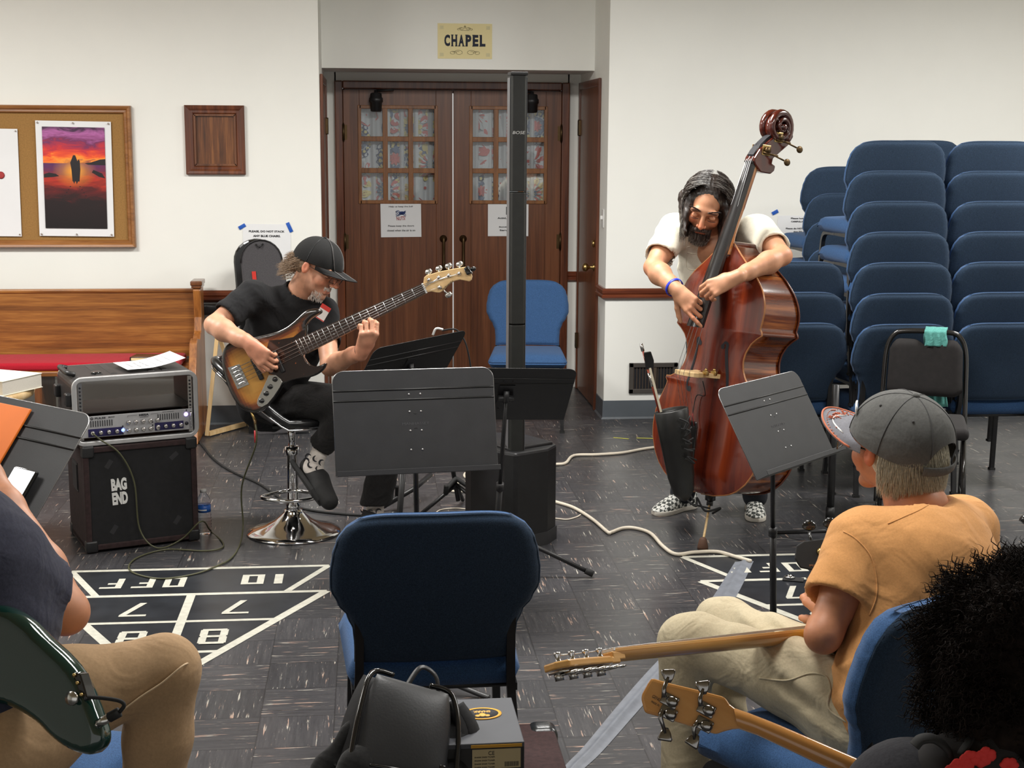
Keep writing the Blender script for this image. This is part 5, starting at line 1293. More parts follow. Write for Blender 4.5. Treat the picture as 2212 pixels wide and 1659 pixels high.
def seam_on(mb, tree, px, r, flat=1):
    """a thread lying on the cloth surface"""
    P_ = []
    for p in catmull([(x, y, 0) for x, y in px], 6):
        h = tree.ray_cast(CAM, ray(p.x, p.y).normalized())
        if h[0] is not None: P_.append(h[0]+h[1]*r*.3*(1 if h[1].dot(CAM-h[0]) > 0 else -1))
    if len(P_) > 1: mb.tube(P_, r, 6, sx=flat)
def lcut(Sd, p, n, Rr, r=.003):
    p = np.array(V(p)); n = np.array(V(n).normalized())
    def f(F, X, Y, Z):
        d = (X-p[0])*n[0]+(Y-p[1])*n[1]+(Z-p[2])*n[2]; rr = (X-p[0])**2+(Y-p[1])**2+(Z-p[2])**2
        return np.where(rr < Rr*Rr, np.maximum(F, d), F)
    Sd.p.append(('f', f, 0)); return Sd
def folds(scale=.004, sc=30, seed=0, dirv=None, sc2=60):
    def f(X, Y, Z):
        a = vnoise(X, Y, Z, sc, seed)
        if dirv is not None:
            d = np.array(V(dirv).normalized()); t = X*d[0]+Y*d[1]+Z*d[2]
            a = .6*a+.7*np.abs(np.sin(t*sc2+3*vnoise(X, Y, Z, sc*.5, seed+1)))-.35
        return scale*a
    return f
def strands(mb, paths, r, n=4, mi=0):
    for P in paths:
        k = len(P); mb.tube(P, [r*max(.15, min(1, (i+1)/2.5)*(1-(i/(k-1))**4)) for i in range(k)], n, caps=False, mi=mi)
def cap(t, H, m_crown, m_brim, m_trim, brim_len=.072, r=(.085, .108, .100), rim=.030, tilt=0, opening=False, stripe=None, seam=None, bdrop=1.0):
    cz = .018; q = MB()
    def rimz(a):  # a: 0 = front, +-pi = back
        z = rim+.004*math.cos(a)
        if opening:
            d = abs(abs(a)-math.pi)/math.radians(34)
            if d < 1: z += .052*math.sqrt(1-d*d)
        return z
    def pt(u, v, off=0):
        a = (u*2-1)*math.pi; z0 = rimz(a); zt = cz+r[2]; z = z0+(zt-z0)*math.sin(v*math.pi/2); s = math.sqrt(max(0, 1-((z-cz)/r[2])**2))
        s = s**.9
        pan = 1-.010*abs(math.sin(3*a+.0))*min(1, (1-v)*3); flat_ = 1+.05*math.cos(a)*(v < .8)*(1-v)
        return ((r[0]+off)*s*pan*math.sin(a), (r[1]+off)*s*pan*flat_*math.cos(a)-.010, z+off*.5)
    q.grid(lambda u, v: pt(u, v), 72, 20, cu=False); q.grid(lambda u, v: pt(u, v, -.003), 72, 20, flip=True)
    q.build('cap_crown', m_crown, t, H, world=True)
    q = MB()
    for k in range(6):
        u = (k+.5)/6; q.tube([V(pt(u, v/14, .0006)) for v in range(0, 15)], .0011, 4)
    q.build('cap_seams', seam or m_trim, t, H, world=True)
    q = MB(); q.ell((0, -.010, cz+r[2]+.001), (.008, .008, .005), 12, 6); q.build('cap_button', m_crown, t, H, world=True)
    for a in (-2.1, -1.05, 1.05, 2.1) if not stripe else ():
        q = MB(); p = V(pt((a/math.pi+1)/2, .55, .0008)); q.ell(p, .0028, 8, 5); q.build('eyelet', m_trim, t, H, world=True)
    q = MB()
    def br(u, v, dz=0):
        a = (u-.5)*math.radians(136); z0 = rimz(a); b = V(pt((a/math.pi+1)/2, 0)); e = brim_len*(math.cos((u-.5)*math.pi)**.55)*v
        x = b.x*(1-.10*v*abs(u-.5)); y = b.y+e; z = b.z-.002-e*.22-bdrop*4.2*(x*x)*min(1, v*1.4)*(.6+.4*v)+.012*bdrop*v
        return (x, y, z+dz)
    q.grid(lambda u, v: br(u, v), 30, 10); q.grid(lambda u, v: br(u, v, -.003), 30, 10, flip=True)
    q.grid(lambda u, v: br(u, 1, -.003*v), 30, 1); q.build('cap_brim', m_brim, t, H, world=True)
    if opening:
        q = MB(); pts = []
        for k in range(15): a = math.pi+math.radians(-38+76*k/14); s = math.sqrt(1-((rim-.0-cz)/r[2])**2); pts.append((r[0]*s*math.sin(a)*1.01, r[1]*s*math.cos(a)*1.01-.010, rim-.004))
        q.tube(pts, .010, 8, sx=1, sy=.25, up=(0, 0, 1)); q.build('cap_strap', m_crown, t, H, world=True)
    if stripe:
        for s in (-1, 1):
            q = MB(); pts = []
            for v in range(0, 17): a = s*(.42+.16*math.sin(v/16*3.0)); pts.append(V(pt((a/math.pi+1)/2, v/16*.97, .0012)))
            q.tube(pts, .0045, 6, sx=.35, sy=1, up=(0, 0, 1)); q.build('cap_stripe', stripe, t, H, world=True)
            q = MB(); pts = [V(br(.5+s*(.17+.03*v/8), v/8, .0012)) for v in range(9)]; q.tube(pts, .0045, 6, sx=.25, sy=1, up=(0, 0, 1)); q.build('cap_stripe', stripe, t, H, world=True)
    return pt, br
def shoe(t, name, heel, toe, up, m_up, m_sole, pattern=None, L=.28, W=.095, hh=.085):
    heel, toe = V(heel), V(toe); 
    X = (toe-heel).normalized(); Z = V(up); Z = (Z-X*Z.dot(X)).normalized(); Y = Z.cross(X)
    F = Matrix(((X.x, Y.x, Z.x, heel.x), (X.y, Y.y, Z.y, heel.y), (X.z, Y.z, Z.z, heel.z), (0, 0, 0, 1)))
    def w(s): return W/2*(.62+.30*min(1, s*6)*1.0-.16*math.exp(-((s-.38)/.16)**2)+.12*math.exp(-((s-.72)/.2)**2))*math.sqrt(max(0, 1-max(0, (s-.80)/.205)**2))*math.sqrt(min(1, max(0, s+.01)/.06))
    q = MB(); o = [(s*L, w(s)) for s in [k/28 for k in range(29)]]; P = o+[(x, -y) for x, y in o[::-1]][1:-1]
    q.prism(P, 0, .024, F, smside=True); S_ = q.build(name, m_sole, t, world=True, bevel=.004)
    q = MB()
    def top(s): return .024+(hh if s < .30 else hh*(1-(s-.30)/.7)**1.0*.62+hh*.38*(1 if s < .30 else max(0, 1-((s-.3)/.72)**2)))*(1 if s < .97 else .6)
    def up_(u, v):
        s = v; a = math.pi*u; c, h = w(s)*.96, top(s)-.022; return (s*L+.0, c*math.cos(a)*(1-.10*math.sin(a)), .022+h*math.sin(a)**.75)
    q.grid(up_, 20, 28, Mx=F)
    q.build('shoe_upper', m_up, t, world=True)
    return F
# ================================================================ the seated bass guitarist
P = at
SK1 = skin_mat('skin_fair', srgb(206, 152, 122))
hip = P(585, 862, 6.34); hipR = hip+V((-.03, -.07, .0)); hipL = hip+V((.06, .07, 0))
neck = P(640, 640, 6.30); HC = P(684, 581, 6.26)
shR = P(545, 640, 6.22); elR = P(462, 702, 6.08); wrR = P(541, 744, 5.93)
shL = P(700, 672, 6.32); elL = P(712, 792, 6.10); wrL = P(770, 752, 5.97)
p1 = thing('person', 'seated man in black cap and T-shirt playing a sunburst bass guitar', 'person', (hip.x, hip.y, 0))
H1 = headframe(HC, (.80, -.46, -.40), (.44, -.10, .88)) @ S(1.07, 1.07, 1.07)
Sd = SDF(); head(Sd, H1, 1.0, neck+V((-.01, .02, -.03)))
hd = Sd.mesh(.0042)
Sa = SDF(); arm(Sa, shR, elR, wrR, sc=1.02, fat=1.08)
hand(Sa, wrR, P(574, 776, 5.90)-wrR, V((.3, .9, -.15)), side=-1, curl=(38, 42, 48, 52), c2=(38, 40, 42, 44), spread=.15, thumb=(.85, .45, .35))
ar = Sa.mesh(.0042)
Sb = SDF(); dh = V((.22, -.42, .66)).normalized(); kn_ = P(796, 722, 5.84); wrL = kn_-dh*.088; arm(Sb, shL, elL, wrL, sc=1.0)
Xn = (P(917, 622, 5.86)-P(518, 824, 5.99)).normalized(); hand(Sb, wrL, dh, -Xn.cross(dh), side=-1, curl=(52, 56, 58, 60), c2=(62, 64, 66, 66), spread=.12, thumb=(.5, .2, .8), sc=1.04)
al = Sb.mesh(.0042)
St = SDF(); St.chain([hip+V((0, 0, .04)), hip.lerp(neck, .5), neck-V((.02, -.02, .12))], [.10, .09, .05], .05); to = St.mesh(.012)
fp = face_paint(H1, stubble=((.80, .80, .82), .75), brow=(.75, .7, .66), extra=lambda x, y, z, b: b(np.exp(-((z+.075)/.03)**2)*(y > .02), (1.15, 1.2, 1.25)))
def paint1(vs):
    c = np.ones((len(vs), 3)); d = np.linalg.norm(vs-np.array(HC), axis=1) < .15; c[d] = fp(vs[d])
    for w_, r_ in ((wrR, .16), (wrL, .16)):
        k = np.exp(-(np.linalg.norm(vs-np.array(w_+V((.03, 0, -.01))), axis=1)/.09)**2)[:, None]; c = c*(1-k)+c*np.array((1.06, .86, .84))*k
    return c
np_mesh('body', [hd, ar, al, to], SK1, p1, world=True, paint=paint1)
BLK = cloth('black_tshirt', (.013, .013, .014), .9, 900, .3, .15, .9, 9, .014, .05)
s_ = SDF(); ch = hip.lerp(neck, .42)+V((-.035, .03, 0)); up = hip.lerp(neck, .74)+V((-.03, .02, .01))
def sleeve(s_, sh, el, f, r0, r1, ra):
    se = sh.lerp(el, f); d = (el-sh).normalized(); s_.cone(sh, se+d*.04, r0, r1, .03); lcut(s_, se, d, max(r0, r1)*1.7); s_.cone(se-d*.035, se+d*.03, ra*.9, r1-.011, .004, None, 'sub')
sleeve(s_, shR, elR, .72, .066, .066, .058); sleeve(s_, shL, elL, .60, .060, .062, .056)
s_.chain([hip+V((-.01, 0, .0)), ch, up, neck+V((-.02, .01, -.055))], [.150, .150, .148, .085], .06, flat=((.35, -.9, .1), .78))
s_.cone(hip+V((.03, -.08, .09)), ch+V((.09, -.05, -.0)), .11, .10, .07); s_.cone(ch+V((.07, -.04, 0)), up+V((.09, -.05, -.02)), .10, .085, .07)
s_.cone(up+V((-.01, 0, .03)), shR+V((.01, .01, -.008)), .085, .070, .04); s_.cone(up+V((0, 0, .03)), shL+V((0, .0, -.01)), .085, .062, .04)
s_.cone(neck+V((-.004, 0, -.05)), neck+V((.0, 0, .012)), .082, .070, .02)
nd = (HC-neck).normalized(); lcut(s_, neck+nd*.030, nd, .085); s_.cone(neck-nd*.0, neck+nd*.06, .056, .066, .006, None, 'sub')
np_mesh('tshirt', [s_.mesh(.0068, folds(.006, 20, 3, (.7, .1, .7), 50))], BLK, p1, world=True)
q = MB(); q.box((0, 0, 0), (.045, .065, .001)); FT = frame(P(697, 676, 6.17), x=(.85, -.35, -.4), z=(.3, -.95, .15)); q.build('name_sticker', MT['white'], p1, FT, world=True)
q = MB(); q.box((0, .026, .0008), (.046, .02, .001)); q.box((0, -.03, .0008), (.046, .004, .001)); q.build('sticker_border', mat('sticker_red', srgb(206, 52, 44), .6), p1, FT, world=True)
# trousers
kR = P(768, 868, 6.02); anR = P(694, 962, 6.14); kL = P(858, 872, 6.14); anL = P(812, 1098, 6.30)
tr = SDF(); TRM = cloth('charcoal_trousers', (.020, .019, .019), .9, 800, .35, .2, .9, 12, .012, .1)
tr.ell(hip+V((.0, 0, -.01)), (.155, .14, .105), .04); tr.chain([hip+V((.01, -.05, -.01)), kR, anR], [.092, .066, .058], .03); tr.cone(kR+V((0, 0, .0)), kR+V((0, 0, -.01)), .070, .07, .02)
tr.chain([hip+V((.03, .05, -.01)), kL, anL+V((0, 0, .02))], [.092, .066, .072], .03)
dR = (anR-kR).normalized(); lcut(tr, anR, dR, .11); tr.cone(anR-dR*.015, anR+dR*.03, .045, .05, .003, None, 'sub')
lcut(tr, anL+V((0, 0, .025)), V((.05, 0, -1)), .13)
np_mesh('trousers', [tr.mesh(.0075, folds(.004, 24, 8, (.6, .2, -.8), 45))], TRM, p1, world=True)
# socks with dark crescents, shoes
SOCK = mat('sock_white', srgb(214, 206, 198), .9, 0, .05, 60, .3, 400); 
toeR = P(712, 1088, 6.02); heelR = P(650, 1000, 6.16); ank2 = P(676, 1010, 6.13)
sk = SDF(); sk.cone(anR+(anR-kR).normalized()*-.02, ank2, .034, .040, .02); sk.cone(ank2, ank2.lerp(toeR, .3), .040, .036, .02); np_mesh('sock', [sk.mesh(.004)], SOCK, p1, world=True)
sk = SDF(); a2 = P(808, 1128, 6.30); sk.chain([anL-V((0, 0, -.05)), a2, a2+V((.05, -.08, -.03))], [.040, .042, .038], .02); np_mesh('sock', [sk.mesh(.004)], SOCK, p1, world=True)
random.seed(3)
cre = MB()
def crescent(c_, nrm, a, r=.014):
    Fc_ = frame(c_, x=(math.cos(a), .1, math.sin(a)), z=nrm); o = [(r*math.cos(math.radians(k)), r*math.sin(math.radians(k))) for k in range(70, 291, 22)]; i = [(.45*r+.82*r*math.cos(math.radians(k)), .82*r*math.sin(math.radians(k))) for k in range(250, 109, -14)]; n_ = min(len(o), len(i)); vs = [(x, y, 0) for x, y in o[:n_]]+[(x, y, 0) for x, y in i[:n_][::-1]]
    cre.add(vs, [(k, k+1, n_+k+1, n_+k) for k in range(n_-1)], 0, False, Fc_)
vd = V((-.06, -.98, .18)).normalized()
for x, y in ((668, 985), (684, 990), (697, 998), (673, 1003), (690, 1012), (678, 1024), (664, 994)):
    c_ = P(x, y, 6.13); c_ = c_+vd*.050; crescent(c_, vd, random.uniform(-2, 2))
cre.build('sock_print', MT['ink'], p1, world=True)
cre = MB()
for x, y in ((786, 1102), (800, 1106), (818, 1104), (792, 1116), (806, 1118), (824, 1112)): crescent(P(x, y, 6.26)+vd*.016, vd, random.uniform(-2, 2))
cre.build('sock_print', MT['ink'], p1, world=True)
SHB = mat('black_suede', (.011, .011, .011), .75, 0, .2, 40, .3, 400)
sh = SDF(); ax = (toeR-heelR).normalized(); sh.chain([heelR+ax*.02+V((.02, -.0, .0)), heelR.lerp(toeR, .45)+V((.022, 0, .005)), toeR+V((-.002, 0, .012))], [.036, .042, .030], .03, None)
sh.cone(heelR.lerp(toeR, .7), toeR+V((0, 0, .01)), .046, .032, .03); dd = V((.55, -.3, .35)).normalized()
sh.cone(ank2+V((.0, 0, .03)), ank2+V((0, 0, .0)), .038, .040, .004, None, 'sub'); np_mesh('shoe', [sh.mesh(.005)], SHB, p1, world=True)
so = MB(); nrm = V((-.62, -.25, -.42)); nrm = (nrm-ax*nrm.dot(ax)).normalized(); FS = frame(heelR+nrm*.034-ax*.01, x=ax, z=nrm)
so.prism([(-.015, -.03), (.08, -.032), (.17, -.046), (.225, -.03), (.235, 0), (.225, .03), (.17, .046), (.08, .036), (-.015, .03)], -.014, .006, FS); so.build('shoe_sole', MT['rubber'], p1, world=True, bevel=.005)
f0 = gr(800, 1158); shoe(p1, 'shoe_sole', (f0.x-.03, f0.y+.06, .0), (f0.x+.12, f0.y-.15, .0), (0, 0, 1), SHB, MT['rubber'])
# hair, beard, glasses, cap
HR = mat('hair_grey_brown', srgb(132, 108, 84), .6, 0, .35, 160, .4, 300); hs = SDF(); PH = lambda x, y, z: H1 @ V((x, y, z)); R3 = [list(v) for v in H1.to_3x3()]
hs.ell(PH(0, -.03, .005), (.080, .084, .070), .02, R3); hs.ell(PH(0, -.105, -.035), (.028, .030, .026), .02, R3); hs.cone(PH(0, -.10, -.03), PH(0, -.135, -.065), .022, .014, .015); hs.ell(PH(0, .06, .01), (.10, .075, .11), .01, R3, 'sub')
hs.ell(PH(.06, .01, -.03), (.05, .05, .035), .005, R3, 'sub')
hb = np_mesh('hair', [hs.mesh(.0045, folds(.004, 260, 5))], HR, p1, world=True)
q = MB(); random.seed(5); pa = []
for i in range(420):
    a = random.uniform(1.75, 4.5); z = random.uniform(-.065, .03); rr = .082+random.uniform(-.003, .004)
    p = V((math.sin(a)*rr*.98, math.cos(a)*rr*1.12-.02, z)); pts = []
    for k in range(6): pts.append(H1 @ (p+V((math.sin(k*1.3+i)*.003, -.008*k, -.006*k+.002*math.sin(k*2+i)))))
    pa.append(pts)
for i in range(90):
    p = V((random.gauss(0, .012), -.11+random.gauss(0, .008), -.03+random.gauss(0, .01))); pa.append([H1 @ (p+V((math.sin(k+i)*.004, -.010*k, -.007*k))) for k in range(6)])
strands(q, pa, .0012); q.build('hair_strands', HR, p1, world=True)
q = MB(); pa = []
WB = mat('beard_white', srgb(206, 196, 186), .7, 0, .2, 100)
for i in range(700):
    x = random.uniform(-.05, .05); z = random.uniform(-.112, -.070)-abs(x)*.0
    y = .079-12*x*x*1.1-(.3*max(0, -.090-z)); 
    if random.random() < .35: z = -.047+random.uniform(-.006, .004); x *= .6; y = .087-8*x*x
    p = V((x, y, z)); pa.append([H1 @ (p+V((0, .0015*k, -.0028*k))) for k in range(4)])
strands(q, pa, .0010); q.build('beard', WB, p1, world=True)
CAPK = cloth('cap_black', (.012, .012, .012), .85, 900, .3, .15, .4, 10, .004, .05)
H1c = H1 @ R('X', 4); cap(p1, H1c, CAPK, CAPK, MT['black_plastic'], .082, (.088, .112, .112), .024, stripe=mat('cap_stripe', (.075, .07, .068), .7), bdrop=.9)
q = MB()
for s in (-1, 1):
    q.tube([PH(s*.018, .118, .006), PH(s*.050, .104, .006), PH(s*.052, .100, -.012), PH(s*.020, .112, -.016)], .0014, 5, closed=True); q.tube([PH(s*.052, .100, .004), PH(s*.080, .0, .012)], .0013, 5)
q.tube([PH(-.018, .118, .004), PH(.018, .118, .004)], .0014, 5); q.build('eyeglasses', MT['black_gloss'], p1, world=True)
q = MB()
wv = (wrL-elL).normalized(); F_ = frame(wrL-wv*.015, x=(0, 0, 1) if abs(wv.z) < .9 else (1, 0, 0), z=wv); q.tube([F_ @ V((.030*math.cos(a*.3142), .030*math.sin(a*.3142), 0)) for a in range(20)], .0022, 6, closed=True); q.build('wristband', MT['rubber'], p1, world=True)
# ---------------------------------------------------------------- the sunburst bass guitar
br_, nu_ = P(518, 824, 5.99), P(917, 622, 5.86)
Xb = (nu_-br_).normalized(); Zb = V((-.02, -.96, .28)); Zb = (Zb-Xb*Zb.dot(Xb)).normalized(); FBs = frame(br_, x=Xb, z=Zb); FBi = FBs.inverted()
def onF(px, py, F=FBs, Fi=FBi):
    d = ray(px, py); o = F.to_translation(); n = F.col[2].xyz; tt = (o-CAM).dot(n)/d.dot(n); l = Fi @ (CAM+d*tt); return (l.x, l.y)
c6 = lambda pts: [onF(420+x/3.7705, 480+y/3.7705) for x, y in pts]
body = c6([(905, 875), (902, 845), (915, 815), (945, 782), (985, 757), (1015, 740), (1024, 718), (1000, 702), (950, 702), (900, 715), (858, 745), (815, 787), (770, 825), (720, 858), (660, 885), (590, 905), (500, 925), (420, 942), (340, 955), (280, 975), (238, 1010), (215, 1060), (207, 1115), (212, 1175), (225, 1235), (245, 1305), (270, 1372), (302, 1435), (345, 1495), (400, 1535), (460, 1553), (515, 1548), (570, 1513), (635, 1440), (685, 1362), (715, 1315), (780, 1285), (860, 1270), (940, 1258), (1000, 1230), (1040, 1195), (1063, 1152), (1050, 1146), (1020, 1162), (980, 1172), (935, 1162), (905, 1138), (886, 1105), (878, 1088)])
bass1 = thing('bass_guitar', 'sunburst five string bass guitar played by the seated man in the black cap', 'bass guitar', Mx=FBs)
TH = .040
def burst_mat():
    m, nt, b = nmat('sunburst'); L = nt.links; at_ = N(nt, 'ShaderNodeAttribute', attribute_name='tint'); vec = mapped(nt, (.12, 1, 1))
    f = N(nt, 'ShaderNodeSeparateColor'); L.new(at_.outputs['Color'], f.inputs[0])
    g = ramp(nt, f.outputs[0], [(0, (.006, .005, .004)), (.16, (.012, .007, .004)), (.34, (.16, .035, .008)), (.55, (.42, .16, .022)), (1, (.60, .30, .055))])
    w = ramp(nt, noise(nt, vec, 40, 4, .6), [(.3, (.78, .76, .74)), (.7, (1, 1, 1))]); mx = N(nt, 'ShaderNodeMix', data_type='RGBA', blend_type='MULTIPLY'); mx.inputs['Factor'].default_value = 1
    L.new(g, mx.inputs[6]); L.new(w, mx.inputs[7]); L.new(mx.outputs[2], b.inputs['Base Color']); b.inputs['Roughness'].default_value = .25; b.inputs['Coat Weight'].default_value = 1; b.inputs['Coat Roughness'].default_value = .05; return m
def guitar_body(name, outline, th, m, parent, rnd=.012, res=.006, cz=0):
    """outline filled on a grid: distance to the edge shapes the rounded rim and drives the finish"""
    pl = np.array([(p.x, p.y) for p in catmull([(x, y, 0) for x, y in outline], 4, closed=True)]); a, b_ = pl, np.roll(pl, -1, 0)
    lo, hi = pl.min(0)-.02, pl.max(0)+.02; nx, ny = ((hi-lo)/res).astype(int)+1; gx = lo[0]+np.arange(nx)*res; gy = lo[1]+np.arange(ny)*res; nz = int((th+.03)/res*1.2)+2; gz = cz-th/2-.015+np.arange(nz)*(th+.03)/(nz-1)
    X, Y = np.meshgrid(gx, gy, indexing='ij'); D = np.full(X.shape, 9.); ins = np.zeros(X.shape, bool)
    for p, q_ in zip(a, b_):
        e = q_-p; L2 = max(e @ e, 1e-12); t_ = np.clip(((X-p[0])*e[0]+(Y-p[1])*e[1])/L2, 0, 1); D = np.minimum(D, np.hypot(X-p[0]-t_*e[0], Y-p[1]-t_*e[1]))
        c_ = (p[1] > Y) != (q_[1] > Y); ins ^= c_ & (X < (q_[0]-p[0])*(Y-p[1])/(q_[1]-p[1]+1e-12)+p[0])
    Sg = np.where(ins, -D, D); w = np.abs(gz-cz)-th/2
    U = np.maximum(Sg[:, :, None]+rnd, 0); W = np.maximum(w[None, None, :]+rnd, 0); F = np.hypot(U, W)+np.minimum(np.maximum(Sg[:, :, None]+rnd, w[None, None, :]+rnd), 0)-rnd
    s_ = SDF(); s_.ell(V(((lo[0]+hi[0])/2, (lo[1]+hi[1])/2, cz)), 1)
    s_.bounds = lambda: (np.array([gx[0], gy[0], gz[0]])+.0, np.array([gx[-1], gy[-1], gz[-1]]))
    # run the net on this field directly
    hz = gz[1]-gz[0]; box = {'F': F}
    vs, fs = net(F.astype(np.float32)); vs = np.stack([gx[0]+vs[:, 0]*res, gy[0]+vs[:, 1]*res, gz[0]+vs[:, 2]*hz], 1)
    def paint(v):
        i = np.clip(((v[:, 0]-gx[0])/res), 0, nx-2); j = np.clip(((v[:, 1]-gy[0])/res), 0, ny-2); d = -Sg[i.round().astype(int), j.round().astype(int)]
        d = d+.0; back = v[:, 2] < cz-th*.25; d = np.where(back, d*.8, d); k = np.clip(d/.085, 0, 1); return np.stack([k, k, k], 1)
    return np_mesh(name, [(vs, fs)], m, parent, paint=paint)
def net(F):
    n = np.array(F.shape); In = F < 0; Nn = n-1; cnt = np.zeros(Nn, np.int8)
    for i in (0, 1):
        for j in (0, 1):
            for k in (0, 1): cnt += In[i:Nn[0]+i, j:Nn[1]+j, k:Nn[2]+k]
    act = (cnt > 0) & (cnt < 8); idx = np.argwhere(act); ids = -np.ones(Nn, np.int64); ids[act] = np.arange(len(idx)); acc = np.zeros((len(idx), 3)); num = np.zeros(len(idx))
    cs = [(i, j, k) for i in (0, 1) for j in (0, 1) for k in (0, 1)]
    for a in cs:
        for b in cs:
            df = [b[t]-a[t] for t in range(3)]
            if sum(df) == 1 and min(df) == 0:
                fa = F[idx[:, 0]+a[0], idx[:, 1]+a[1], idx[:, 2]+a[2]]; fb = F[idx[:, 0]+b[0], idx[:, 1]+b[1], idx[:, 2]+b[2]]; cr = (fa < 0) != (fb < 0)
                t = np.where(cr, fa/np.where(cr, fa-fb, 1), 0); acc += (np.array(a)[None]+t[:, None]*np.array(df)[None])*cr[:, None]; num += cr
    vs = idx+acc/num[:, None]; fs = []
    for ax in range(3):
        u, w = (ax+1) % 3, (ax+2) % 3; s0 = [slice(None)]*3; s1 = [slice(None)]*3; s0[ax] = slice(0, n[ax]-1); s1[ax] = slice(1, n[ax])
        for t in (u, w): s0[t] = slice(1, n[t]-1); s1[t] = slice(1, n[t]-1)
        A, B = In[tuple(s0)], In[tuple(s1)]; e = np.argwhere(A != B)
        if len(e) == 0: continue
        fl = A[e[:, 0], e[:, 1], e[:, 2]]; base = e.copy(); base[:, u] += 1; base[:, w] += 1
        def cell(du, dw): c = base.copy(); c[:, u] -= du; c[:, w] -= dw; return ids[c[:, 0], c[:, 1], c[:, 2]]
        q = np.stack([cell(1, 1), cell(0, 1), cell(0, 0), cell(1, 0)], 1); q[~fl] = q[~fl][:, ::-1]; fs.append(q)
    return vs, np.concatenate(fs)
ZT = -.012        # top of the body in local z (strings run at about z=0)
guitar_body('guitar_body', body, TH, burst_mat(), bass1, cz=ZT-TH/2)
q = MB(); q.prism(c6([(602, 962), (690, 955), (800, 935), (868, 882), (893, 878), (900, 905), (880, 960), (880, 1095), (900, 1140), (935, 1168), (985, 1180), (1035, 1170), (1042, 1188), (1000, 1222), (930, 1250), (800, 1276), (716, 1302), (704, 1288), (662, 1246), (600, 1234), (592, 1170), (575, 1060)]), ZT-.001, ZT+.0025)
def tort():
    m, nt, b = nmat('tortoise_shell'); nt.links.new(ramp(nt, noise(nt, mapped(nt), 34, 3, .6, 1.5), [(.5, (.016, .008, .007)), (.66, (.022, .010, .008)), (.70, (.35, .08, .02)), (.76, (.5, .16, .04))]), b.inputs['Base Color']); b.inputs['Roughness'].default_value = .15; b.inputs['Coat Weight'].default_value = .6; return m
MT['tort'] = tort(); q.build('pickguard', MT['tort'], bass1)
q = MB(); q.prism(c6([(600, 1245), (655, 1243), (695, 1275), (711, 1303), (688, 1348), (640, 1420), (590, 1480), (545, 1504), (515, 1500), (503, 1478), (510, 1440), (545, 1370), (575, 1300)]), ZT-.001, ZT+.003); q.build('control_plate', MT['nickel'], bass1, bevel=.001)
for x, y in ((652, 1280), (612, 1340), (580, 1396), (543, 1455)):
    kx, ky = c6([(x, y)])[0]; q = MB(); q.lathe([(0, .016), (.008, .016), (.009, .013), (.009, .001), (.011, 0)], 18, T(kx, ky, ZT+.003)); q.build('control_knob', MT['black_gloss'], bass1)
b4 = c6([(265, 1185), (360, 1155), (440, 1320), (345, 1360)]); bc = (sum(p[0] for p in b4)/4, sum(p[1] for p in b4)/4)
q = MB(); q.prism(b4, ZT-.001, ZT+.004); 
for i in range(5): y = bc[1]+(i-2)*.0175; q.rbox((bc[0]+.002, y, ZT+.009), (.028, .012, .010), .003); q.tube([(bc[0]-.018, y, ZT+.008), (bc[0]+.008, y, ZT+.008)], .003, 6)
q.build('bridge', MT['chrome'], bass1)
e0, e1 = c6([(805, 965)])[0], c6([(870, 1090)])[0]; n0, n1 = onF(911.5, 613), onF(921.5, 632)
wE = abs(e0[1]-e1[1])/2; xE = (e0[0]+e1[0])/2; yE = (e0[1]+e1[1])/2; wN = .0225; xN = (n0[0]+n1[0])/2; yN = (n0[1]+n1[1])/2
q = MB(); q.prism([(xE, yE-wE), (xN, yN-wN), (xN, yN+wN), (xE, yE+wE)], ZT+.004, ZT+.010); RW_ = wood('rosewood', (.025, .012, .008), (.045, .022, .014), (.07, .035, .02), 0, 30, .06, .45, .1); q.build('fingerboard', RW_, bass1)
q = MB(); q.prism([(xE+.02, yE-wE), (xN, yN-wN), (xN, yN+wN), (xE+.02, yE+wE)], ZT-.012, ZT+.004); q.build('neck', MT['maple'], bass1, bevel=.006)
sl = xN-0.0
for k in range(0, 22):
    x = xN*2**(-k/12.0)
    if x < xE+.004: break
    f = (x-xE)/(xN-xE); w_ = wE+(wN-wE)*f; yc = yE+(yN-yE)*f; q = MB(); q.tube([(x, yc-w_+.001, ZT+.0105), (x, yc+w_-.001, ZT+.0105)], .0014, 6); q.build('fret', MT['chrome'], bass1)
    if k in (3, 5, 7, 9, 15, 17, 19, 12):
        x2 = xN-xN*(1-2**(-(k-.5)/12.0))
        for dy in ((-.012, .012) if k == 12 else (0,)): q = MB(); q.lathe([(0, .0112), (.0032, .0110), (.0032, .0100), (0, .0100)], 10, T(x2, yc+dy, ZT)); q.build('inlay_dot', MT['white'], bass1)
hs4 = lambda pts: [onF(660+x/3.13, 420+y/3.13) for x, y in pts]
q = MB(); q.prism(hs4([(790, 612), (797, 560), (812, 546), (900, 520), (1000, 500), (1060, 490), (1085, 487), (1112, 515), (1124, 552), (1118, 575), (1105, 588), (1080, 582), (1040, 575), (1000, 585), (960, 612), (930, 645), (905, 663), (880, 662), (845, 655), (822, 660)]), ZT-.010, ZT+.002); q.build('headstock', MT['maple_pale'], bass1, bevel=.003)
q = MB(); q.prism([(xN-.003, yN-wN), (xN+.003, yN-wN), (xN+.003, yN+wN), (xN-.003, yN+wN)], ZT+.002, ZT+.013); q.build('nut', MT['white'], bass1)
q = MB(); cxh, cyh = hs4([(958, 612)])[0]; q.text('Sadowsky', .060, .011, T(cxh, cyh, ZT+.0022) @ R('Z', 22 if False else 14), th=.0004); q.build('logo_lettering', MT['ink'], bass1)
posts = hs4([(833, 578), (900, 562), (968, 548), (1038, 535), (905, 628)]); keys = hs4([(823, 520), (893, 497), (958, 480), (1033, 468), (958, 676)])
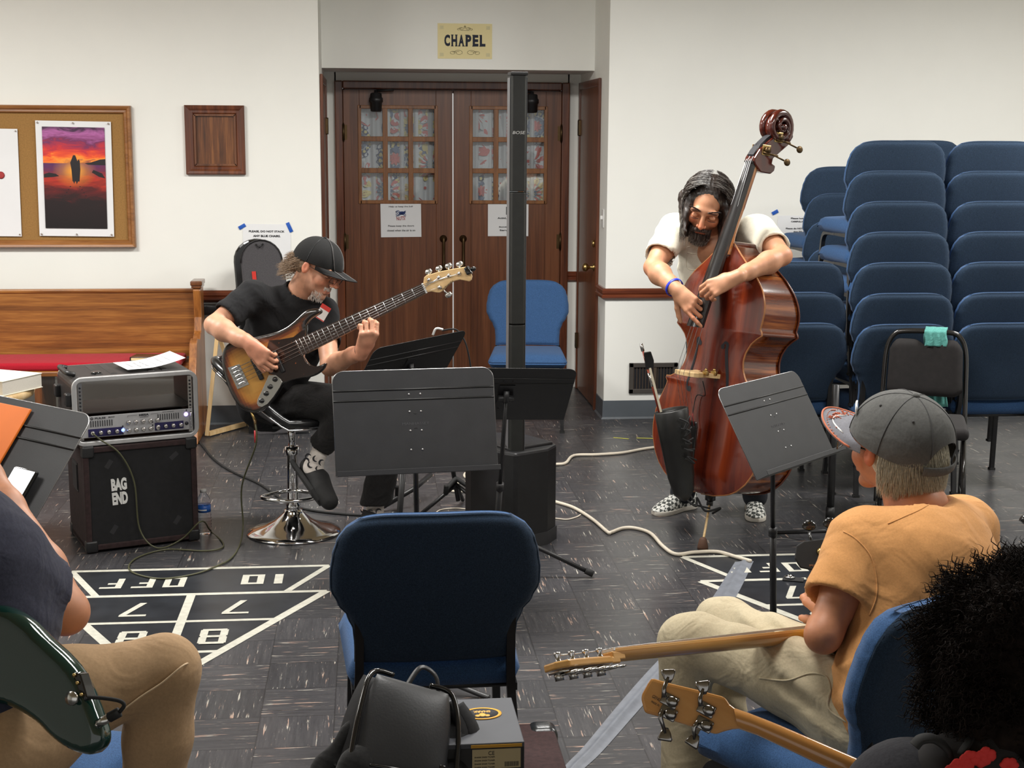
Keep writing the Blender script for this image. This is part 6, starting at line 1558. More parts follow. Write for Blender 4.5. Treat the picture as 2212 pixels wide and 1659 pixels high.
for (px_, py_), (kx, ky) in zip(posts, keys):
    q = MB(); q.lathe([(0, .018), (.006, .018), (.005, .014), (.004, .010), (.006, .006), (.010, .002), (.010, 0)], 16, T(px_, py_, ZT+.002)); q.build('tuning_post', MT['chrome'], bass1)
    q = MB(); q.tube([(px_, py_, ZT-.016), (kx, ky, ZT-.016)], .0035, 8); q.ell((kx, ky, ZT-.016), (.016, .012, .0035), 16, 8); q.build('tuning_key', MT['nickel'], bass1)
for i in range(5):
    y0 = bc[1]+(i-2)*.0175; y1 = yN+(i-2)*.0078; pp = posts[4] if i == 0 else posts[i-1]
    q = MB(); r_ = (.0007, .0009, .0011, .0013, .0015)[i]; q.tube([(bc[0], y0, ZT+.016), (xN, y1, ZT+.0145), (pp[0], pp[1], ZT+.012)], r_, 5); q.build('string', MT['steel'], bass1)
for x, y, x2, y2 in ((462, 1128, 552, 1262), (650, 1080, 712, 1192)):
    a_, b_ = c6([(x, y)])[0], c6([(x2, y2)])[0]; c_ = ((a_[0]+b_[0])/2, (a_[1]+b_[1])/2); q = MB(); q.rbox((c_[0], c_[1], ZT+.006), (.020, .100, .014), .005)
    q.build('pickup', MT['black_plastic'], bass1)
q = MB(); tx, ty = hs4([(1098, 515)])[0]; q.rbox((tx, ty, ZT+.004), (.024, .034, .034), .006); q.ell((tx+.022, ty-.002, ZT+.002), (.012, .010, .010)); q.build('clip_tuner', MT['black_gloss'], bass1)
jx, jy = c6([(445, 1545)])[0]; q = MB(); q.tube([(jx, jy+.01, ZT-.02), (jx-.004, jy-.045, ZT-.02)], .006, 10); q.build('jack_plug', MT['brass'], bass1)
sx_, sy_ = c6([(205, 1090)])[0]; q = MB(); q.lathe([(.004, 0), (.004, .012), (.008, .014), (.008, .018), (0, .019)], 12, frame((sx_-.0, sy_, ZT-.02), x=(0, 0, 1), z=(-1, 0, 0))); q.build('strap_button', MT['chrome'], bass1)
# ================================================================ the double bass
B0 = at(1507, 1064, 6.03); N0 = at(1574, 525, 6.10); ay = (N0-B0); BL_ = ay.length/1.11; ay.normalize()
az = math.radians(13.7+45); nn = V((-math.sin(az), -math.cos(az), .10)); nn = (nn-ay*nn.dot(ay)).normalized()
xx = ay.cross(nn); K = BL_
FD = Matrix(((xx.x*K, ay.x*K, nn.x*K, B0.x), (xx.y*K, ay.y*K, nn.y*K, B0.y), (xx.z*K, ay.z*K, nn.z*K, B0.z), (0, 0, 0, 1)))
db = thing('double_bass', 'reddish brown upright double bass held by the long haired man', 'double bass', Mx=FD)
HWT = [(0, .02), (.006, .10), (.02, .165), (.05, .225), (.09, .270), (.14, .305), (.20, .328), (.26, .336), (.32, .330), (.38, .310), (.43, .285), (.462, .275), (.478, .288), (.486, .286), (.488, .262), (.50, .232), (.53, .198), (.57, .176), (.61, .170), (.65, .178), (.69, .203), (.715, .232), (.728, .252), (.732, .258), (.745, .254), (.757, .244), (.79, .250), (.83, .256), (.87, .252), (.92, .232), (.97, .190), (1.01, .142), (1.05, .095), (1.08, .062), (1.10, .042), (1.11, .03)]
def hwd(t):
    for (a, w), (b, w2) in zip(HWT, HWT[1:]):
        if t <= b: return w+(w2-w)*((t-a)/(b-a))
    return HWT[-1][1]
ts = sorted(set([a for a, _ in HWT]+[a+(b-a)*k/3 for (a, _), (b, _) in zip(HWT, HWT[1:]) if b-a > .015 for k in (1, 2)]))
NT_ = len(ts)-1
def smooth_hw():
    o = [hwd(t) for t in ts]; r = o[:]
    for i in range(1, len(o)-1):
        if not (.455 < ts[i] < .50 or .71 < ts[i] < .765): r[i] = (o[i-1]+2*o[i]+o[i+1])/4
    return r
hws = smooth_hw()
def zb(t): return -.232+(.075*max(0, t-.80)/.31)
def arch(s, t, h): return h*(1-abs(s)**2.2)**1.4*min(1, t/.10, (1.11-t)/.10+.05)**.8
VN = lambda nm, a, b, c, ax, sc: wood(nm, a, b, c, ax, sc, .04, .22, .9, .35, 0)
TOPW = VN('bass_varnish_top', srgb(66, 18, 9), srgb(98, 32, 14), srgb(126, 50, 22), 1, 12); RIBW = wood('bass_varnish_ribs', srgb(58, 20, 10), srgb(104, 46, 18), srgb(168, 98, 44), 2, 16, .05, .16, 1, .8, 0); DKW = VN('bass_varnish_dark', srgb(44, 12, 8), srgb(66, 20, 12), srgb(84, 30, 16), 1, 14)
q = MB(); q.grid(lambda u, v: ((u*2-1)*hws[round(v*NT_)], ts[round(v*NT_)], arch(u*2-1, ts[round(v*NT_)], .032)), 30, NT_); q.build('front_plate', TOPW, db)
q = MB(); q.grid(lambda u, v: ((u*2-1)*hws[round(v*NT_)], ts[round(v*NT_)], zb(ts[round(v*NT_)])-arch(u*2-1, ts[round(v*NT_)], .020)), 20, NT_, flip=True); q.build('back_plate', DKW, db)
q = MB()
for s in (-1, 1): q.grid(lambda u, v: (s*(hws[round(v*NT_)]-.007), ts[round(v*NT_)]*(.996)+.002, -.003+u*(zb(ts[round(v*NT_)])+.005)), 6, NT_, flip=(s < 0))
q.grid(lambda u, v: ((u*2-1)*.02, .002, -.003+v*(zb(0)+.005)), 3, 4); q.grid(lambda u, v: ((u*2-1)*.025, 1.106, -.003+v*(zb(1.1)+.005)), 3, 4, flip=True); q.build('ribs', RIBW, db)
EDG = mat('bass_edge', srgb(160, 104, 58), .35, 0, .2, 20, coat=.5); EDD = mat('bass_edge_dark', srgb(96, 44, 22), .3, 0, .2, 20, coat=.5)
for zf, nm, m in ((lambda t: -.0035, 'front_edge', EDG), (lambda t: zb(t), 'back_edge', EDD)):
    for s in (-1, 1):
        q = MB(); q.tube([(s*hws[i]*1.0, ts[i], zf(ts[i])) for i in range(len(ts))], .0042, 6); q.build(nm, m, db)
# f holes
def fhole(s):
    q = MB(); c = catmull([(.066, .665), (.080, .680), (.092, .673), (.090, .645), (.098, .59), (.112, .53), (.122, .48), (.118, .452), (.104, .445), (.098, .458)], 8); w = [.004, .008, .010, .010, .010, .009, .009, .008, .007, .004]
    pl = []; n = len(c); pr = []
    for i, p in enumerate(c):
        t = c[min(i+1, n-1)]-c[max(i-1, 0)]; t.normalize(); k = i/8; j = min(int(k), 8); ww = w[j]+(w[j+1]-w[j])*(k-j); nrm = V((-t.y, t.x)); a = V((p.x, p.y))+nrm*ww*.75; b = V((p.x, p.y))-nrm*ww*.75
        f = lambda a: (s*a.x, a.y, arch(a.x/hwd(a.y), a.y, .032)+.0012); pl.append(f(a)); pr.append(f(b))
    q.add(pl+pr, [((i, i+1, n+i+1, n+i) if s < 0 else (i, n+i, n+i+1, i+1)) for i in range(n-1)], 0, True)
    for cx, cy, r in ((.070, .662, .0115), (.102, .452, .0125)): q.add([(s*(cx+r*math.cos(k*.524)), cy+r*math.sin(k*.524), arch(cx/hwd(cy), cy, .032)+.0022) for k in range(12)], [tuple(range(12)) if s > 0 else tuple(range(12))[::-1]])
    q.build('sound_hole', MT['ink'], db)
fhole(1); fhole(-1)
# neck, fingerboard, pegbox, scroll
ye, ze, yn, zn = .735, .150, 1.475, -.072
def bz(y): return ze+(zn-ze)*(y-ye)/(yn-ye)
q = MB(); EB = mat('ebony', (.012, .011, .011), .28, 0, .2, 20, coat=.25)
def board(u, v): y = ye+(yn-ye)*v; w = .045-.022*v; a = (u*2-1); return (a*w, y, bz(y)+.012*(1-a*a)-.0)
q.grid(board, 10, 12); q.grid(lambda u, v: (board(u, v)[0], board(u, v)[1], bz(board(u, v)[1])-.016), 10, 12, flip=True)
for U in (0, 1): q.grid(lambda u, v: (board(U, v)[0], board(U, v)[1], bz(board(U, v)[1])-.016*(1-u)), 1, 12, flip=(U == 1))
q.grid(lambda u, v: (board(u, 0)[0], ye, bz(ye)-.016+v*(.016+.012*(1-(u*2-1)**2))), 10, 1, flip=False); q.build('fingerboard', EB, db)
q = MB()
def nk(u, v): y = 1.06+(yn-1.06)*v; a = u*math.pi; w = .036-.013*v; d = .036+.05*(max(0, 1-v*5))**1.5; return (w*math.cos(a), y, bz(y)-.016-d*math.sin(a)-.0)
q.grid(nk, 12, 24); q.build('neck', wood('neck_wood', srgb(120, 70, 28), srgb(160, 104, 52), srgb(186, 132, 74), 1, 20, .06, .25, .6, .4, 0), db)
q = MB(); q.prism([(-.030, 1.04), (.030, 1.04), (.032, 1.12), (-.032, 1.12)], -.15, bz(1.08)-.014); q.build('neck_block', DKW, db, bevel=.012)
# pegbox in the y-z plane
F_yz = Matrix(((0, 0, 1, 0), (1, 0, 0, -.030), (0, 1, 0, -.054), (0, 0, 0, 1)))   # prism (a,b,c) -> (c, a, b)
side = [(1.462, -.060), (1.462, -.125), (1.478, -.145), (1.500, -.148), (1.508, -.125), (1.530, -.128), (1.560, -.165), (1.600, -.215), (1.640, -.240), (1.672, -.225), (1.680, -.19), (1.672, -.165), (1.640, -.140), (1.600, -.085), (1.560, -.038), (1.520, -.012), (1.505, -.010), (1.490, -.02)]
q = MB(); q.prism(side, -.030, .030, F_yz); q.build('pegbox', DKW, db, bevel=.005)
q = MB(); q.prism([(y, z) for y, z in [(1.53, -.018), (1.57, -.046), (1.61, -.09), (1.635, -.125), (1.628, -.136), (1.60, -.10), (1.56, -.052), (1.52, -.022)]], -.017, .017, F_yz @ T(.004, .006, 0)); q.build('pegbox_slot', MT['ink'], db)
sc_c = (1.640, -.205); q = MB()
for s in (-1, 1):
    pts = []; rr = []
    for k in range(46): a = math.radians(-140+k*16.5); r = .066*(1-k/46)**.8+.006; pts.append((s*(.016+.034*(k/45)), sc_c[0]+r*math.cos(a)*1.0, sc_c[1]-.0+r*math.sin(a))); rr.append(.021*(1-k/60))
    q.tube(pts, rr, 10)
q.tube([(-.052, *sc_c), (.052, *sc_c)], .014, 14); q.ell((-.052, *sc_c), (.008, .014, .014)); q.ell((.052, *sc_c), (.008, .014, .014)); q.tube([(-.022, *sc_c), (.022, *sc_c)], .058, 26); q.build('scroll', DKW, db)
for s in (-1, 1):
    for y, z in ((1.530, -.130), (1.595, -.200)):
        q = MB(); q.box((s*.031, y, z), (.003, .045, .05)); q.build('machine_plate', MT['brass'], db, bevel=.001)
        q = MB(); q.tube([(s*.032, y, z), (s*.046, y, z)], .015, 16); q.tube([(s*.033, y-.012, z+.02), (s*.060, y-.02, z-.045)], .005, 8); q.build('tuning_gear', MT['old_brass'], db)
        q = MB(); q.tube([(s*.05, y-.015, z-.015), (s*.072, y-.035, z-.075)], .004, 8); q.ell((s*.076, y-.041, z-.092), (.006, .016, .020), 14, 8); q.build('tuning_key', MT['old_brass'], db)
q = MB(); q.box((0, yn-.003, bz(yn)+.006), (.048, .008, .016)); q.build('nut', EB, db)
# bridge
yb = .530
q = MB(); zt_ = .192; q.prism([(-.075, .025), (-.045, .025), (-.035, .050), (-.012, .070), (.012, .070), (.035, .050), (.045, .025), (.075, .025), (.072, .045), (.050, .080), (.056, .110), (.066, .150), (.060, .172), (.03, .186), (0, .190), (-.03, .186), (-.060, .172), (-.066, .150), (-.056, .110), (-.050, .080), (-.072, .045)], -.010, .010, Matrix(((1, 0, 0, 0), (0, 0, 1, yb), (0, 1, 0, 0), (0, 0, 0, 1)))); q.build('bridge', MT['pale_wood'], db, bevel=.002)
for x, z in ((.062, .105), (.058, .050)):
    q = MB(); q.rbox((x, yb+.012, z), (.03, .02, .016), .004); q.ell((x, yb+.026, z), (.007, .007, .007)); q.build('pickup_clamp', MT['brass'], db)
# tailpiece, strings, endpin
q = MB(); q.prism([(-.022, .035), (.022, .035), (.045, .30), (.040, .325), (-.040, .325), (-.045, .30)], -.012, .0, T(0, 0, .075) @ Matrix.Rotation(.10, 4, 'X')); q.build('tailpiece', EB, db, bevel=.005)
for i in range(4):
    x = (i-1.5)*.027; x2 = (i-1.5)*.0098; zc = .192-.006*abs(i-1.5); q = MB(); q.tube([(x*.8, .30, .105), (x, yb, zc+.001), (x2, yn, bz(yn)+.014), (x2*1.2, yn+.06+.03*(i % 2), bz(yn)-.035)], .0010, 5); q.build('string', MT['steel'], db)
    q = MB(); q.tube([(x*.8, .305, .106), (x*.85, .36, .128)], .0019, 5); q.build('string_wrap', mat('wrap_red', (.3, .03, .03), .6), db)
q = MB(); q.tube([(0, .02, -.08), (0, -.035, -.085)], .024, 14); q.tube([(0, -.035, -.085), (0, -.06, -.085)], .015, 12); q.build('endpin_collar', EB, db)
ep = gr(1518, 1186); l_ = FD.inverted() @ V((ep.x, ep.y, .03)); l2 = FD.inverted() @ V((ep.x, ep.y, .0))
q = MB(); q.tube([(0, -.05, -.085), tuple(l_)], .0055, 10); q.build('endpin', MT['pale_wood'], db)
q = MB(); F_e = frame((ep.x, ep.y, 0), x=(1, 0, 0), z=(0, 0, 1)); q.lathe([(0, 0), (.024, 0), (.024, .012), (.016, .045), (.010, .052), (0, .052)], 16, F_e); q.build('endpin_tip', mat('rubber_brown', srgb(84, 56, 40), .7), db, world=True)
# quiver and bow hanging from the tailpiece, cables
a_, b_ = at(1450, 885, 5.86), at(1478, 1072, 5.88)
qv = thing('bow_quiver', 'long black leather bow quiver strapped to the front of the double bass', 'quiver', b_)
q = MB(); dr = (b_-a_).normalized(); Fq = frame(a_, y=(0, -1, 0), z=dr); Lq = (b_-a_).length
q.lathe([(.070, 0), (.074, .002), (.070, Lq*.3), (.060, Lq*.75), (.046, Lq*.95), (.020, Lq*1.04), (0, Lq*1.06)], 28, Fq @ S(1.0, .55, 1)); q.lathe([(.066, 0), (.052, .25)], 28, Fq @ S(1, .5, 1)); q.build('quiver_body', mat('black_leather', (.014, .014, .013), .35, 0, .2, 20, .1, 300), qv, world=True)
q = MB()
for k in range(5): q.tube(catmull([a_+dr*(.03+.045*k)+V((.02, -.05, 0)), a_+dr*(.05+.045*k)+V((.055, -.06, .01*(k % 2))), a_+dr*(.08+.03*k)+V((.03, -.055, 0)), a_+dr*(.02+.05*k)+V((.07, -.04, 0))], 5), .0035, 6)
q.build('quiver_laces', MT['rubber'], qv, world=True)
bw = thing('bass_bow', 'wooden bass bow with a black frog standing in the quiver', 'bow', a_)
t0, t1 = at(1385, 744, 5.88), at(1424, 890, 5.86); q = MB(); e_ = (t1-t0); q.tube([t0, t0+e_*1.6], .0048, 8); q.build('bow_stick', wood('pernambuco', srgb(90, 28, 16), srgb(124, 44, 24), srgb(140, 60, 34), 2, 20), bw, world=True)
q = MB(); q.tube([t0-e_*.01, t0+e_*.10], .0075, 8); q.tube([t0+e_*.42, t0+e_*.62], .0062, 8); q.build('bow_winding', MT['nickel'], bw, world=True)
f0_, f1_ = at(1396, 760, 5.86), at(1402, 800, 5.86); q = MB(); q.prism([(-.012, -.035), (.022, -.035), (.026, .0), (.018, .040), (-.012, .040)], -.009, .009, frame(f0_.lerp(f1_, .5)+V((.0, 0, .0)), x=(1, 0, .15), z=(0, -1, 0))); q.build('frog', MT['black_gloss'], bw, world=True, bevel=.003)
q = MB(); q.tube([at(1404, 795, 5.85), at(1428, 890, 5.84)], .0065, 4, sx=1, sy=.3, sm=False); q.build('bow_hair', mat('horse_hair', srgb(222, 212, 188), .7), bw, world=True)
pc = thing('pickup_cable', 'thin black pickup cable looped over the lower front of the double bass', 'cable', at(1470, 1000, 5.9))
q = MB(); W_ = lambda x, y, z: FD @ V((x, y, z))
q.tube(catmull([W_(.055, .505, .11), W_(.03, .44, .06), W_(-.03, .43, .05), W_(-.04, .36, .05), W_(-.03, .28, .06)], 8), .0022, 6); q.rbox((0, 0, 0), (.012, .07, .010), .004, 2, FD @ T(-.03, .25, .06)); q.tube(catmull([W_(-.12, .20, .04), W_(-.2, .12, .01), W_(-.27, .14, -.01), W_(-.33, .20, -.02)], 6), .002, 6); q.tube(catmull([W_(.0, .05, .05), W_(.0, -.02, .07), W_(.05, -.05, .05), W_(.02, -.02, .02), W_(.06, -.07, .0), W_(.10, -.05, -.05), W_(.03, -.09, -.08)], 8), .005, 6); q.tube(catmull([W_(.0, .02, .07), W_(.04, -.03, .06), W_(.0, -.05, .03), W_(.06, -.06, -.03)], 6), .004, 6)
q.build('cable_wire', MT['rubber'], pc, world=True)
def bp(x, y, z): return FD @ V((x, y, z))
# ================================================================ the standing bassist
P = at
SK2 = skin_mat('skin_tan', srgb(196, 142, 108))
p2 = thing('person', 'standing long haired man in a cream shirt bending over the double bass', 'person', (1.66, 6.52, 0))
pel = V((1.68, 6.60, .93)); neck = P(1545, 500, 6.40); HC = P(1526, 447, 6.29)
H2 = headframe(HC, (-.34, -.80, -.50), (.05, -.50, .86)) @ S(1.22, 1.10, 1.14)
shR, elR, wrR = P(1456, 498, 6.40), P(1411, 578, 6.22), P(1464, 628, 6.03)
shL, elL, wrL = P(1642, 500, 6.30), P(1690, 553, 6.04), P(1582, 603, 5.89)
Sd = SDF(); head(Sd, H2, 1.15, neck-V((0, 0, .04)), jaw=1.2); hd = Sd.mesh(.0042)
Sa = SDF(); arm(Sa, shR, elR, wrR, sc=1.06, fat=1.12)
hand(Sa, wrR, P(1488, 653, 5.985)-wrR, V((.55, .8, -.3)), side=-1, curl=(8, 38, 55, 62), c2=(16, 42, 60, 66), spread=.12, thumb=(.6, .8, .3), sc=1.05); ar = Sa.mesh(.0042)
Sb = SDF(); arm(Sb, shL, elL, wrL, sc=1.06, fat=1.10)
hand(Sb, wrL, P(1540, 622, 5.905)-wrL, V((-.2, .75, -.55)), side=-1, curl=(34, 38, 42, 46), c2=(40, 44, 46, 48), spread=.06, thumb=(.8, .25, .5), sc=1.05); al = Sb.mesh(.0042)
St = SDF(); St.chain([pel, pel.lerp(neck, .5), neck-V((0, 0, .07))], [.11, .11, .10], .05); to = St.mesh(.012)
fp = face_paint(H2, base=(1, .95, .92), stubble=((.62, .56, .54), .55), brow=(.16, .12, .11), lips=(.85, .5, .46), extra=lambda x, y, z, b: b(np.exp(-(((x-.052)/.03)**2+((z+.02)/.03)**2))*(y > .02), (1.02, .84, .80)))
def paint2(vs):
    c = np.ones((len(vs), 3)); d = np.linalg.norm(vs-np.array(HC), axis=1) < .16; c[d] = fp(vs[d])
    for w_ in (elL, elR, P(1500, 685, 5.95), P(1520, 650, 5.9)):
        k = np.exp(-(np.linalg.norm(vs-np.array(w_), axis=1)/.05)**2)[:, None]; c = c*(1-k)+c*np.array((1.06, .86, .82))*k
    return c
np_mesh('body', [hd, ar, al, to], SK2, p2, world=True, paint=paint2)
CRM = cloth('cream_shirt', srgb(224, 218, 200), .9, 900, .3, .06, .9, 8, .014, .1)
s_ = SDF(); c1 = pel.lerp(neck, .30); c2 = pel.lerp(neck, .66)+V((0, .02, 0)); fl_ = ((-.25, -.95, .1), .78)
sleeve(s_, shR, elR, .70, .074, .072, .062); sleeve(s_, shL, elL, .66, .074, .072, .062)
s_.chain([pel+V((0, 0, .02)), c1, c2, neck+V((.0, .03, -.09))], [.165, .168, .172, .11], .06, flat=fl_)
s_.cone(c2+V((-.04, 0, .06)), shR+V((.02, .01, -.01)), .10, .080, .05); s_.cone(c2+V((.04, 0, .06)), shL+V((-.02, .02, -.01)), .10, .078, .05)
s_.cone(neck+V((0, .02, -.06)), neck+V((0, 0, .0)), .085, .070, .03)
nd = V((-.2, -.45, .85)).normalized(); lcut(s_, neck+nd*.012, nd, .10); s_.cone(neck-nd*.02+V((0, -.02, 0)), neck+nd*.06, .055, .070, .006, None, 'sub')
s_.ell(P(1537, 522, 6.17), (.028, .06, .075), .02, op='sub')
sm_ = s_.mesh(.0072, folds(.0075, 18, 13, (.5, .2, .8), 46)); np_mesh('shirt', [sm_], CRM, p2, world=True); tr2 = mtree(sm_)
q = MB(); seam_on(q, tr2, [(1484, 533), (1483, 575), (1500, 583), (1516, 575), (1516, 533), (1484, 533)], .0018); q.build('shirt_pocket', CRM, p2, world=True)
q = MB(); seam_on(q, tr2, [(1484, 545), (1500, 548), (1516, 545)], .0018); q.build('pocket_flap', CRM, p2, world=True)
q = MB(); seam_on(q, tr2, [(1506, 512), (1512, 530), (1524, 550)], .009, .4); q.build('collar_flap', CRM, p2, world=True)
q = MB(); seam_on(q, tr2, [(1560, 520), (1552, 535), (1546, 552)], .009, .4); q.build('collar_flap', CRM, p2, world=True)
q = MB(); seam_on(q, tr2, [(1540, 560), (1534, 590), (1526, 620)], .0018); q.build('placket_seam', CRM, p2, world=True)
DN = cloth('dark_jeans', (.020, .022, .028), .9, 700, .4, .2, .7, 12, .01, .05)
tr = SDF(); fA, fB = V((1.50, 6.56, .07)), V((1.83, 6.46, .07))
tr.ell(pel+V((0, 0, -.01)), (.18, .13, .12), .04); tr.chain([pel+V((-.08, 0, -.04)), V((1.57, 6.50, .50)), fA+V((0, 0, .02))], [.095, .072, .062], .02); tr.chain([pel+V((.08, 0, -.04)), V((1.76, 6.44, .50)), fB+V((0, 0, .02))], [.095, .072, .062], .02)
np_mesh('trousers', [tr.mesh(.011, folds(.004, 22, 4))], DN, p2, world=True)
def checker():
    m, nt, b = nmat('checker_canvas'); c = N(nt, 'ShaderNodeTexChecker'); c.inputs['Scale'].default_value = 58; c.inputs['Color1'].default_value = (.62, .62, .58, 1); c.inputs['Color2'].default_value = (.05, .055, .05, 1); nt.links.new(mapped(nt, (1, 1, 1), 'Object', (.3, .5, .785)), c.inputs['Vector']); nt.links.new(c.outputs[0], b.inputs['Base Color']); b.inputs['Roughness'].default_value = .8; return m
MT['checker'] = checker(); SOLE = mat('sole_cream', srgb(206, 200, 188), .6)
shoe(p2, 'shoe_sole', (1.575, 6.62, .0), (1.40, 6.50, .0), (0, 0, 1), MT['checker'], SOLE, L=.285); shoe(p2, 'shoe_sole', (1.855, 6.58, .0), (1.80, 6.32, .0), (0, 0, 1), MT['checker'], SOLE, L=.285)
q = MB(); wv = (wrR-elR).normalized(); F_ = frame(wrR-wv*.03, x=(0, 0, 1), z=wv); q.tube([F_ @ V((.041*math.cos(a*.3142), .040*math.sin(a*.3142), 0)) for a in range(20)], .008, 8, closed=True, sx=1, sy=.3, up=F_.col[2].xyz); q.build('wristband', mat('band_blue', srgb(30, 50, 190), .4), p2, world=True)
# hair and beard
HD = mat('hair_dark', srgb(46, 38, 34), .38, 0, .5, 120, .2, 300, spec=.6); HG = mat('hair_grey', srgb(140, 136, 130), .38, 0, .3, 120, spec=.6)
H = H2; PH = lambda x, y, z: H @ V((x, y, z)); R3 = [list(v) for v in H.to_3x3().normalized()]
hs = SDF(); hs.ell(PH(0, -.035, .040), (.088, .100, .088), .02, R3)
for s in (-1, 1):
    a = PH(s*.073, .005, .03); hs.chain([a, a+V((s*-.004, -.01, -.08)), a+V((s*-.006, -.03, -.15)), a+V((s*-.004, -.045, -.185))], [.026, .028, .026, .014], .03, flat=((1, 0, 0), .8)); hs.cone(a+V((0, .05, 0)), a+V((0, .04, -.16)), .035, .025, .03)
hs.ell(PH(0, .095, .0), (.074, .065, .086), .012, R3, 'sub'); hs.ell(PH(0, .09, -.07), (.064, .07, .07), .012, R3, 'sub')
np_mesh('hair', [hs.mesh(.005, folds(.004, 90, 5, (1, 0, 0), 420))], HD, p2, world=True)
random.seed(11)
for mi_, cnt, mtl in ((0, 900, HD), (1, 230, HG)):
    q = MB(); pa = []
    for i in range(cnt):
        s = random.choice((-1, 1)); y0 = random.uniform(-.10, .040); a0 = random.uniform(2, 75) if mi_ == 0 else random.uniform(4, 50); pts = []; e = .006+random.uniform(0, .008); ph = random.uniform(0, 6); sw = random.uniform(.4, 1.0)
        for k in range(9):
            a = math.radians(a0+(96-a0)*k/8); yy = y0-.035*sw*(k/8)*(1 if y0 > -.04 else .3)
            f = math.sqrt(max(.1, 1-((yy+.02)/.118)**2)); pts.append(PH(s*(.080+e)*f*math.sin(a)+.003*math.sin(ph+k), yy+.003*math.cos(ph+k*1.1), .034+(.090+e)*f*math.cos(a)+.012*math.exp(-((y0-.055)/.02)**2)*math.exp(-((k-1.5)/2)**2)))
        L = random.uniform(.12, .21); p = pts[-1]
        for k in range(1, 9): pts.append(p+V((s*(.008*math.sin(k*.55+ph)-.010*(k/8)), -.03*k/8+.005*math.sin(k*.8+ph), -L*k/8)))
        pa.append(pts)
    strands(q, pa, .0017 if mi_ == 0 else .0012); q.build('hair_strands', mtl, p2, world=True)
q = MB(); q2 = MB(); pa = []; pb = []
for i in range(1700):
    u = random.uniform(-1, 1); r_ = random.random()
    if r_ < .25: x = u*.030; z = -.046-.006*abs(u)**2+random.uniform(-.005, .004); y = .098-6*x*x; L = .010; dn = V((.003*u, .004, -L))
    elif r_ < .45: x = u/abs(u)*random.uniform(.028, .040); z = random.uniform(-.09, -.048); y = .082-9*(abs(x)-.02)**2; dn = V((0, .004, -.014))
    else: x = u*.040; z = random.uniform(-.108, -.074); y = .086-14*x*x-.25*max(0, -.09-z); dn = V((-.15*x, .010+.0*u, -.030))
    pts = [PH(*(V((x, y-.004, z))+dn*(k/4))) for k in range(5)]; (pb if (z < -.085 and random.random() < .5) or random.random() < .08 else pa).append(pts)
strands(q, pa, .0013); q.build('beard', HD, p2, world=True); strands(q2, pb, .0013); q2.build('beard_grey', HG, p2, world=True)
q = MB(); pa = []
for s in (-1, 1):
    for i in range(90):
        u = random.random(); x = .012+.040*u; z = .033+.006*math.sin(u*2.6)-.002*u+random.uniform(-.0025, .0025); p = V((s*x, .0925-7*x*x, z)); pa.append([PH(*(p+V((s*.003*k, .0002, .0009*k)))) for k in range(4)])
strands(q, pa, .0012, 3); q.build('eyebrows', HD, p2, world=True)
for s in (-1, 1): q = MB(); q.tube([PH(s*(.017+.030*k/6), .0895-3.2*(.0+.030*k/6)**2, -.0035-.003*math.sin(k/6*3.14)) for k in range(7)], .0013, 5); q.build('eyelashes', HD, p2, world=True)
# ================================================================ man in the orange T-shirt (seated, his back to the camera)
D = lambda x, y, d: dp(x, y, d*1.15)
SK3 = skin_mat('skin_warm', srgb(190, 128, 92))
pel = D(1935, 1530, 2.70); c3 = V((pel.x-.10, pel.y+.07, 0))
chair(CH(c3.x, c3.y, -150), 'blue padded chair under the man in the orange T-shirt')
p3 = thing('person', 'seated man in grey cap and orange T-shirt seen from behind', 'person', (c3.x, c3.y, 0))
HC = D(1932, 968, 2.86); neck = D(1985, 1100, 2.82); H3 = headframe(HC, (-.42, .90, .10), (-.0, -.14, .99)) @ S(1.10, 1.08, 1.10); H3c = headframe(HC, (-.60, .79, .10), (-.0, -.14, .99)) @ S(1.15, 1.12, 1.14)
shL, elL, wrL = D(1862, 1185, 2.74), D(1778, 1372, 2.66), D(1806, 1330, 2.95); shR = D(2085, 1150, 2.98); elR = D(2120, 1330, 3.1); wrR = D(1960, 1350, 3.25)
Sd = SDF(); head(Sd, H3, 1.0, neck-V((0, 0, .02)), jaw=1.15); Sd.cone(neck, neck+V((.02, 0, -.05)), .066, .075, .03); hd = Sd.mesh(.004)
Sa = SDF(); arm(Sa, shL, elL, wrL, sc=.98, fat=1.04); hand(Sa, wrL, V((-.25, .75, .30)), V((.6, .3, -.6)), side=1, curl=(35, 40, 45, 50), thumb=(.6, .5, .3)); ar = Sa.mesh(.005)
Sb = SDF(); arm(Sb, shR, elR, wrR); hand(Sb, wrR, V((-.8, .3, 0)), V((0, -.5, -.8)), side=1); al = Sb.mesh(.008)
St = SDF(); St.chain([pel, pel.lerp(neck, .5), neck-V((0, 0, .07))], [.12, .12, .10], .05); to = St.mesh(.012)
fp3 = face_paint(H3, base=(1, .97, .95), brow=(.8, .8, .8), lash=False)
def paint3(vs):
    c = np.ones((len(vs), 3)); d = np.linalg.norm(vs-np.array(HC), axis=1) < .16; c[d] = fp3(vs[d]); return c
np_mesh('body', [hd, ar, al, to], SK3, p3, world=True, paint=paint3)
ORG = cloth('orange_tshirt', srgb(204, 148, 92), .92, 900, .3, .07, .8, 9, .012, .15)
s_ = SDF(); ax_ = (neck-pel); c1 = pel+ax_*.30+V((.01, -.01, 0)); c2 = pel+ax_*.60+V((.03, -.01, 0)); nrm = V((.55, -.83, .05)).normalized(); fl_ = (nrm, .74)
sleeve(s_, shL, elL, .64, .080, .080, .066); sleeve(s_, shR, elR, .66, .078, .078, .066)
s_.chain([pel+V((.0, .0, -.035)), pel+V((.0, .0, .04)), c1, c2], [.160, .160, .156, .176], .05, flat=fl_); s_.cone(c2, neck+V((.01, .0, -.10)), .17, .11, .06, fl_)
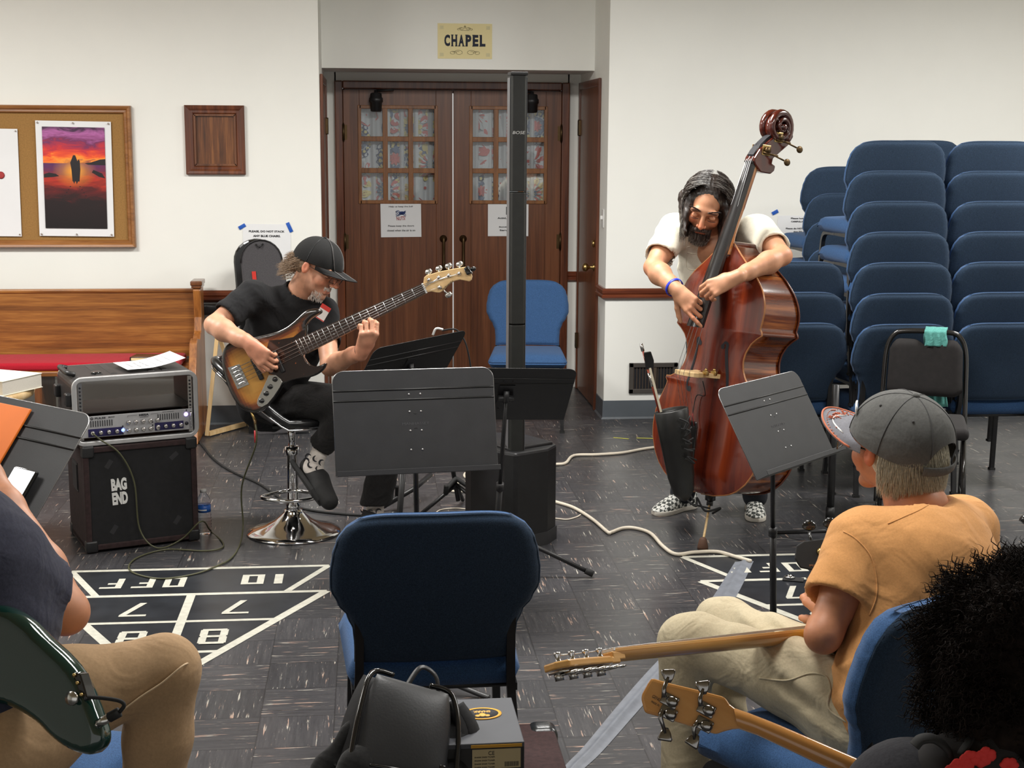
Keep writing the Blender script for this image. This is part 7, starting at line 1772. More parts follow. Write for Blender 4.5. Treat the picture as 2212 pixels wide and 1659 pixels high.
s_.cone(c2+V((-.03, -.01, .09)), shL+V((.015, .01, 0)), .095, .082, .05); s_.cone(c2+V((.05, .04, .09)), shR+V((-.03, 0, .0)), .10, .084, .05); s_.cone(c2+V((.08, .04, 0)), c1+V((.06, .03, 0)), .12, .12, .05)
s_.cone(neck+V((.01, 0, -.10)), neck+V((-.0, 0, -.01)), .085, .066, .03)
nd = V((-.25, .12, .96)).normalized(); lcut(s_, neck+nd*.008, nd, .10); s_.cone(neck-nd*.02, neck+nd*.06, .058, .074, .006, None, 'sub')
seL_ = np.array(shL.lerp(elL, .64))
def fold3(X, Y, Z): return (1-np.exp(-((X-seL_[0])**2+(Y-seL_[1])**2+(Z-seL_[2])**2)/.10**2))*fold3b(X, Y, Z)
def fold3b(X, Y, Z): return .007*vnoise(X, Y, Z, 15, 21)+.003*np.abs(np.sin((X*.6+Z*.9)*42+3*vnoise(X, Y, Z, 8, 22)))+.005*np.exp(-((Z-(pel.z+.13))/.08)**2)*np.sin(Z*80+6*vnoise(X, Y, Z, 9, 5))
sm_ = s_.mesh(.0065, fold3); np_mesh('tshirt', [sm_], ORG, p3, world=True); tr3 = mtree(sm_)
q = MB(); seam_on(q, tr3, [(1822, 1148), (1850, 1165), (1880, 1200), (1893, 1245), (1893, 1290), (1878, 1330)], .0016); q.build('sleeve_seam', ORG, p3, world=True)
q = MB(); seam_on(q, tr3, [(1918, 1132), (1950, 1118), (1990, 1100), (2030, 1075), (2048, 1066)], .0016); q.build('neck_seam', ORG, p3, world=True)
KHK = cloth('stone_trousers', srgb(184, 172, 144), .9, 800, .35, .08, .9, 10, .012, .1)
tr = SDF(); kL = D(1482, 1390, 2.90); aL = D(1478, 1850, 2.92); kR = D(1560, 1352, 3.15); aR = D(1560, 1700, 3.25)
tr.ell(pel+V((-.03, .02, -.04)), (.165, .15, .105), .04); tr.chain([pel+V((-.06, -.01, -.02)), pel.lerp(kL, .5)+V((0, 0, .0)), kL+V((.03, 0, 0)), kL], [.105, .088, .068, .062], .03); tr.chain([kL, aL], [.064, .052], .02)
tr.chain([pel+V((.0, .12, -.01)), kR, aR], [.10, .068, .055], .03)
def foldk(X, Y, Z): t = X*.95+Y*.25; return .0045*vnoise(X, Y, Z, 18, 31)+.004*np.exp(-((X-(pel.x-.20))/.10)**2)*np.sin((X+1.2*Z)*60+5*vnoise(X, Y, Z, 8, 6))
sm_ = tr.mesh(.0065, foldk); np_mesh('trousers', [sm_], KHK, p3, world=True); trk = mtree(sm_)
q = MB(); seam_on(q, trk, [(1640, 1465), (1700, 1470), (1750, 1455), (1785, 1462), (1795, 1490)], .0022); seam_on(q, trk, [(1795, 1490), (1790, 1530), (1830, 1560)], .003); q.build('pocket_seam', KHK, p3, world=True)
GC = cloth('cap_grey', srgb(90, 90, 88), .9, 900, .3, .1, .7, 14, .006, .1); GCB = cloth('cap_brim_grey', srgb(120, 120, 126), .9, 900, .3, .1, .3, 14, .004, .1)
pt3, br3 = cap(p3, H3c @ T(0, -.006, .004) @ R('X', 10), GC, GCB, mat('cap_stitch', srgb(66, 66, 66), .8), .078, (.092, .112, .102), .010, opening=True, bdrop=1.0)
Hc = H3c @ T(0, -.006, .004) @ R('X', 10)
q = MB(); q.tube([V(br3(.03+.94*k/40, .97))+V((0, 0, .001)) for k in range(41)], .0022, 5)
for k in range(60):
    if k % 2: q.tube([V(br3(.06+.88*k/60, .80))+V((0, 0, .0008)), V(br3(.06+.88*(k+.6)/60, .80))+V((0, 0, .0008))], .0011, 4)
q.build('brim_stitching', mat('stitch_orange', srgb(190, 110, 80), .8), p3, Hc, world=True)
q = MB(); random.seed(2)
for k in range(26): u = .5+random.gauss(0, .07); v = .55+random.gauss(0, .10); a_ = V(br3(u, v))+V((0, 0, .001)); q.tube([a_, a_+V((random.gauss(0, .006), random.gauss(0, .006), 0))], .0014, 4)
q.build('brim_embroidery', mat('embroidery_rust', srgb(170, 84, 54), .8), p3, Hc, world=True)
for du in (0, .02): q = MB(); q.tube([V(br3(.18+.32*k/12+du, .35+.25*math.sin(k/12*3.1)))+V((0, 0, .0008)) for k in range(13)], .0010, 4); q.build('brim_embroidery', MT['white'], p3, Hc, world=True)
q = MB(); 
for k in range(9): a_ = V(pt3(.5-.10+.006*k, .22, .0012)); q.tube([a_, a_+V((-.004, .002, .020))], .0020, 4)
q.build('cap_patch', MT['white'], p3, Hc, world=True)
HW = mat('hair_grey_blond', srgb(190, 182, 160), .5, 0, .3, 200, spec=.5); PH = lambda x, y, z: H3 @ V((x, y, z)); R3 = [list(v) for v in H3.to_3x3().normalized()]
hs = SDF(); hs.ell(PH(0, -.030, .0), (.080, .084, .080), .02, R3); hs.ell(PH(0, -.055, -.030), (.062, .050, .045), .02, R3); hs.ell(PH(0, .075, -.02), (.12, .085, .14), .01, R3, 'sub')
np_mesh('hair', [hs.mesh(.005)], HW, p3, world=True)
q = MB(); pa = []
for i in range(2600):
    a = random.uniform(1.75, 4.53); z = random.uniform(-.058, .04); f = math.sqrt(max(.05, 1-(z/.125)**2)); s = 1 if z > -.04 else 1-(-.04-z)*3.0
    p = V((math.sin(a)*.079*s*f*1.02, -.018+math.cos(a)*.098*s*f**.5, z)); dn = V((math.sin(a)*.010, math.cos(a)*.010-.002, -.018)); pa.append([PH(*(p+dn*(k/3)+V((0, 0, -.001*k*k)))) for k in range(4)])
strands(q, pa, .0009, 3); q.build('hair_strands', HW, p3, world=True)
q = MB()
q.tube([PH(-.082, -.002, .010), PH(-.080, .075, .010), PH(-.070, .096, .012)], .0022, 6); q.tube([PH(-.070, .098, .016), PH(-.030, .118, .016), PH(-.030, .118, -.020), PH(-.066, .102, -.020)], .0022, 6, closed=True); q.tube([PH(.082, -.002, .010), PH(.070, .096, .012)], .002, 6); q.tube([PH(-.030, .118, .008), PH(.030, .118, .008), PH(.066, .102, .010)], .002, 6); q.build('eyeglasses', MT['black_gloss'], p3, world=True)
q = MB(); q.add([PH(-.069, .097, .015), PH(-.031, .117, .015), PH(-.031, .117, -.019), PH(-.065, .101, -.019)], [(0, 1, 2, 3)]); q.build('eyeglass_lens', MT['pane'], p3, world=True)
# ---------------- his bass: natural neck, yellow body
a_, b_ = D(1312, 1408, 2.42), D(1722, 1366, 2.84); X_ = (b_-a_).normalized(); Zf = V((.10, .62, .78)); Zf = (Zf-X_*Zf.dot(X_)).normalized(); FB3 = frame(a_, x=X_, z=Zf); LN = (b_-a_).length
g3 = thing('bass_guitar', 'bass guitar with maple neck and yellow body on the lap of the man in orange', 'bass guitar', Mx=FB3)
MP = wood('maple_amber', srgb(176, 124, 62), srgb(198, 146, 80), srgb(212, 164, 98), 0, 10, .08, .25, .5, .3, 0)
q = MB()
def nk3(u, v): w = .020+.010*v; a = math.pi+u*math.pi; return (v*LN, w*math.cos(a), -.004+.018*math.sin(a)*(1+.2*v))
q.grid(nk3, 12, 12); q.add([(0, .020, -.004), (LN, .030, -.004), (LN, -.030, -.004), (0, -.020, -.004)], [(0, 1, 2, 3)]); q.build('neck', MP, g3)
q = MB(); q.prism([(0, -.020), (LN+.05, -.030), (LN+.05, .030), (0, .020)], -.004, .003); q.build('fingerboard', MP, g3, bevel=.001)
q = MB(); hp = [(.012, -.020), (-.012, -.021), (-.035, -.036), (-.11, -.048), (-.17, -.050), (-.188, -.028), (-.178, .010), (-.15, .030), (-.09, .038), (-.03, .035), (.012, .020)]; q.prism(hp, -.026, -.012); q.prism([(.03, -.019), (-.01, -.021), (-.01, .021), (.03, .019)], -.020, -.002); q.build('headstock', MP, g3, bevel=.003)
for i in range(4):
    x = -.045-.040*i; y = -.030+.006*i if False else -.018; q = MB(); q.lathe([(0, 0), (.008, 0), (.006, .003), (.0045, .008), (.007, .014), (.007, .018), (0, .018)], 14, T(x, y, -.012)); q.build('tuning_post', MT['chrome'], g3)
    q = MB(); q.rbox((x, y+.004, -.030), (.026, .032, .006), .002, 2); q.tube([(x, y, -.034), (x, y+.016, -.036), (x-.002, y-.042, -.036)], .0035, 8); q.tube([(x, y+.006, -.046), (x, y+.006, -.030)], .009, 12); q.build('tuning_gear', MT['nickel'], g3)
    q = MB(); q.ell((x-.003, y-.050, -.038), (.012, .009, .003), 14, 6); q.build('tuning_key', MT['nickel'], g3)
    q = MB(); q.tube([(x, y, .0), (0, (i-1.5)*.009, .005), (LN+.3, (i-1.5)*.017, .012)], .001, 4); q.build('string', MT['steel'], g3)
q = MB(); q.box((0, 0, .002), (.005, .040, .006)); q.build('nut', MT['white'], g3)
YB = mat('yellow_lacquer', srgb(226, 180, 40), .15, 0, .05, 10, coat=1)
ol = [(LN+.06, .030), (LN+.03, .05), (LN-.02, .075), (LN-.035, .10), (LN-.01, .125), (LN+.06, .13), (LN+.14, .115), (LN+.22, .12), (LN+.30, .14), (LN+.36, .10), (LN+.38, .02), (LN+.36, -.09), (LN+.28, -.16), (LN+.20, -.155), (LN+.12, -.13), (LN+.05, -.135), (LN+.02, -.12), (LN+.018, -.085), (LN+.012, -.055), (LN+.03, -.032)]; ol = [(x-.045, y) for x, y in ol]
guitar_body('guitar_body', ol, .040, YB, g3, rnd=.012, res=.008, cz=-.018)
q = MB(); q.lathe([(0, 0), (.004, 0), (.004, .010), (.008, .012), (.008, .016), (0, .017)], 12, frame((LN-.030, .098, -.018), x=(0, 0, 1), z=(-1, 0, 0))); q.build('strap_button', MT['chrome'], g3)
D = dp
# ================================================================ black bass standing on the floor behind him
Fh = frame(D(1776, 1192, 3.9), x=(.95, .30, -.15), z=(-.15, -.85, .30))
g4 = thing('bass_guitar', 'black bass guitar behind the man in orange, only its headstock and tuners showing', 'bass guitar', Mx=Fh)
q = MB(); q.prism([(-.075, -.02), (-.07, .015), (-.05, .028), (.0, .035), (.08, .038), (.12, .02), (.20, .018), (.20, -.022), (.12, -.024), (.06, -.045), (-.02, -.052), (-.06, -.045)], -.008, .008); q.build('headstock', MT['rubber'], g4, bevel=.003)
q = MB(); q.prism([(.12, -.022), (.62, -.028), (.62, .026), (.12, .018)], -.012, .012); q.build('neck', MT['black_plastic'], g4, bevel=.005)
guitar_body('guitar_body', [(.60, -.03), (.55, -.10), (.60, -.13), (.72, -.12), (.85, -.15), (.95, -.05), (.95, .08), (.85, .13), (.72, .11), (.60, .12), (.53, .10), (.58, .06), (.60, .03)], .04, MT['black_gloss'], g4, res=.012)
w_ = [Fh @ V((x, y, -.02)) for x in (.6, .9) for y in (-.135,)]; hz_ = min(p.z for p in w_)-.012; cx_, cy_ = (w_[0].x+w_[1].x)/2, (w_[0].y+w_[1].y)/2+.03
t = thing('equipment_case', 'black equipment case on the floor under the black bass at the right edge', 'case', (cx_, cy_, 0)); q = MB(); q.rbox((cx_, cy_, hz_/2), (.46, .30, hz_), .02, 3); q.build('case_body', MT['black_plastic'], t, world=True)
q = MB(); q.lathe([(0, 0), (.012, 0), (.010, .003), (.006, .006), (0, .008)], 16, T(-.005, .0, .009)); q.build('tuner_screw', MT['brass'], g4)
for x, y in ((-.035, .070), (.022, .078), (.095, .070), (.150, .080)):
    q = MB(); q.tube([(x+.01, .0, .0), (x, y-.015, .004)], .0040, 8); q.ell((x, y, .004), (.020, .014, .004), 16, 8); q.ell((x, y+.010, .004), (.012, .007, .005), 12, 6); q.build('tuning_key', MT['black_gloss'], g4)
q = MB(); q.text('SPECTOR', .035, .005, T(-.02, -.038, .0085), th=.0005); q.build('logo_lettering', MT['nickel'], g4)
pf = gr(1790, 1175); st = thing('guitar_stand', 'tall black pole stand on the floor behind the man in the orange shirt', 'stand', pf)
q = MB(); q.tube([pf+V((0, 0, .02)), pf+V((0, 0, .14))], .010, 10); q.tube([pf+V((0, 0, .14)), pf+V((.0, 0, .72))], .0165, 12); q.tube([pf+V((0, 0, .12)), pf+V((0, 0, .17))], .020, 12); q.build('pole', MT['black_metal'], st, world=True)
for a in (20, 140, 260): q = MB(); a = math.radians(a); q.tube([pf+V((0, 0, .06)), pf+V((math.cos(a)*.25, math.sin(a)*.25, .01))], .009, 8); q.build('stand_leg', MT['black_metal'], st, world=True)
# ================================================================ person with curly hair, right corner
p5 = thing('person', 'person with a large curly black afro at the right corner', 'person', D(2210, 1640, 1.75).xy.to_3d())
HC5 = D(2215, 1452, 1.74); H5 = headframe(HC5, (-.6, .8, -.12), (0, 0, 1))
SK5 = skin_mat('skin_brown', srgb(120, 78, 54)); neck5 = D(2215, 1665, 1.74)
Sd = SDF(); head(Sd, H5, 1.0, neck5); hd = Sd.mesh(.006)
St = SDF(); sL5, sR5 = D(1975, 1760, 1.72), D(2420, 1790, 1.86); St.chain([neck5+V((0, 0, -.45)), neck5+V((0, 0, -.25)), neck5+V((0, 0, -.04))], [.12, .13, .07], .05); St.chain([sL5, D(1930, 1960, 1.72)], [.05, .04], .02); St.cone(neck5+V((0, 0, -.08)), sL5, .06, .05, .03); St.cone(neck5+V((0, 0, -.08)), sR5, .06, .05, .03)
np_mesh('body', [hd, St.mesh(.010)], SK5, p5, world=True, paint=ones)
DK5 = cloth('charcoal_knit', (.030, .030, .036), .95, 900, .5, .2, .6, 10, .01, .1); s_ = SDF(); s_.chain([neck5+V((0, 0, -.48)), neck5+V((0, 0, -.24)), neck5+V((0, 0, -.09))], [.16, .17, .10], .05, flat=((.5, -.8, 0), .75)); s_.cone(neck5+V((0, 0, -.12)), sL5, .09, .085, .05); s_.cone(neck5+V((0, 0, -.12)), sR5, .09, .08, .05); s_.cone(sL5, D(1915, 1960, 1.72), .085, .07, .03)
np_mesh('knit_top', [s_.mesh(.009, folds(.004, 20, 9))], DK5, p5, world=True)
q = MB(); q.tube(catmull([D(1975, 1612, 1.66), D(1990, 1597, 1.66), D(2020, 1597, 1.66), D(2050, 1625, 1.66), D(2060, 1680, 1.68)], 6), .010, 8, sx=.4); q.tube(catmull([D(2060, 1640, 1.66), D(2085, 1615, 1.66), D(2098, 1588, 1.68)], 6), .008, 8, sx=.4); q.build('instrument_strap', MT['rubber'], p5, world=True)
q = MB(); random.seed(4)
scn = [(2075, 1655), (2095, 1640), (2120, 1640), (2088, 1662), (2130, 1632), (2180, 1655), (2062, 1665)]
for x, y in scn:
    for k in range(5): a = k*1.257+random.random(); q.ell(D(x+11*math.cos(a), y+9*math.sin(a), 1.64), (.007, .003, .006), 8, 5)
q.build('flower_print', mat('flower_red', srgb(206, 50, 46), .8), p5, world=True)
s_ = SDF(); s_.cone(D(2060, 1690, 1.69), D(2230, 1640, 1.70), .055, .07, .04); np_mesh('patterned_scarf', [s_.mesh(.008, folds(.005, 40, 2))], mat('scarf_black', (.014, .012, .012), .9), p5, world=True)
AF = mat('hair_afro', (.012, .0078, .006), .85, 0, .5, 60, spec=.12); hs = SDF(); R5 = [list(v) for v in H5.to_3x3()]
hs.ell(HC5+V((0, 0, .015)), (.112, .115, .115), .02); hs.ell(HC5+V((-.005, -.02, -.05)), (.10, .10, .08), .03)
np_mesh('hair', [hs.mesh(.006, folds(.010, 90, 3))], AF, p5, world=True)
q = MB(); pa = []; random.seed(9)
for i in range(9000):
    th = random.uniform(0, 6.283); cz = random.uniform(-.72, 1); sz = math.sqrt(1-cz*cz); d = V((sz*math.cos(th), sz*math.sin(th), cz))
    if d.y > .55 and cz < .5: continue
    r0 = random.uniform(.100, .122); c_ = HC5+V((0, -.004, .010)); L = random.uniform(.016, .036); lump = .012*(math.sin(d.x*9+1)*math.sin(d.z*8+2)+math.sin(d.y*10)); u = d.orthogonal().normalized(); w = d.cross(u); ph = random.uniform(0, 6.3); rr = random.uniform(.0022, .0040); pts = []; hand_ = random.choice((-1, 1))
    g_ = V((random.gauss(0, .3), random.gauss(0, .3), random.gauss(0, .3)-.35)); dd = (d+g_*.5).normalized(); tn = random.uniform(1.4, 2.6)
    for k in range(11):
        a = ph+hand_*k/10*tn*6.283; pts.append(c_+d*(r0+lump)+dd*L*(k/10)+u*rr*math.cos(a)+w*rr*math.sin(a))
    pa.append(pts)
strands(q, pa, .0009, 3); q.build('hair_curls', AF, p5, world=True)
# ---------------- the natural wood bass in front of that person
Z_ = V((-.28, -.86, .42)).normalized(); o_ = D(1560, 1530, 1.92); X_ = V((.80, -.18, -.40)); X_ = (X_-Z_*X_.dot(Z_)).normalized(); FB5 = frame(o_, x=X_, z=Z_); FB5i = FB5.inverted()
g5 = thing('bass_guitar', 'natural maple bass headstock with four dark tuners in the right foreground', 'bass guitar', Mx=FB5)
rg = lambda pts: [onF(1100+x/2.9105, 1200+y/2.9105, FB5, FB5i) for x, y in pts]
HM = wood('maple_honey', srgb(186, 126, 62), srgb(206, 146, 80), srgb(218, 164, 100), 0, 8, .1, .16, .8, .25, 0)
q = MB(); q.prism(rg([(892, 768), (872, 800), (838, 862), (826, 892), (850, 988), (1000, 1030), (1150, 1078), (1296, 1124), (1345, 1106), (1400, 1092), (1450, 1088), (1500, 1060), (1480, 1010), (1420, 962), (1385, 935), (1355, 890), (1330, 882), (1200, 848), (1000, 800)]), -.014, 0); q.build('headstock', HM, g5, bevel=.004)
lo, up_ = rg([(1440, 1088), (1560, 1130), (1750, 1218), (1900, 1290), (2100, 1380), (2400, 1500)]), rg([(1410, 955), (1500, 985), (1700, 1065), (1900, 1150), (2212, 1285), (2560, 1430)])
q = MB(); n_ = len(lo)
def nk5(u, v):
    k = v*(n_-1); i = min(int(k), n_-2); f = k-i; a = V((*lo[i], 0)).lerp(V((*lo[i+1], 0)), f); b = V((*up_[i], 0)).lerp(V((*up_[i+1], 0)), f); c_ = (a+b)/2; h = (b-a)/2; ang = math.pi*u; return c_-h*math.cos(ang)+V((0, 0, -.008+.014*math.sin(ang)))
q.grid(nk5, 16, 30); q.build('neck', HM, g5)
q = MB(); P_ = lo+up_[::-1]; q.prism(P_, -.015, -.008); q.build('fingerboard', RW_, g5)
CH5 = mat('smoked_chrome', (.30, .29, .28), .14, 1, .05, 20)
for (bx, by), (kx, ky) in (((1010, 912), (1003, 765)), ((1240, 968), (1222, 838)), ((1000, 990), (985, 1120)), ((1225, 1062), (1165, 1158))):
    (x, y), (x2, y2) = rg([(bx, by), (kx, ky)]); q = MB(); q.rbox((x, y, .003), (.024, .017, .006), .002, 2); q.ell((x+.004, y, .006), (.009, .0075, .005), 16, 8); q.tube([(x-.008, y, .006), (x-.009+.3*(x2-x), y+.4*(y2-y), .006), (x2, y2, .005)], [.0040, .0034, .0024], 10); q.build('tuning_gear', CH5, g5)
    q = MB(); dv = V((x2-x, y2-y, 0)).normalized(); c_ = V((x2, y2, .005)); q.tube([c_-dv*.008, c_-dv*.002, c_+dv*.007, c_+dv*.010], [.003, .007, .0105, .009], 14, sx=.25, sy=1, up=(0, 0, 1)); q.build('tuning_key', CH5, g5)
(lx, ly), = rg([(935, 918)]); q = MB(); q.text('GENUINE', .020, .0045, T(lx, ly+.003, .0004) @ R('Z', -2), th=.0002); q.text('MADE IN', .012, .003, T(lx-.002, ly-.004, .0004) @ R('Z', -2), th=.0002); q.build('stamped_lettering', MT['ink'], g5)
# ================================================================ left person with the green bass
SK4 = skin_mat('skin_light_tan', srgb(186, 130, 98)); NV = cloth('navy_tshirt', (.034, .036, .056), .9, 900, .35, .15, .8, 12, .010, .15)
c4 = gr(95, 1650, .46); chair(CH(c4.x-.06, c4.y-.02, 165), 'blue padded chair under the man in the navy T-shirt')
p4 = thing('person', 'man in navy T-shirt and khaki trousers holding a green bass at the left edge', 'person', (c4.x, c4.y, 0))
sh4, el4, wr4 = D(-75, 1205, 2.42), D(142, 1322, 2.60), D(-40, 1005, 2.80); nk4 = D(-180, 1040, 2.5); pl4 = D(-70, 1560, 2.42)
Sa = SDF(); arm(Sa, sh4, el4, wr4, sc=1.04, fat=1.05); hand(Sa, wr4, (wr4-el4), V((.5, .4, 0)), side=1, curl=(30, 34, 38, 42)); ar = Sa.mesh(.0045)
Sd = SDF(); H4 = headframe(D(-200, 900, 2.5), (.3, .9, -.1), (0, 0, 1)); head(Sd, H4, 1, nk4); hd = Sd.mesh(.009)
St = SDF(); St.chain([pl4, pl4.lerp(nk4, .5), nk4-V((0, 0, .06))], [.12, .12, .09], .05); sR4 = D(-330, 1230, 2.6); St.cone(nk4-V((0, 0, .1)), sR4, .06, .05, .04); St.chain([sR4, D(-360, 1500, 2.7), D(-200, 1560, 2.8)], [.045, .038, .03], .02); to = St.mesh(.012)
np_mesh('body', [ar, hd, to], SK4, p4, world=True, paint=ones)
s_ = SDF(); c_ = pl4.lerp(nk4, .6); sleeve(s_, sh4, el4, .74, .084, .078, .064); s_.chain([pl4+V((0, 0, -.03)), pl4.lerp(nk4, .35), c_, nk4-V((0, 0, .08))], [.165, .16, .175, .10], .05, flat=((.1, -.98, 0), .75)); s_.cone(c_+V((.03, 0, .06)), sh4, .10, .085, .05); s_.cone(c_+V((-.03, 0, .06)), sR4, .10, .08, .05); s_.cone(sR4, D(-360, 1400, 2.68), .08, .08, .03)
np_mesh('tshirt', [s_.mesh(.007, folds(.0045, 22, 17, (.7, 0, .7), 50))], NV, p4, world=True)
KT = cloth('khaki_trousers', srgb(172, 142, 108), .9, 800, .35, .07, .6, 10, .010, .1)
k4, a4 = D(352, 1448, 2.56), D(322, 1800, 2.62); k4b = D(-40, 1450, 2.95)
tr = SDF(); tr.ell(pl4+V((.02, .02, -.03)), (.17, .15, .11), .04); tr.chain([pl4+V((.05, -.02, -.03)), pl4.lerp(k4, .5)+V((0, 0, .0)), k4], [.10, .084, .062], .03); tr.chain([k4, k4.lerp(a4, .4), a4], [.062, .060, .050], .02); tr.chain([pl4+V((-.05, .1, -.02)), k4b, k4b+V((0, .05, -.4))], [.10, .07, .05], .03)
np_mesh('trousers', [tr.mesh(.0065, folds(.003, 20, 41))], KT, p4, world=True)
q = MB(); q.tube(catmull([D(232, 1560, 2.45), D(300, 1508, 2.47), D(350, 1475, 2.485), D(392, 1440, 2.50), D(408, 1432, 2.53)], 6), .0018, 6); q.build('trouser_seam', mat('seam_pale', srgb(206, 180, 146), .8), p4, world=True)
Z_ = V((-.42, -.86, .28)).normalized(); o_ = D(110, 1490, 2.30); X_ = V((.38, .1, -.9)); X_ = (X_-Z_*X_.dot(Z_)).normalized(); F4 = frame(o_, x=X_, z=Z_); F4i = F4.inverted(); on4 = lambda pts: [onF(x, y, F4, F4i) for x, y in pts]
g6 = thing('bass_guitar', 'dark green glossy bass guitar held by the man in the navy T-shirt', 'bass guitar', Mx=F4)
GRN = mat('green_lacquer', (.004, .030, .022), .12, 0, .1, 8, coat=1)
guitar_body('guitar_body', on4([(50, 1338), (88, 1376), (131, 1415), (159, 1448), (180, 1486), (199, 1534), (214, 1580), (214, 1608), (196, 1630), (168, 1630), (131, 1614), (100, 1590), (70, 1560), (20, 1530), (-60, 1500), (-130, 1400), (-120, 1330), (-60, 1300), (0, 1310)]), .045, GRN, g6, rnd=.016, res=.0065, cz=-.02)
pts = on4([(160, 1452), (176, 1455), (184, 1480), (192, 1508), (186, 1515), (172, 1490)]); q = MB(); q.prism(pts, -.020, .004); q.build('control_plate', MT['black_gloss'], g6, bevel=.002)
for x, y in ((165, 1458), (172, 1475), (181, 1500)): (u_, v_), = on4([(x, y)]); q = MB(); q.ell((u_, v_, .006), .0035, 8, 5); q.build('plate_screw', MT['brass'], g6)
(u_, v_), = on4([(166, 1507)]); q = MB(); q.lathe([(0, .012), (.011, .012), (.012, .008), (.006, .004), (.006, -.006)], 16, T(u_, v_, .004)); q.build('strap_button', MT['nickel'], g6)
t = thing('instrument_cable', 'black cable with a silver plug by the green bass', 'cable', D(240, 1530, 2.28))
q = MB(); q.tube(catmull([D(190, 1506, 2.27), D(222, 1508, 2.27), D(258, 1514, 2.27), D(268, 1524, 2.27), D(258, 1538, 2.27)], 6), .0034, 8); q.tube([D(258, 1538, 2.27), D(236, 1550, 2.27)], .0085, 12); q.build('cable_wire', MT['rubber'], t, world=True)
q = MB(); q.tube([D(236, 1550, 2.27), D(212, 1564, 2.27)], .0075, 12); q.tube([D(212, 1564, 2.27), D(207, 1568, 2.27)], .004, 8); q.build('plug', MT['nickel'], t, world=True)
# ================================================================ cables, tape and things on the floor
def cable(name, label, pts, r, m, n=6, z=None, extra=None):
    P_ = [gr(*p, r) if len(p) == 2 else at(*p) for p in pts]; t = thing(name, label, 'cable', P_[0]); q = MB(); q.tube(catmull(P_, n), r, 8); q.build('cable_wire', m, t, world=True); return t
CW_ = mat('cable_white', srgb(214, 204, 186), .5); CO = mat('cable_olive', srgb(78, 78, 54), .5)
cable('power_cable', 'thick white cable running from the column speaker towards the double bass', [(1150, 1004), (1200, 1003), (1222, 1000), (1240, 984), (1290, 982), (1345, 978), (1410, 967), (1500, 962), (1600, 985)], .0085, CW_)
cable('power_cable', 'thick white cable snaking over the floor from the speaker to the grey tape', [(1150, 1070), (1200, 1084), (1240, 1097), (1280, 1122), (1312, 1149), (1320, 1150), (1345, 1141), (1372, 1141), (1405, 1152), (1432, 1180), (1460, 1197), (1500, 1193), (1550, 1192), (1590, 1203), (1622, 1212)], .0085, CW_)
cable('thin_cable', 'short thin white cable end lying beside the column speaker', [(1160, 1118), (1200, 1120), (1225, 1122), (1245, 1117), (1254, 1112)], .0035, CW_)
cable('power_cable', 'white cable coiled on the floor behind the music stands', [(1045, 1022), (1010, 1020), (1004, 1030), (1030, 1040), (1050, 1044), (1000, 1042), (972, 1050), (975, 1060), (1000, 1062), (1045, 1060)], .006, CW_)
cable('thin_cable', 'thin pale cable loop on the floor under the centre music stand', [(935, 1115), (950, 1102), (980, 1098), (1010, 1100), (1040, 1106)], .003, CW_)
cable('power_cable', 'black cable from the speaker cabinet passing under the bar stool', [(380, 930), (425, 950), (460, 990), (500, 1018), (560, 1045), (612, 1080), (660, 1100), (760, 1112), (860, 1114)], .006, MT['rubber'])
jw = FBs @ V((jx-.004, jy-.045, ZT-.02)); ft_ = gr(522, 1162)
Pg = [jw, jw+V((.0, -.0, -.10)), V((ft_.x+.012, ft_.y-.05, .25)), V((ft_.x+.008, ft_.y, .06))]+[gr(x, y, .005) for x, y in ((518, 1176), (500, 1205), (470, 1222), (420, 1240), (350, 1250), (295, 1240), (278, 1224), (300, 1203), (360, 1187), (440, 1190), (478, 1184), (480, 1170), (455, 1148))]
cabF = lambda x, z: FB @ V((x, -CD/2-.012, z))
Pg += [cabF(.245, .10)+V((.01, -.03, 0)), cabF(.16, .02), cabF(.06, .008)+V((0, -.05, 0)), cabF(-.02, .09), cabF(-.035, .30), cabF(-.09, .43), cabF(-.17, .50), FA @ V((-.19, -.03, -.026)), FA @ V((-.19, -.005, -.024))]
t = thing('instrument_cable', 'olive green instrument cable hanging from the sunburst bass and looping to the amplifier', 'cable', ft_); q = MB(); q.tube(catmull(Pg, 7), .0036, 8); q.build('cable_wire', CO, t, world=True)
q = MB(); q.tube([jw+V((0, 0, -.035)), jw+V((0, 0, -.09))], .0062, 10); q.build('red_sleeve', mat('sleeve_red', srgb(190, 50, 56), .5), t, world=True); q = MB(); q.tube([jw+V((0, 0, .01)), jw+V((0, 0, -.036))], .0065, 10); q.build('plug', MT['old_brass'], t, world=True)
t = thing('clip_cable', 'small cable with a white clip hanging over the black music stand by the doors', 'cable', at(960, 718, 5.9)); q = MB(); q.tube(catmull([at(955, 714, 5.9), at(985, 712, 5.9), at(1003, 735, 5.9), at(1012, 765, 5.9), at(1018, 800, 5.9)], 6), .0035, 8); q.build('cable_wire', MT['rubber'], t, world=True)
q = MB(); q.tube(catmull([at(935, 724, 5.88), at(942, 710, 5.88), at(957, 712, 5.88)], 5), .005, 8); q.build('clip', MT['white'], t, world=True)
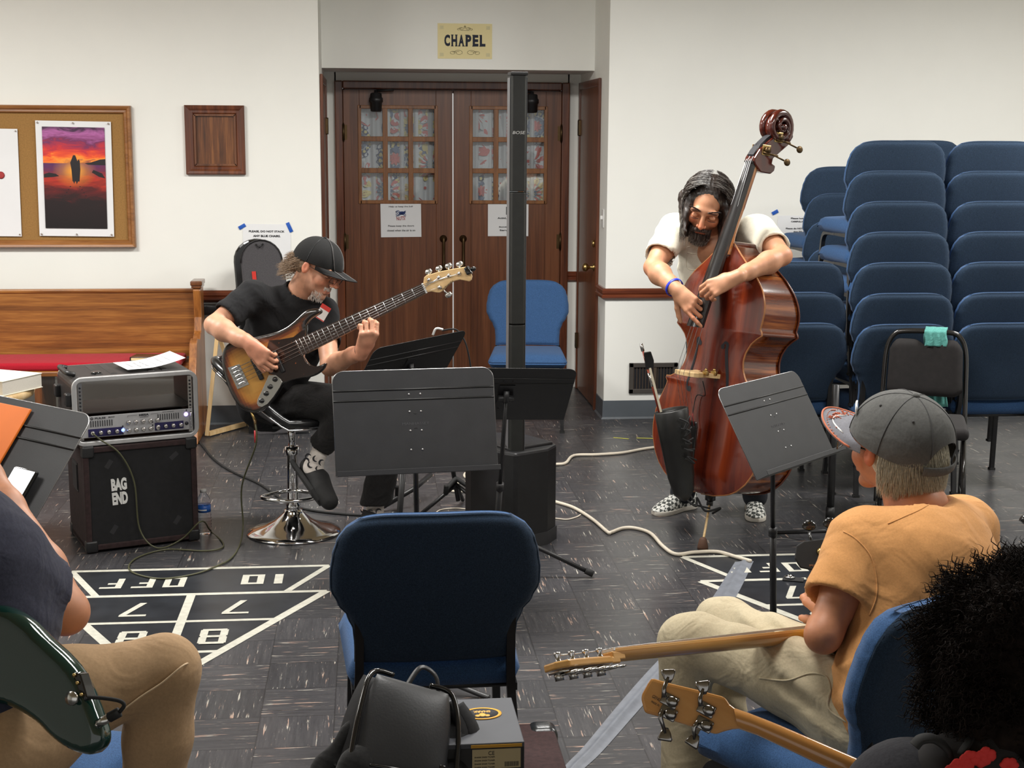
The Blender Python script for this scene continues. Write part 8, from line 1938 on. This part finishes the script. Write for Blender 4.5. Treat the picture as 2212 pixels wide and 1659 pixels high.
# grey tape strip
L_ = [(1588, 1214), (1540, 1290), (1500, 1345), (1400, 1450), (1330, 1530), (1262, 1612), (1225, 1650), (1180, 1700)]; R_ = [(1628, 1213), (1590, 1290), (1545, 1352), (1450, 1455), (1375, 1540), (1300, 1625), (1255, 1668), (1215, 1720)]
t = thing('floor_tape', 'wide grey tape strip stuck diagonally over the cable on the floor', 'tape', gr(1400, 1460)); q = MB(); a_ = catmull([gr(*p) for p in L_], 5); b_ = catmull([gr(*p) for p in R_], 5); n_ = len(a_)
q.grid(lambda u, v: tuple(a_[round(v*(n_-1))].lerp(b_[round(v*(n_-1))], u)+V((0, 0, .0015+.009*math.exp(-((u-.5)/.16)**2)))), 12, n_-1, flip=False); q.build('tape_strip', mat('gaffer_grey', srgb(108, 112, 120), .5, 0, .12, 25, .2, 120), t, world=True)
t = thing('tape_mark', 'short yellow and black tape mark on the floor left of the double bass', 'tape', gr(1370, 947)); q = MB(); a_, b_ = gr(1325, 945, .001), gr(1358, 948, .001); c_, d_ = gr(1375, 946, .001), gr(1412, 947, .001)
def strip(p, q_, w): n = (q_-p).normalized(); n = V((-n.y, n.x, 0))*w; return [p+n, q_+n, q_-n, p-n]
YT = mat('tape_yellow', srgb(196, 196, 70), .6); m = MB(); m.add(strip(a_, b_, .008), [(3, 2, 1, 0)]); m.build('yellow_strip', YT, t, world=True); m = MB(); m.add(strip(c_, d_, .008), [(3, 2, 1, 0)]); m.build('yellow_strip', YT, t, world=True)
# strap with a metal disc
g = gr(1765, 1252); t = thing('instrument_strap', 'black strap end with a round silver lock lying on the right court marking', 'strap', g)
q = MB(); q.rbox((0, 0, .004), (.085, .05, .005), .002, 2, T(g.x-.10, g.y+.0, 0) @ R('Z', -20)); q.tube([gr(1745, 1250, .006), gr(1790, 1245, .006), gr(1840, 1225, .01), gr(1880, 1210, .02)], .020, 6, sx=.12, up=(0, 0, 1)); q.build('strap_band', MT['rubber'], t, world=True)
c_ = gr(1706, 1248, .008); q = MB(); q.lathe([(.009, 0), (.020, 0), (.020, .006), (.017, .009), (.010, .009), (.009, .003)], 24, T(*c_)); q.build('strap_lock', MT['chrome'], t, world=True)
# ================================================================ case, box and bag behind the near chair
ZC = .487; cc = gr(985, 1560, ZC); cab = thing('instrument_cabinet', 'brown carpeted speaker cabinet with black corner caps, lowest in the centre foreground', 'speaker cabinet', (cc.x, 2.7, 0))
CB = mat('carpet_maroon', (.040, .018, .018), .98, 0, .25, 90, .6, 260); xL, xR = gr(748, 1580, ZC).x, gr(1200, 1575, ZC).x; yb_ = 2.985; W_c = xR-xL
q = MB(); q.rbox(((xL+xR)/2, yb_-.19, ZC/2), (W_c+.0, .38, ZC), .012, 3); q.build('cabinet_shell', CB, cab, world=True)
CG = mat('corner_black', (.02, .022, .024), .25, 0, .2, 60, .6, 60)
for s, x in ((-1, xL), (1, xR)):
    for y in (yb_, yb_-.38):
        q = MB(); sy = 1 if y == yb_ else -1; q.rbox((x-s*.028, y-sy*.028, ZC-.030), (.068, .068, .070), .022, 4); q.build('corner_cap', CG, cab, world=True)
        q = MB(); q.rbox((x-s*.028, y-sy*.028, .03), (.068, .068, .070), .022, 4); q.build('corner_cap', CG, cab, world=True)
bx0, bx1 = gr(1105, 1506, .615), gr(1133, 1602, .615); bw_ = .20; bd = (bx0-bx1).length
FX = frame(((bx0+bx1)/2)+V((0, 0, -.062)), y=(bx0-bx1), z=(0, 0, 1)) @ T(-bw_/2, 0, 0)
box = thing('product_box', 'dark grey box with a yellow oval logo standing on the brown cabinet', 'box', FX @ V((0, 0, -.062)))
q = MB(); q.box((0, 0, 0), (bw_, bd, .124)); q.build('box_body', mat('box_grey', srgb(66, 68, 74), .6, 0, .04, 20), box, FX, world=True, bevel=.002)
q = MB(); q.box((0, -bd/2-.0006, -.004), (bw_-.002, .001, .112)); q.build('printed_front', mat('box_front_black', (.012, .011, .010), .5), box, FX, world=True)
YL = mat('logo_yellow', srgb(232, 168, 30), .5); q = MB(); Ft = FX @ T(.030, .030, .0626); q.lathe([(.84, 0), (1.0, 0), (1.0, .001), (.84, .001)], 40, Ft @ S(.040, .030, 1)); q.text('SNARK', .036, .010, Ft @ T(0, .010, 0) @ R('Z', 180), bold=.04, th=.0006)
q.ell((0, -.006, .0004), (.008, .010, .0006), 12, 4, Ft); q.ell((.010, -.010, .0004), (.006, .006, .0006), 10, 4, Ft); q.ell((-.010, -.010, .0004), (.006, .006, .0006), 10, 4, Ft); q.build('oval_logo', YL, box, world=True)
q = MB(); q.lathe([(0, 0), (.85, 0), (.85, .0005), (0, .0005)], 40, Ft @ S(.040, .030, 1)); q.build('logo_ground', MT['ink'], box, world=True)
Ff = FX @ frame((0, -bd/2-.0012, 0), x=(1, 0, 0), z=(0, -1, 0)); q = MB(); q.box((.045, .030, 0), (.095, .040, .0006), Ff); q.build('address_label', mat('label_tan', srgb(176, 160, 122), .6), box, world=True)
q = MB(); q.text('CE', .012, .008, Ff @ T(.035, .042, .0004)); 
for k in range(14): q.box((.062+k*.0020, .018, .0005), (.0010 if k % 3 else .0014, .010, .0002), Ff)
for k in range(4): q.text('SNARK SN5X TUNER', .040, .0028, Ff @ T(.022, .034-k*.007, .0004))
q.build('label_print', MT['ink'], box, world=True)
gold_ = mat('print_gold', srgb(190, 140, 40), .5)
for x, z, w, h in ((-.01, -.028, .014, .010), (.02, -.028, .014, .010), (.08, -.028, .014, .010), (.045, .056, .10, .006)): q = MB(); q.box((x, z, 0), (w, h, .0008), Ff); q.build('handling_mark', gold_, box, world=True)
# backpack
bag = thing('backpack', 'black backpack with zip pockets leaning on the brown cabinet', 'backpack', gr(900, 1560, ZC))
BG = cloth('backpack_cloth', (.012, .012, .013), .75, 500, .4, .15, .3, 12, .008, .1); BP = mat('backpack_leather', (.020, .021, .023), .40, 0, .12, 12, .2, 200)
F7 = frame(D(852, 1668, 2.72), x=(.90, .20, -.38), y=(-.40, .42, .82)); 
def slab(W, H, Dp, r, top, bul, mb, Mx, n1=30, n2=30, off=0):
    def f(u, v, s):
        a = 2*u-1; b = 2*v-1; ax = (1-abs(b)**4*.0); w = W/2*(1-.12*max(0, b)**2); x = a*w; y = b*H/2; e = max(0, 1-abs(a)**5)**.5*max(0, 1-abs(b)**6)**.5
        if b > 0: x *= 1-(top*b**3)
        return (x, y+off, s*(Dp/2*e+bul*(1-a*a)*(1-b*b)*(s > 0)))
    mb.grid(lambda u, v: f(u, v, 1), n1, n2, Mx=Mx); mb.grid(lambda u, v: f(u, v, -1), n1, n2, Mx=Mx, flip=True)
q = MB(); slab(.235, .36, .10, .03, .16, .02, q, F7 @ T(0, 0, -.02)); q.build('main_compartment', BG, bag, world=True)
q = MB(); slab(.185, .20, .02, .03, .05, .012, q, F7 @ T(-.004, .065, .040)); q.build('front_pocket', BP, bag, world=True)
q = MB(); slab(.195, .15, .03, .03, .0, .010, q, F7 @ T(-.004, -.10, .045)); q.build('front_pocket', BG, bag, world=True)
for s in (-1, 1):
    q = MB(); q.tube(catmull([F7 @ V((s*.10, -.17, .03)), F7 @ V((s*.108, -.05, .042)), F7 @ V((s*.106, .08, .042)), F7 @ V((s*.088, .168, .028)), F7 @ V((s*.04, .180, .02))], 6), .0055, 8); q.build('zip_piping', MT['black_gloss'], bag, world=True)
q = MB(); q.tube([F7 @ V((-.075, -.018, .060)), F7 @ V((.01, -.012, .066)), F7 @ V((.065, .0, .060))], .0032, 6); q.rbox((.070, .004, .064), (.012, .022, .006), .002, 2, F7); q.build('zip', MT['black_gloss'], bag, world=True)
q = MB(); q.tube(catmull([F7 @ V((.0, .175, .0)), F7 @ V((.02, .215, .01)), F7 @ V((.055, .205, .01)), F7 @ V((.07, .165, .0))], 6), .007, 8, sx=.5); q.build('carry_loop', BP, bag, world=True)
q = MB(); slab(.10, .33, .06, .03, .3, .02, q, F7 @ T(.125, .0, -.02) @ R('Y', 30)); q.build('side_panel', BG, bag, world=True)
for o in (0, .02):
    q = MB(); q.tube(catmull([F7 @ V((.09+o, .16, .01)), F7 @ V((.130+o, .11, .015)), F7 @ V((.150+o, .0, .01)), F7 @ V((.155+o, -.13, .0)), F7 @ V((.16+o, -.20, -.02))], 6), .018, 8, sx=.45, sy=1.1); q.build('shoulder_strap', BG, bag, world=True)
jk = thing('jacket', 'black jacket draped beside the backpack down to the floor', 'jacket', gr(760, 1600, .5)); s_ = SDF()
s_.chain([D(815, 1530, 2.75), D(760, 1590, 2.72), D(700, 1660, 2.68), D(650, 1760, 2.62)], [.014, .020, .024, .03], .03, flat=((.5, -.6, .3), .6)); s_.chain([D(820, 1580, 2.70), D(770, 1650, 2.66), D(720, 1740, 2.62)], [.014, .024, .035], .03); np_mesh('jacket_cloth', [s_.mesh(.007, folds(.006, 26, 12, (.6, .3, -.7), 60))], cloth('jacket_black', (.010, .010, .010), .85, 700, .4, .2, .7, 12, .01), jk, world=True)
# ================================================================ small pieces go one level deeper, under the part they sit on
SUB = {'lettering': ('paper_sheet', 'front_panel'), 'printed_logo': ('paper_sheet',), 'printed_drawing': ('paper_sheet',), 'scroll_ornament': ('paper_sheet',), 'masking_tape': ('paper_sheet',), 'corner_tape': ('paper_sheet',),
       'knob': ('front_panel',), 'navy_panel': ('front_panel',), 'vent_slots': ('front_panel',), 'panel_screws': ('front_panel',), 'toggle_switch': ('front_panel',), 'rack_handle': ('front_panel',), 'blue_lamp': ('front_panel',), 'violet_lamp': ('front_panel',),
       'fret': ('fingerboard',), 'inlay_dot': ('fingerboard',), 'control_knob': ('control_plate',), 'plate_screw': ('control_plate',), 'tuning_post': ('headstock',), 'tuning_key': ('headstock', 'pegbox'), 'tuning_gear': ('headstock', 'pegbox'), 'nut': ('headstock', 'pegbox'),
       'machine_plate': ('pegbox',), 'pickup_clamp': ('bridge',), 'sound_hole': ('front_plate',), 'front_edge': ('front_plate',), 'logo_lettering': ('grille', 'headstock', 'array_column'), 'velcro_patch': ('grille',), 'rail_holes': ('rack_rail',),
       'embossed_lettering': ('desk',), 'desk_crease': ('desk',), 'rivets': ('desk',), 'desk_edge': ('desk',), 'ledge': ('desk',), 'cap_brim': ('cap_crown',), 'cap_seams': ('cap_crown',), 'cap_button': ('cap_crown',), 'eyelet': ('cap_crown',), 'cap_stripe': ('cap_crown',), 'cap_strap': ('cap_crown',), 'brim_stitching': ('cap_crown',), 'brim_embroidery': ('cap_crown',), 'cap_patch': ('cap_crown',),
       'hair_strands': ('hair',), 'hair_curls': ('hair',), 'shirt_pocket': ('shirt',), 'pocket_flap': ('shirt',), 'collar_flap': ('shirt',), 'placket_seam': ('shirt',), 'name_sticker': ('tshirt',), 'sleeve_seam': ('tshirt',), 'neck_seam': ('tshirt',), 'pocket_seam': ('trousers',), 'trouser_seam': ('trousers',),
       'sock_print': ('sock',), 'label_print': ('bottle_label', 'address_label'), 'printed_text': ('page',), 'screen': ('tablet_body',), 'zip': ('front_pocket',), 'poster_picture': ('poster_sheet',), 'push_pin': ('poster_sheet', 'notice_paper'), 'printed_dot': ('notice_paper',), 'switch_toggle': ('switch_plate',), 'eyeglass_lens': ('eyeglasses',),
       'printed_front': ('box_body',), 'oval_logo': ('box_body',), 'logo_ground': ('box_body',), 'end_cap': ('pew_end',), 'red_tag': ('bag_front',), 'strap_button': ('guitar_body',), 'bridge': ('guitar_body',), 'pickup': ('guitar_body',), 'pickguard': ('guitar_body',), 'fingerboard': ('neck',)}
CH_ = {}
for o in bpy.data.objects:
    if o.parent is not None: CH_.setdefault(o.parent.name, []).append(o)
for root in [o for o in bpy.data.objects if o.parent is None and o.type == 'EMPTY']:
    ks = CH_.get(root.name, []); st_ = lambda o: o.name.rsplit('.', 1)[0] if o.name[-3:].isdigit() else o.name
    if root.name.startswith('banquet_chair'): continue
    first = {}
    for k in ks: first.setdefault(st_(k), k)
    moved = set(); kept = set()
    for k in ks:
        for tgt in SUB.get(st_(k), ()):
            p = first.get(tgt)
            if p is None or p is k or p.name in moved or k.name in kept: continue
            if st_(p) in SUB and any(q_ in first for q_ in SUB[st_(p)]): continue
            Wp = p.matrix_parent_inverse @ p.matrix_basis; mi_ = Wp.inverted() @ k.matrix_parent_inverse; k.parent = p; k.matrix_parent_inverse = mi_; moved.add(k.name); kept.add(p.name); break
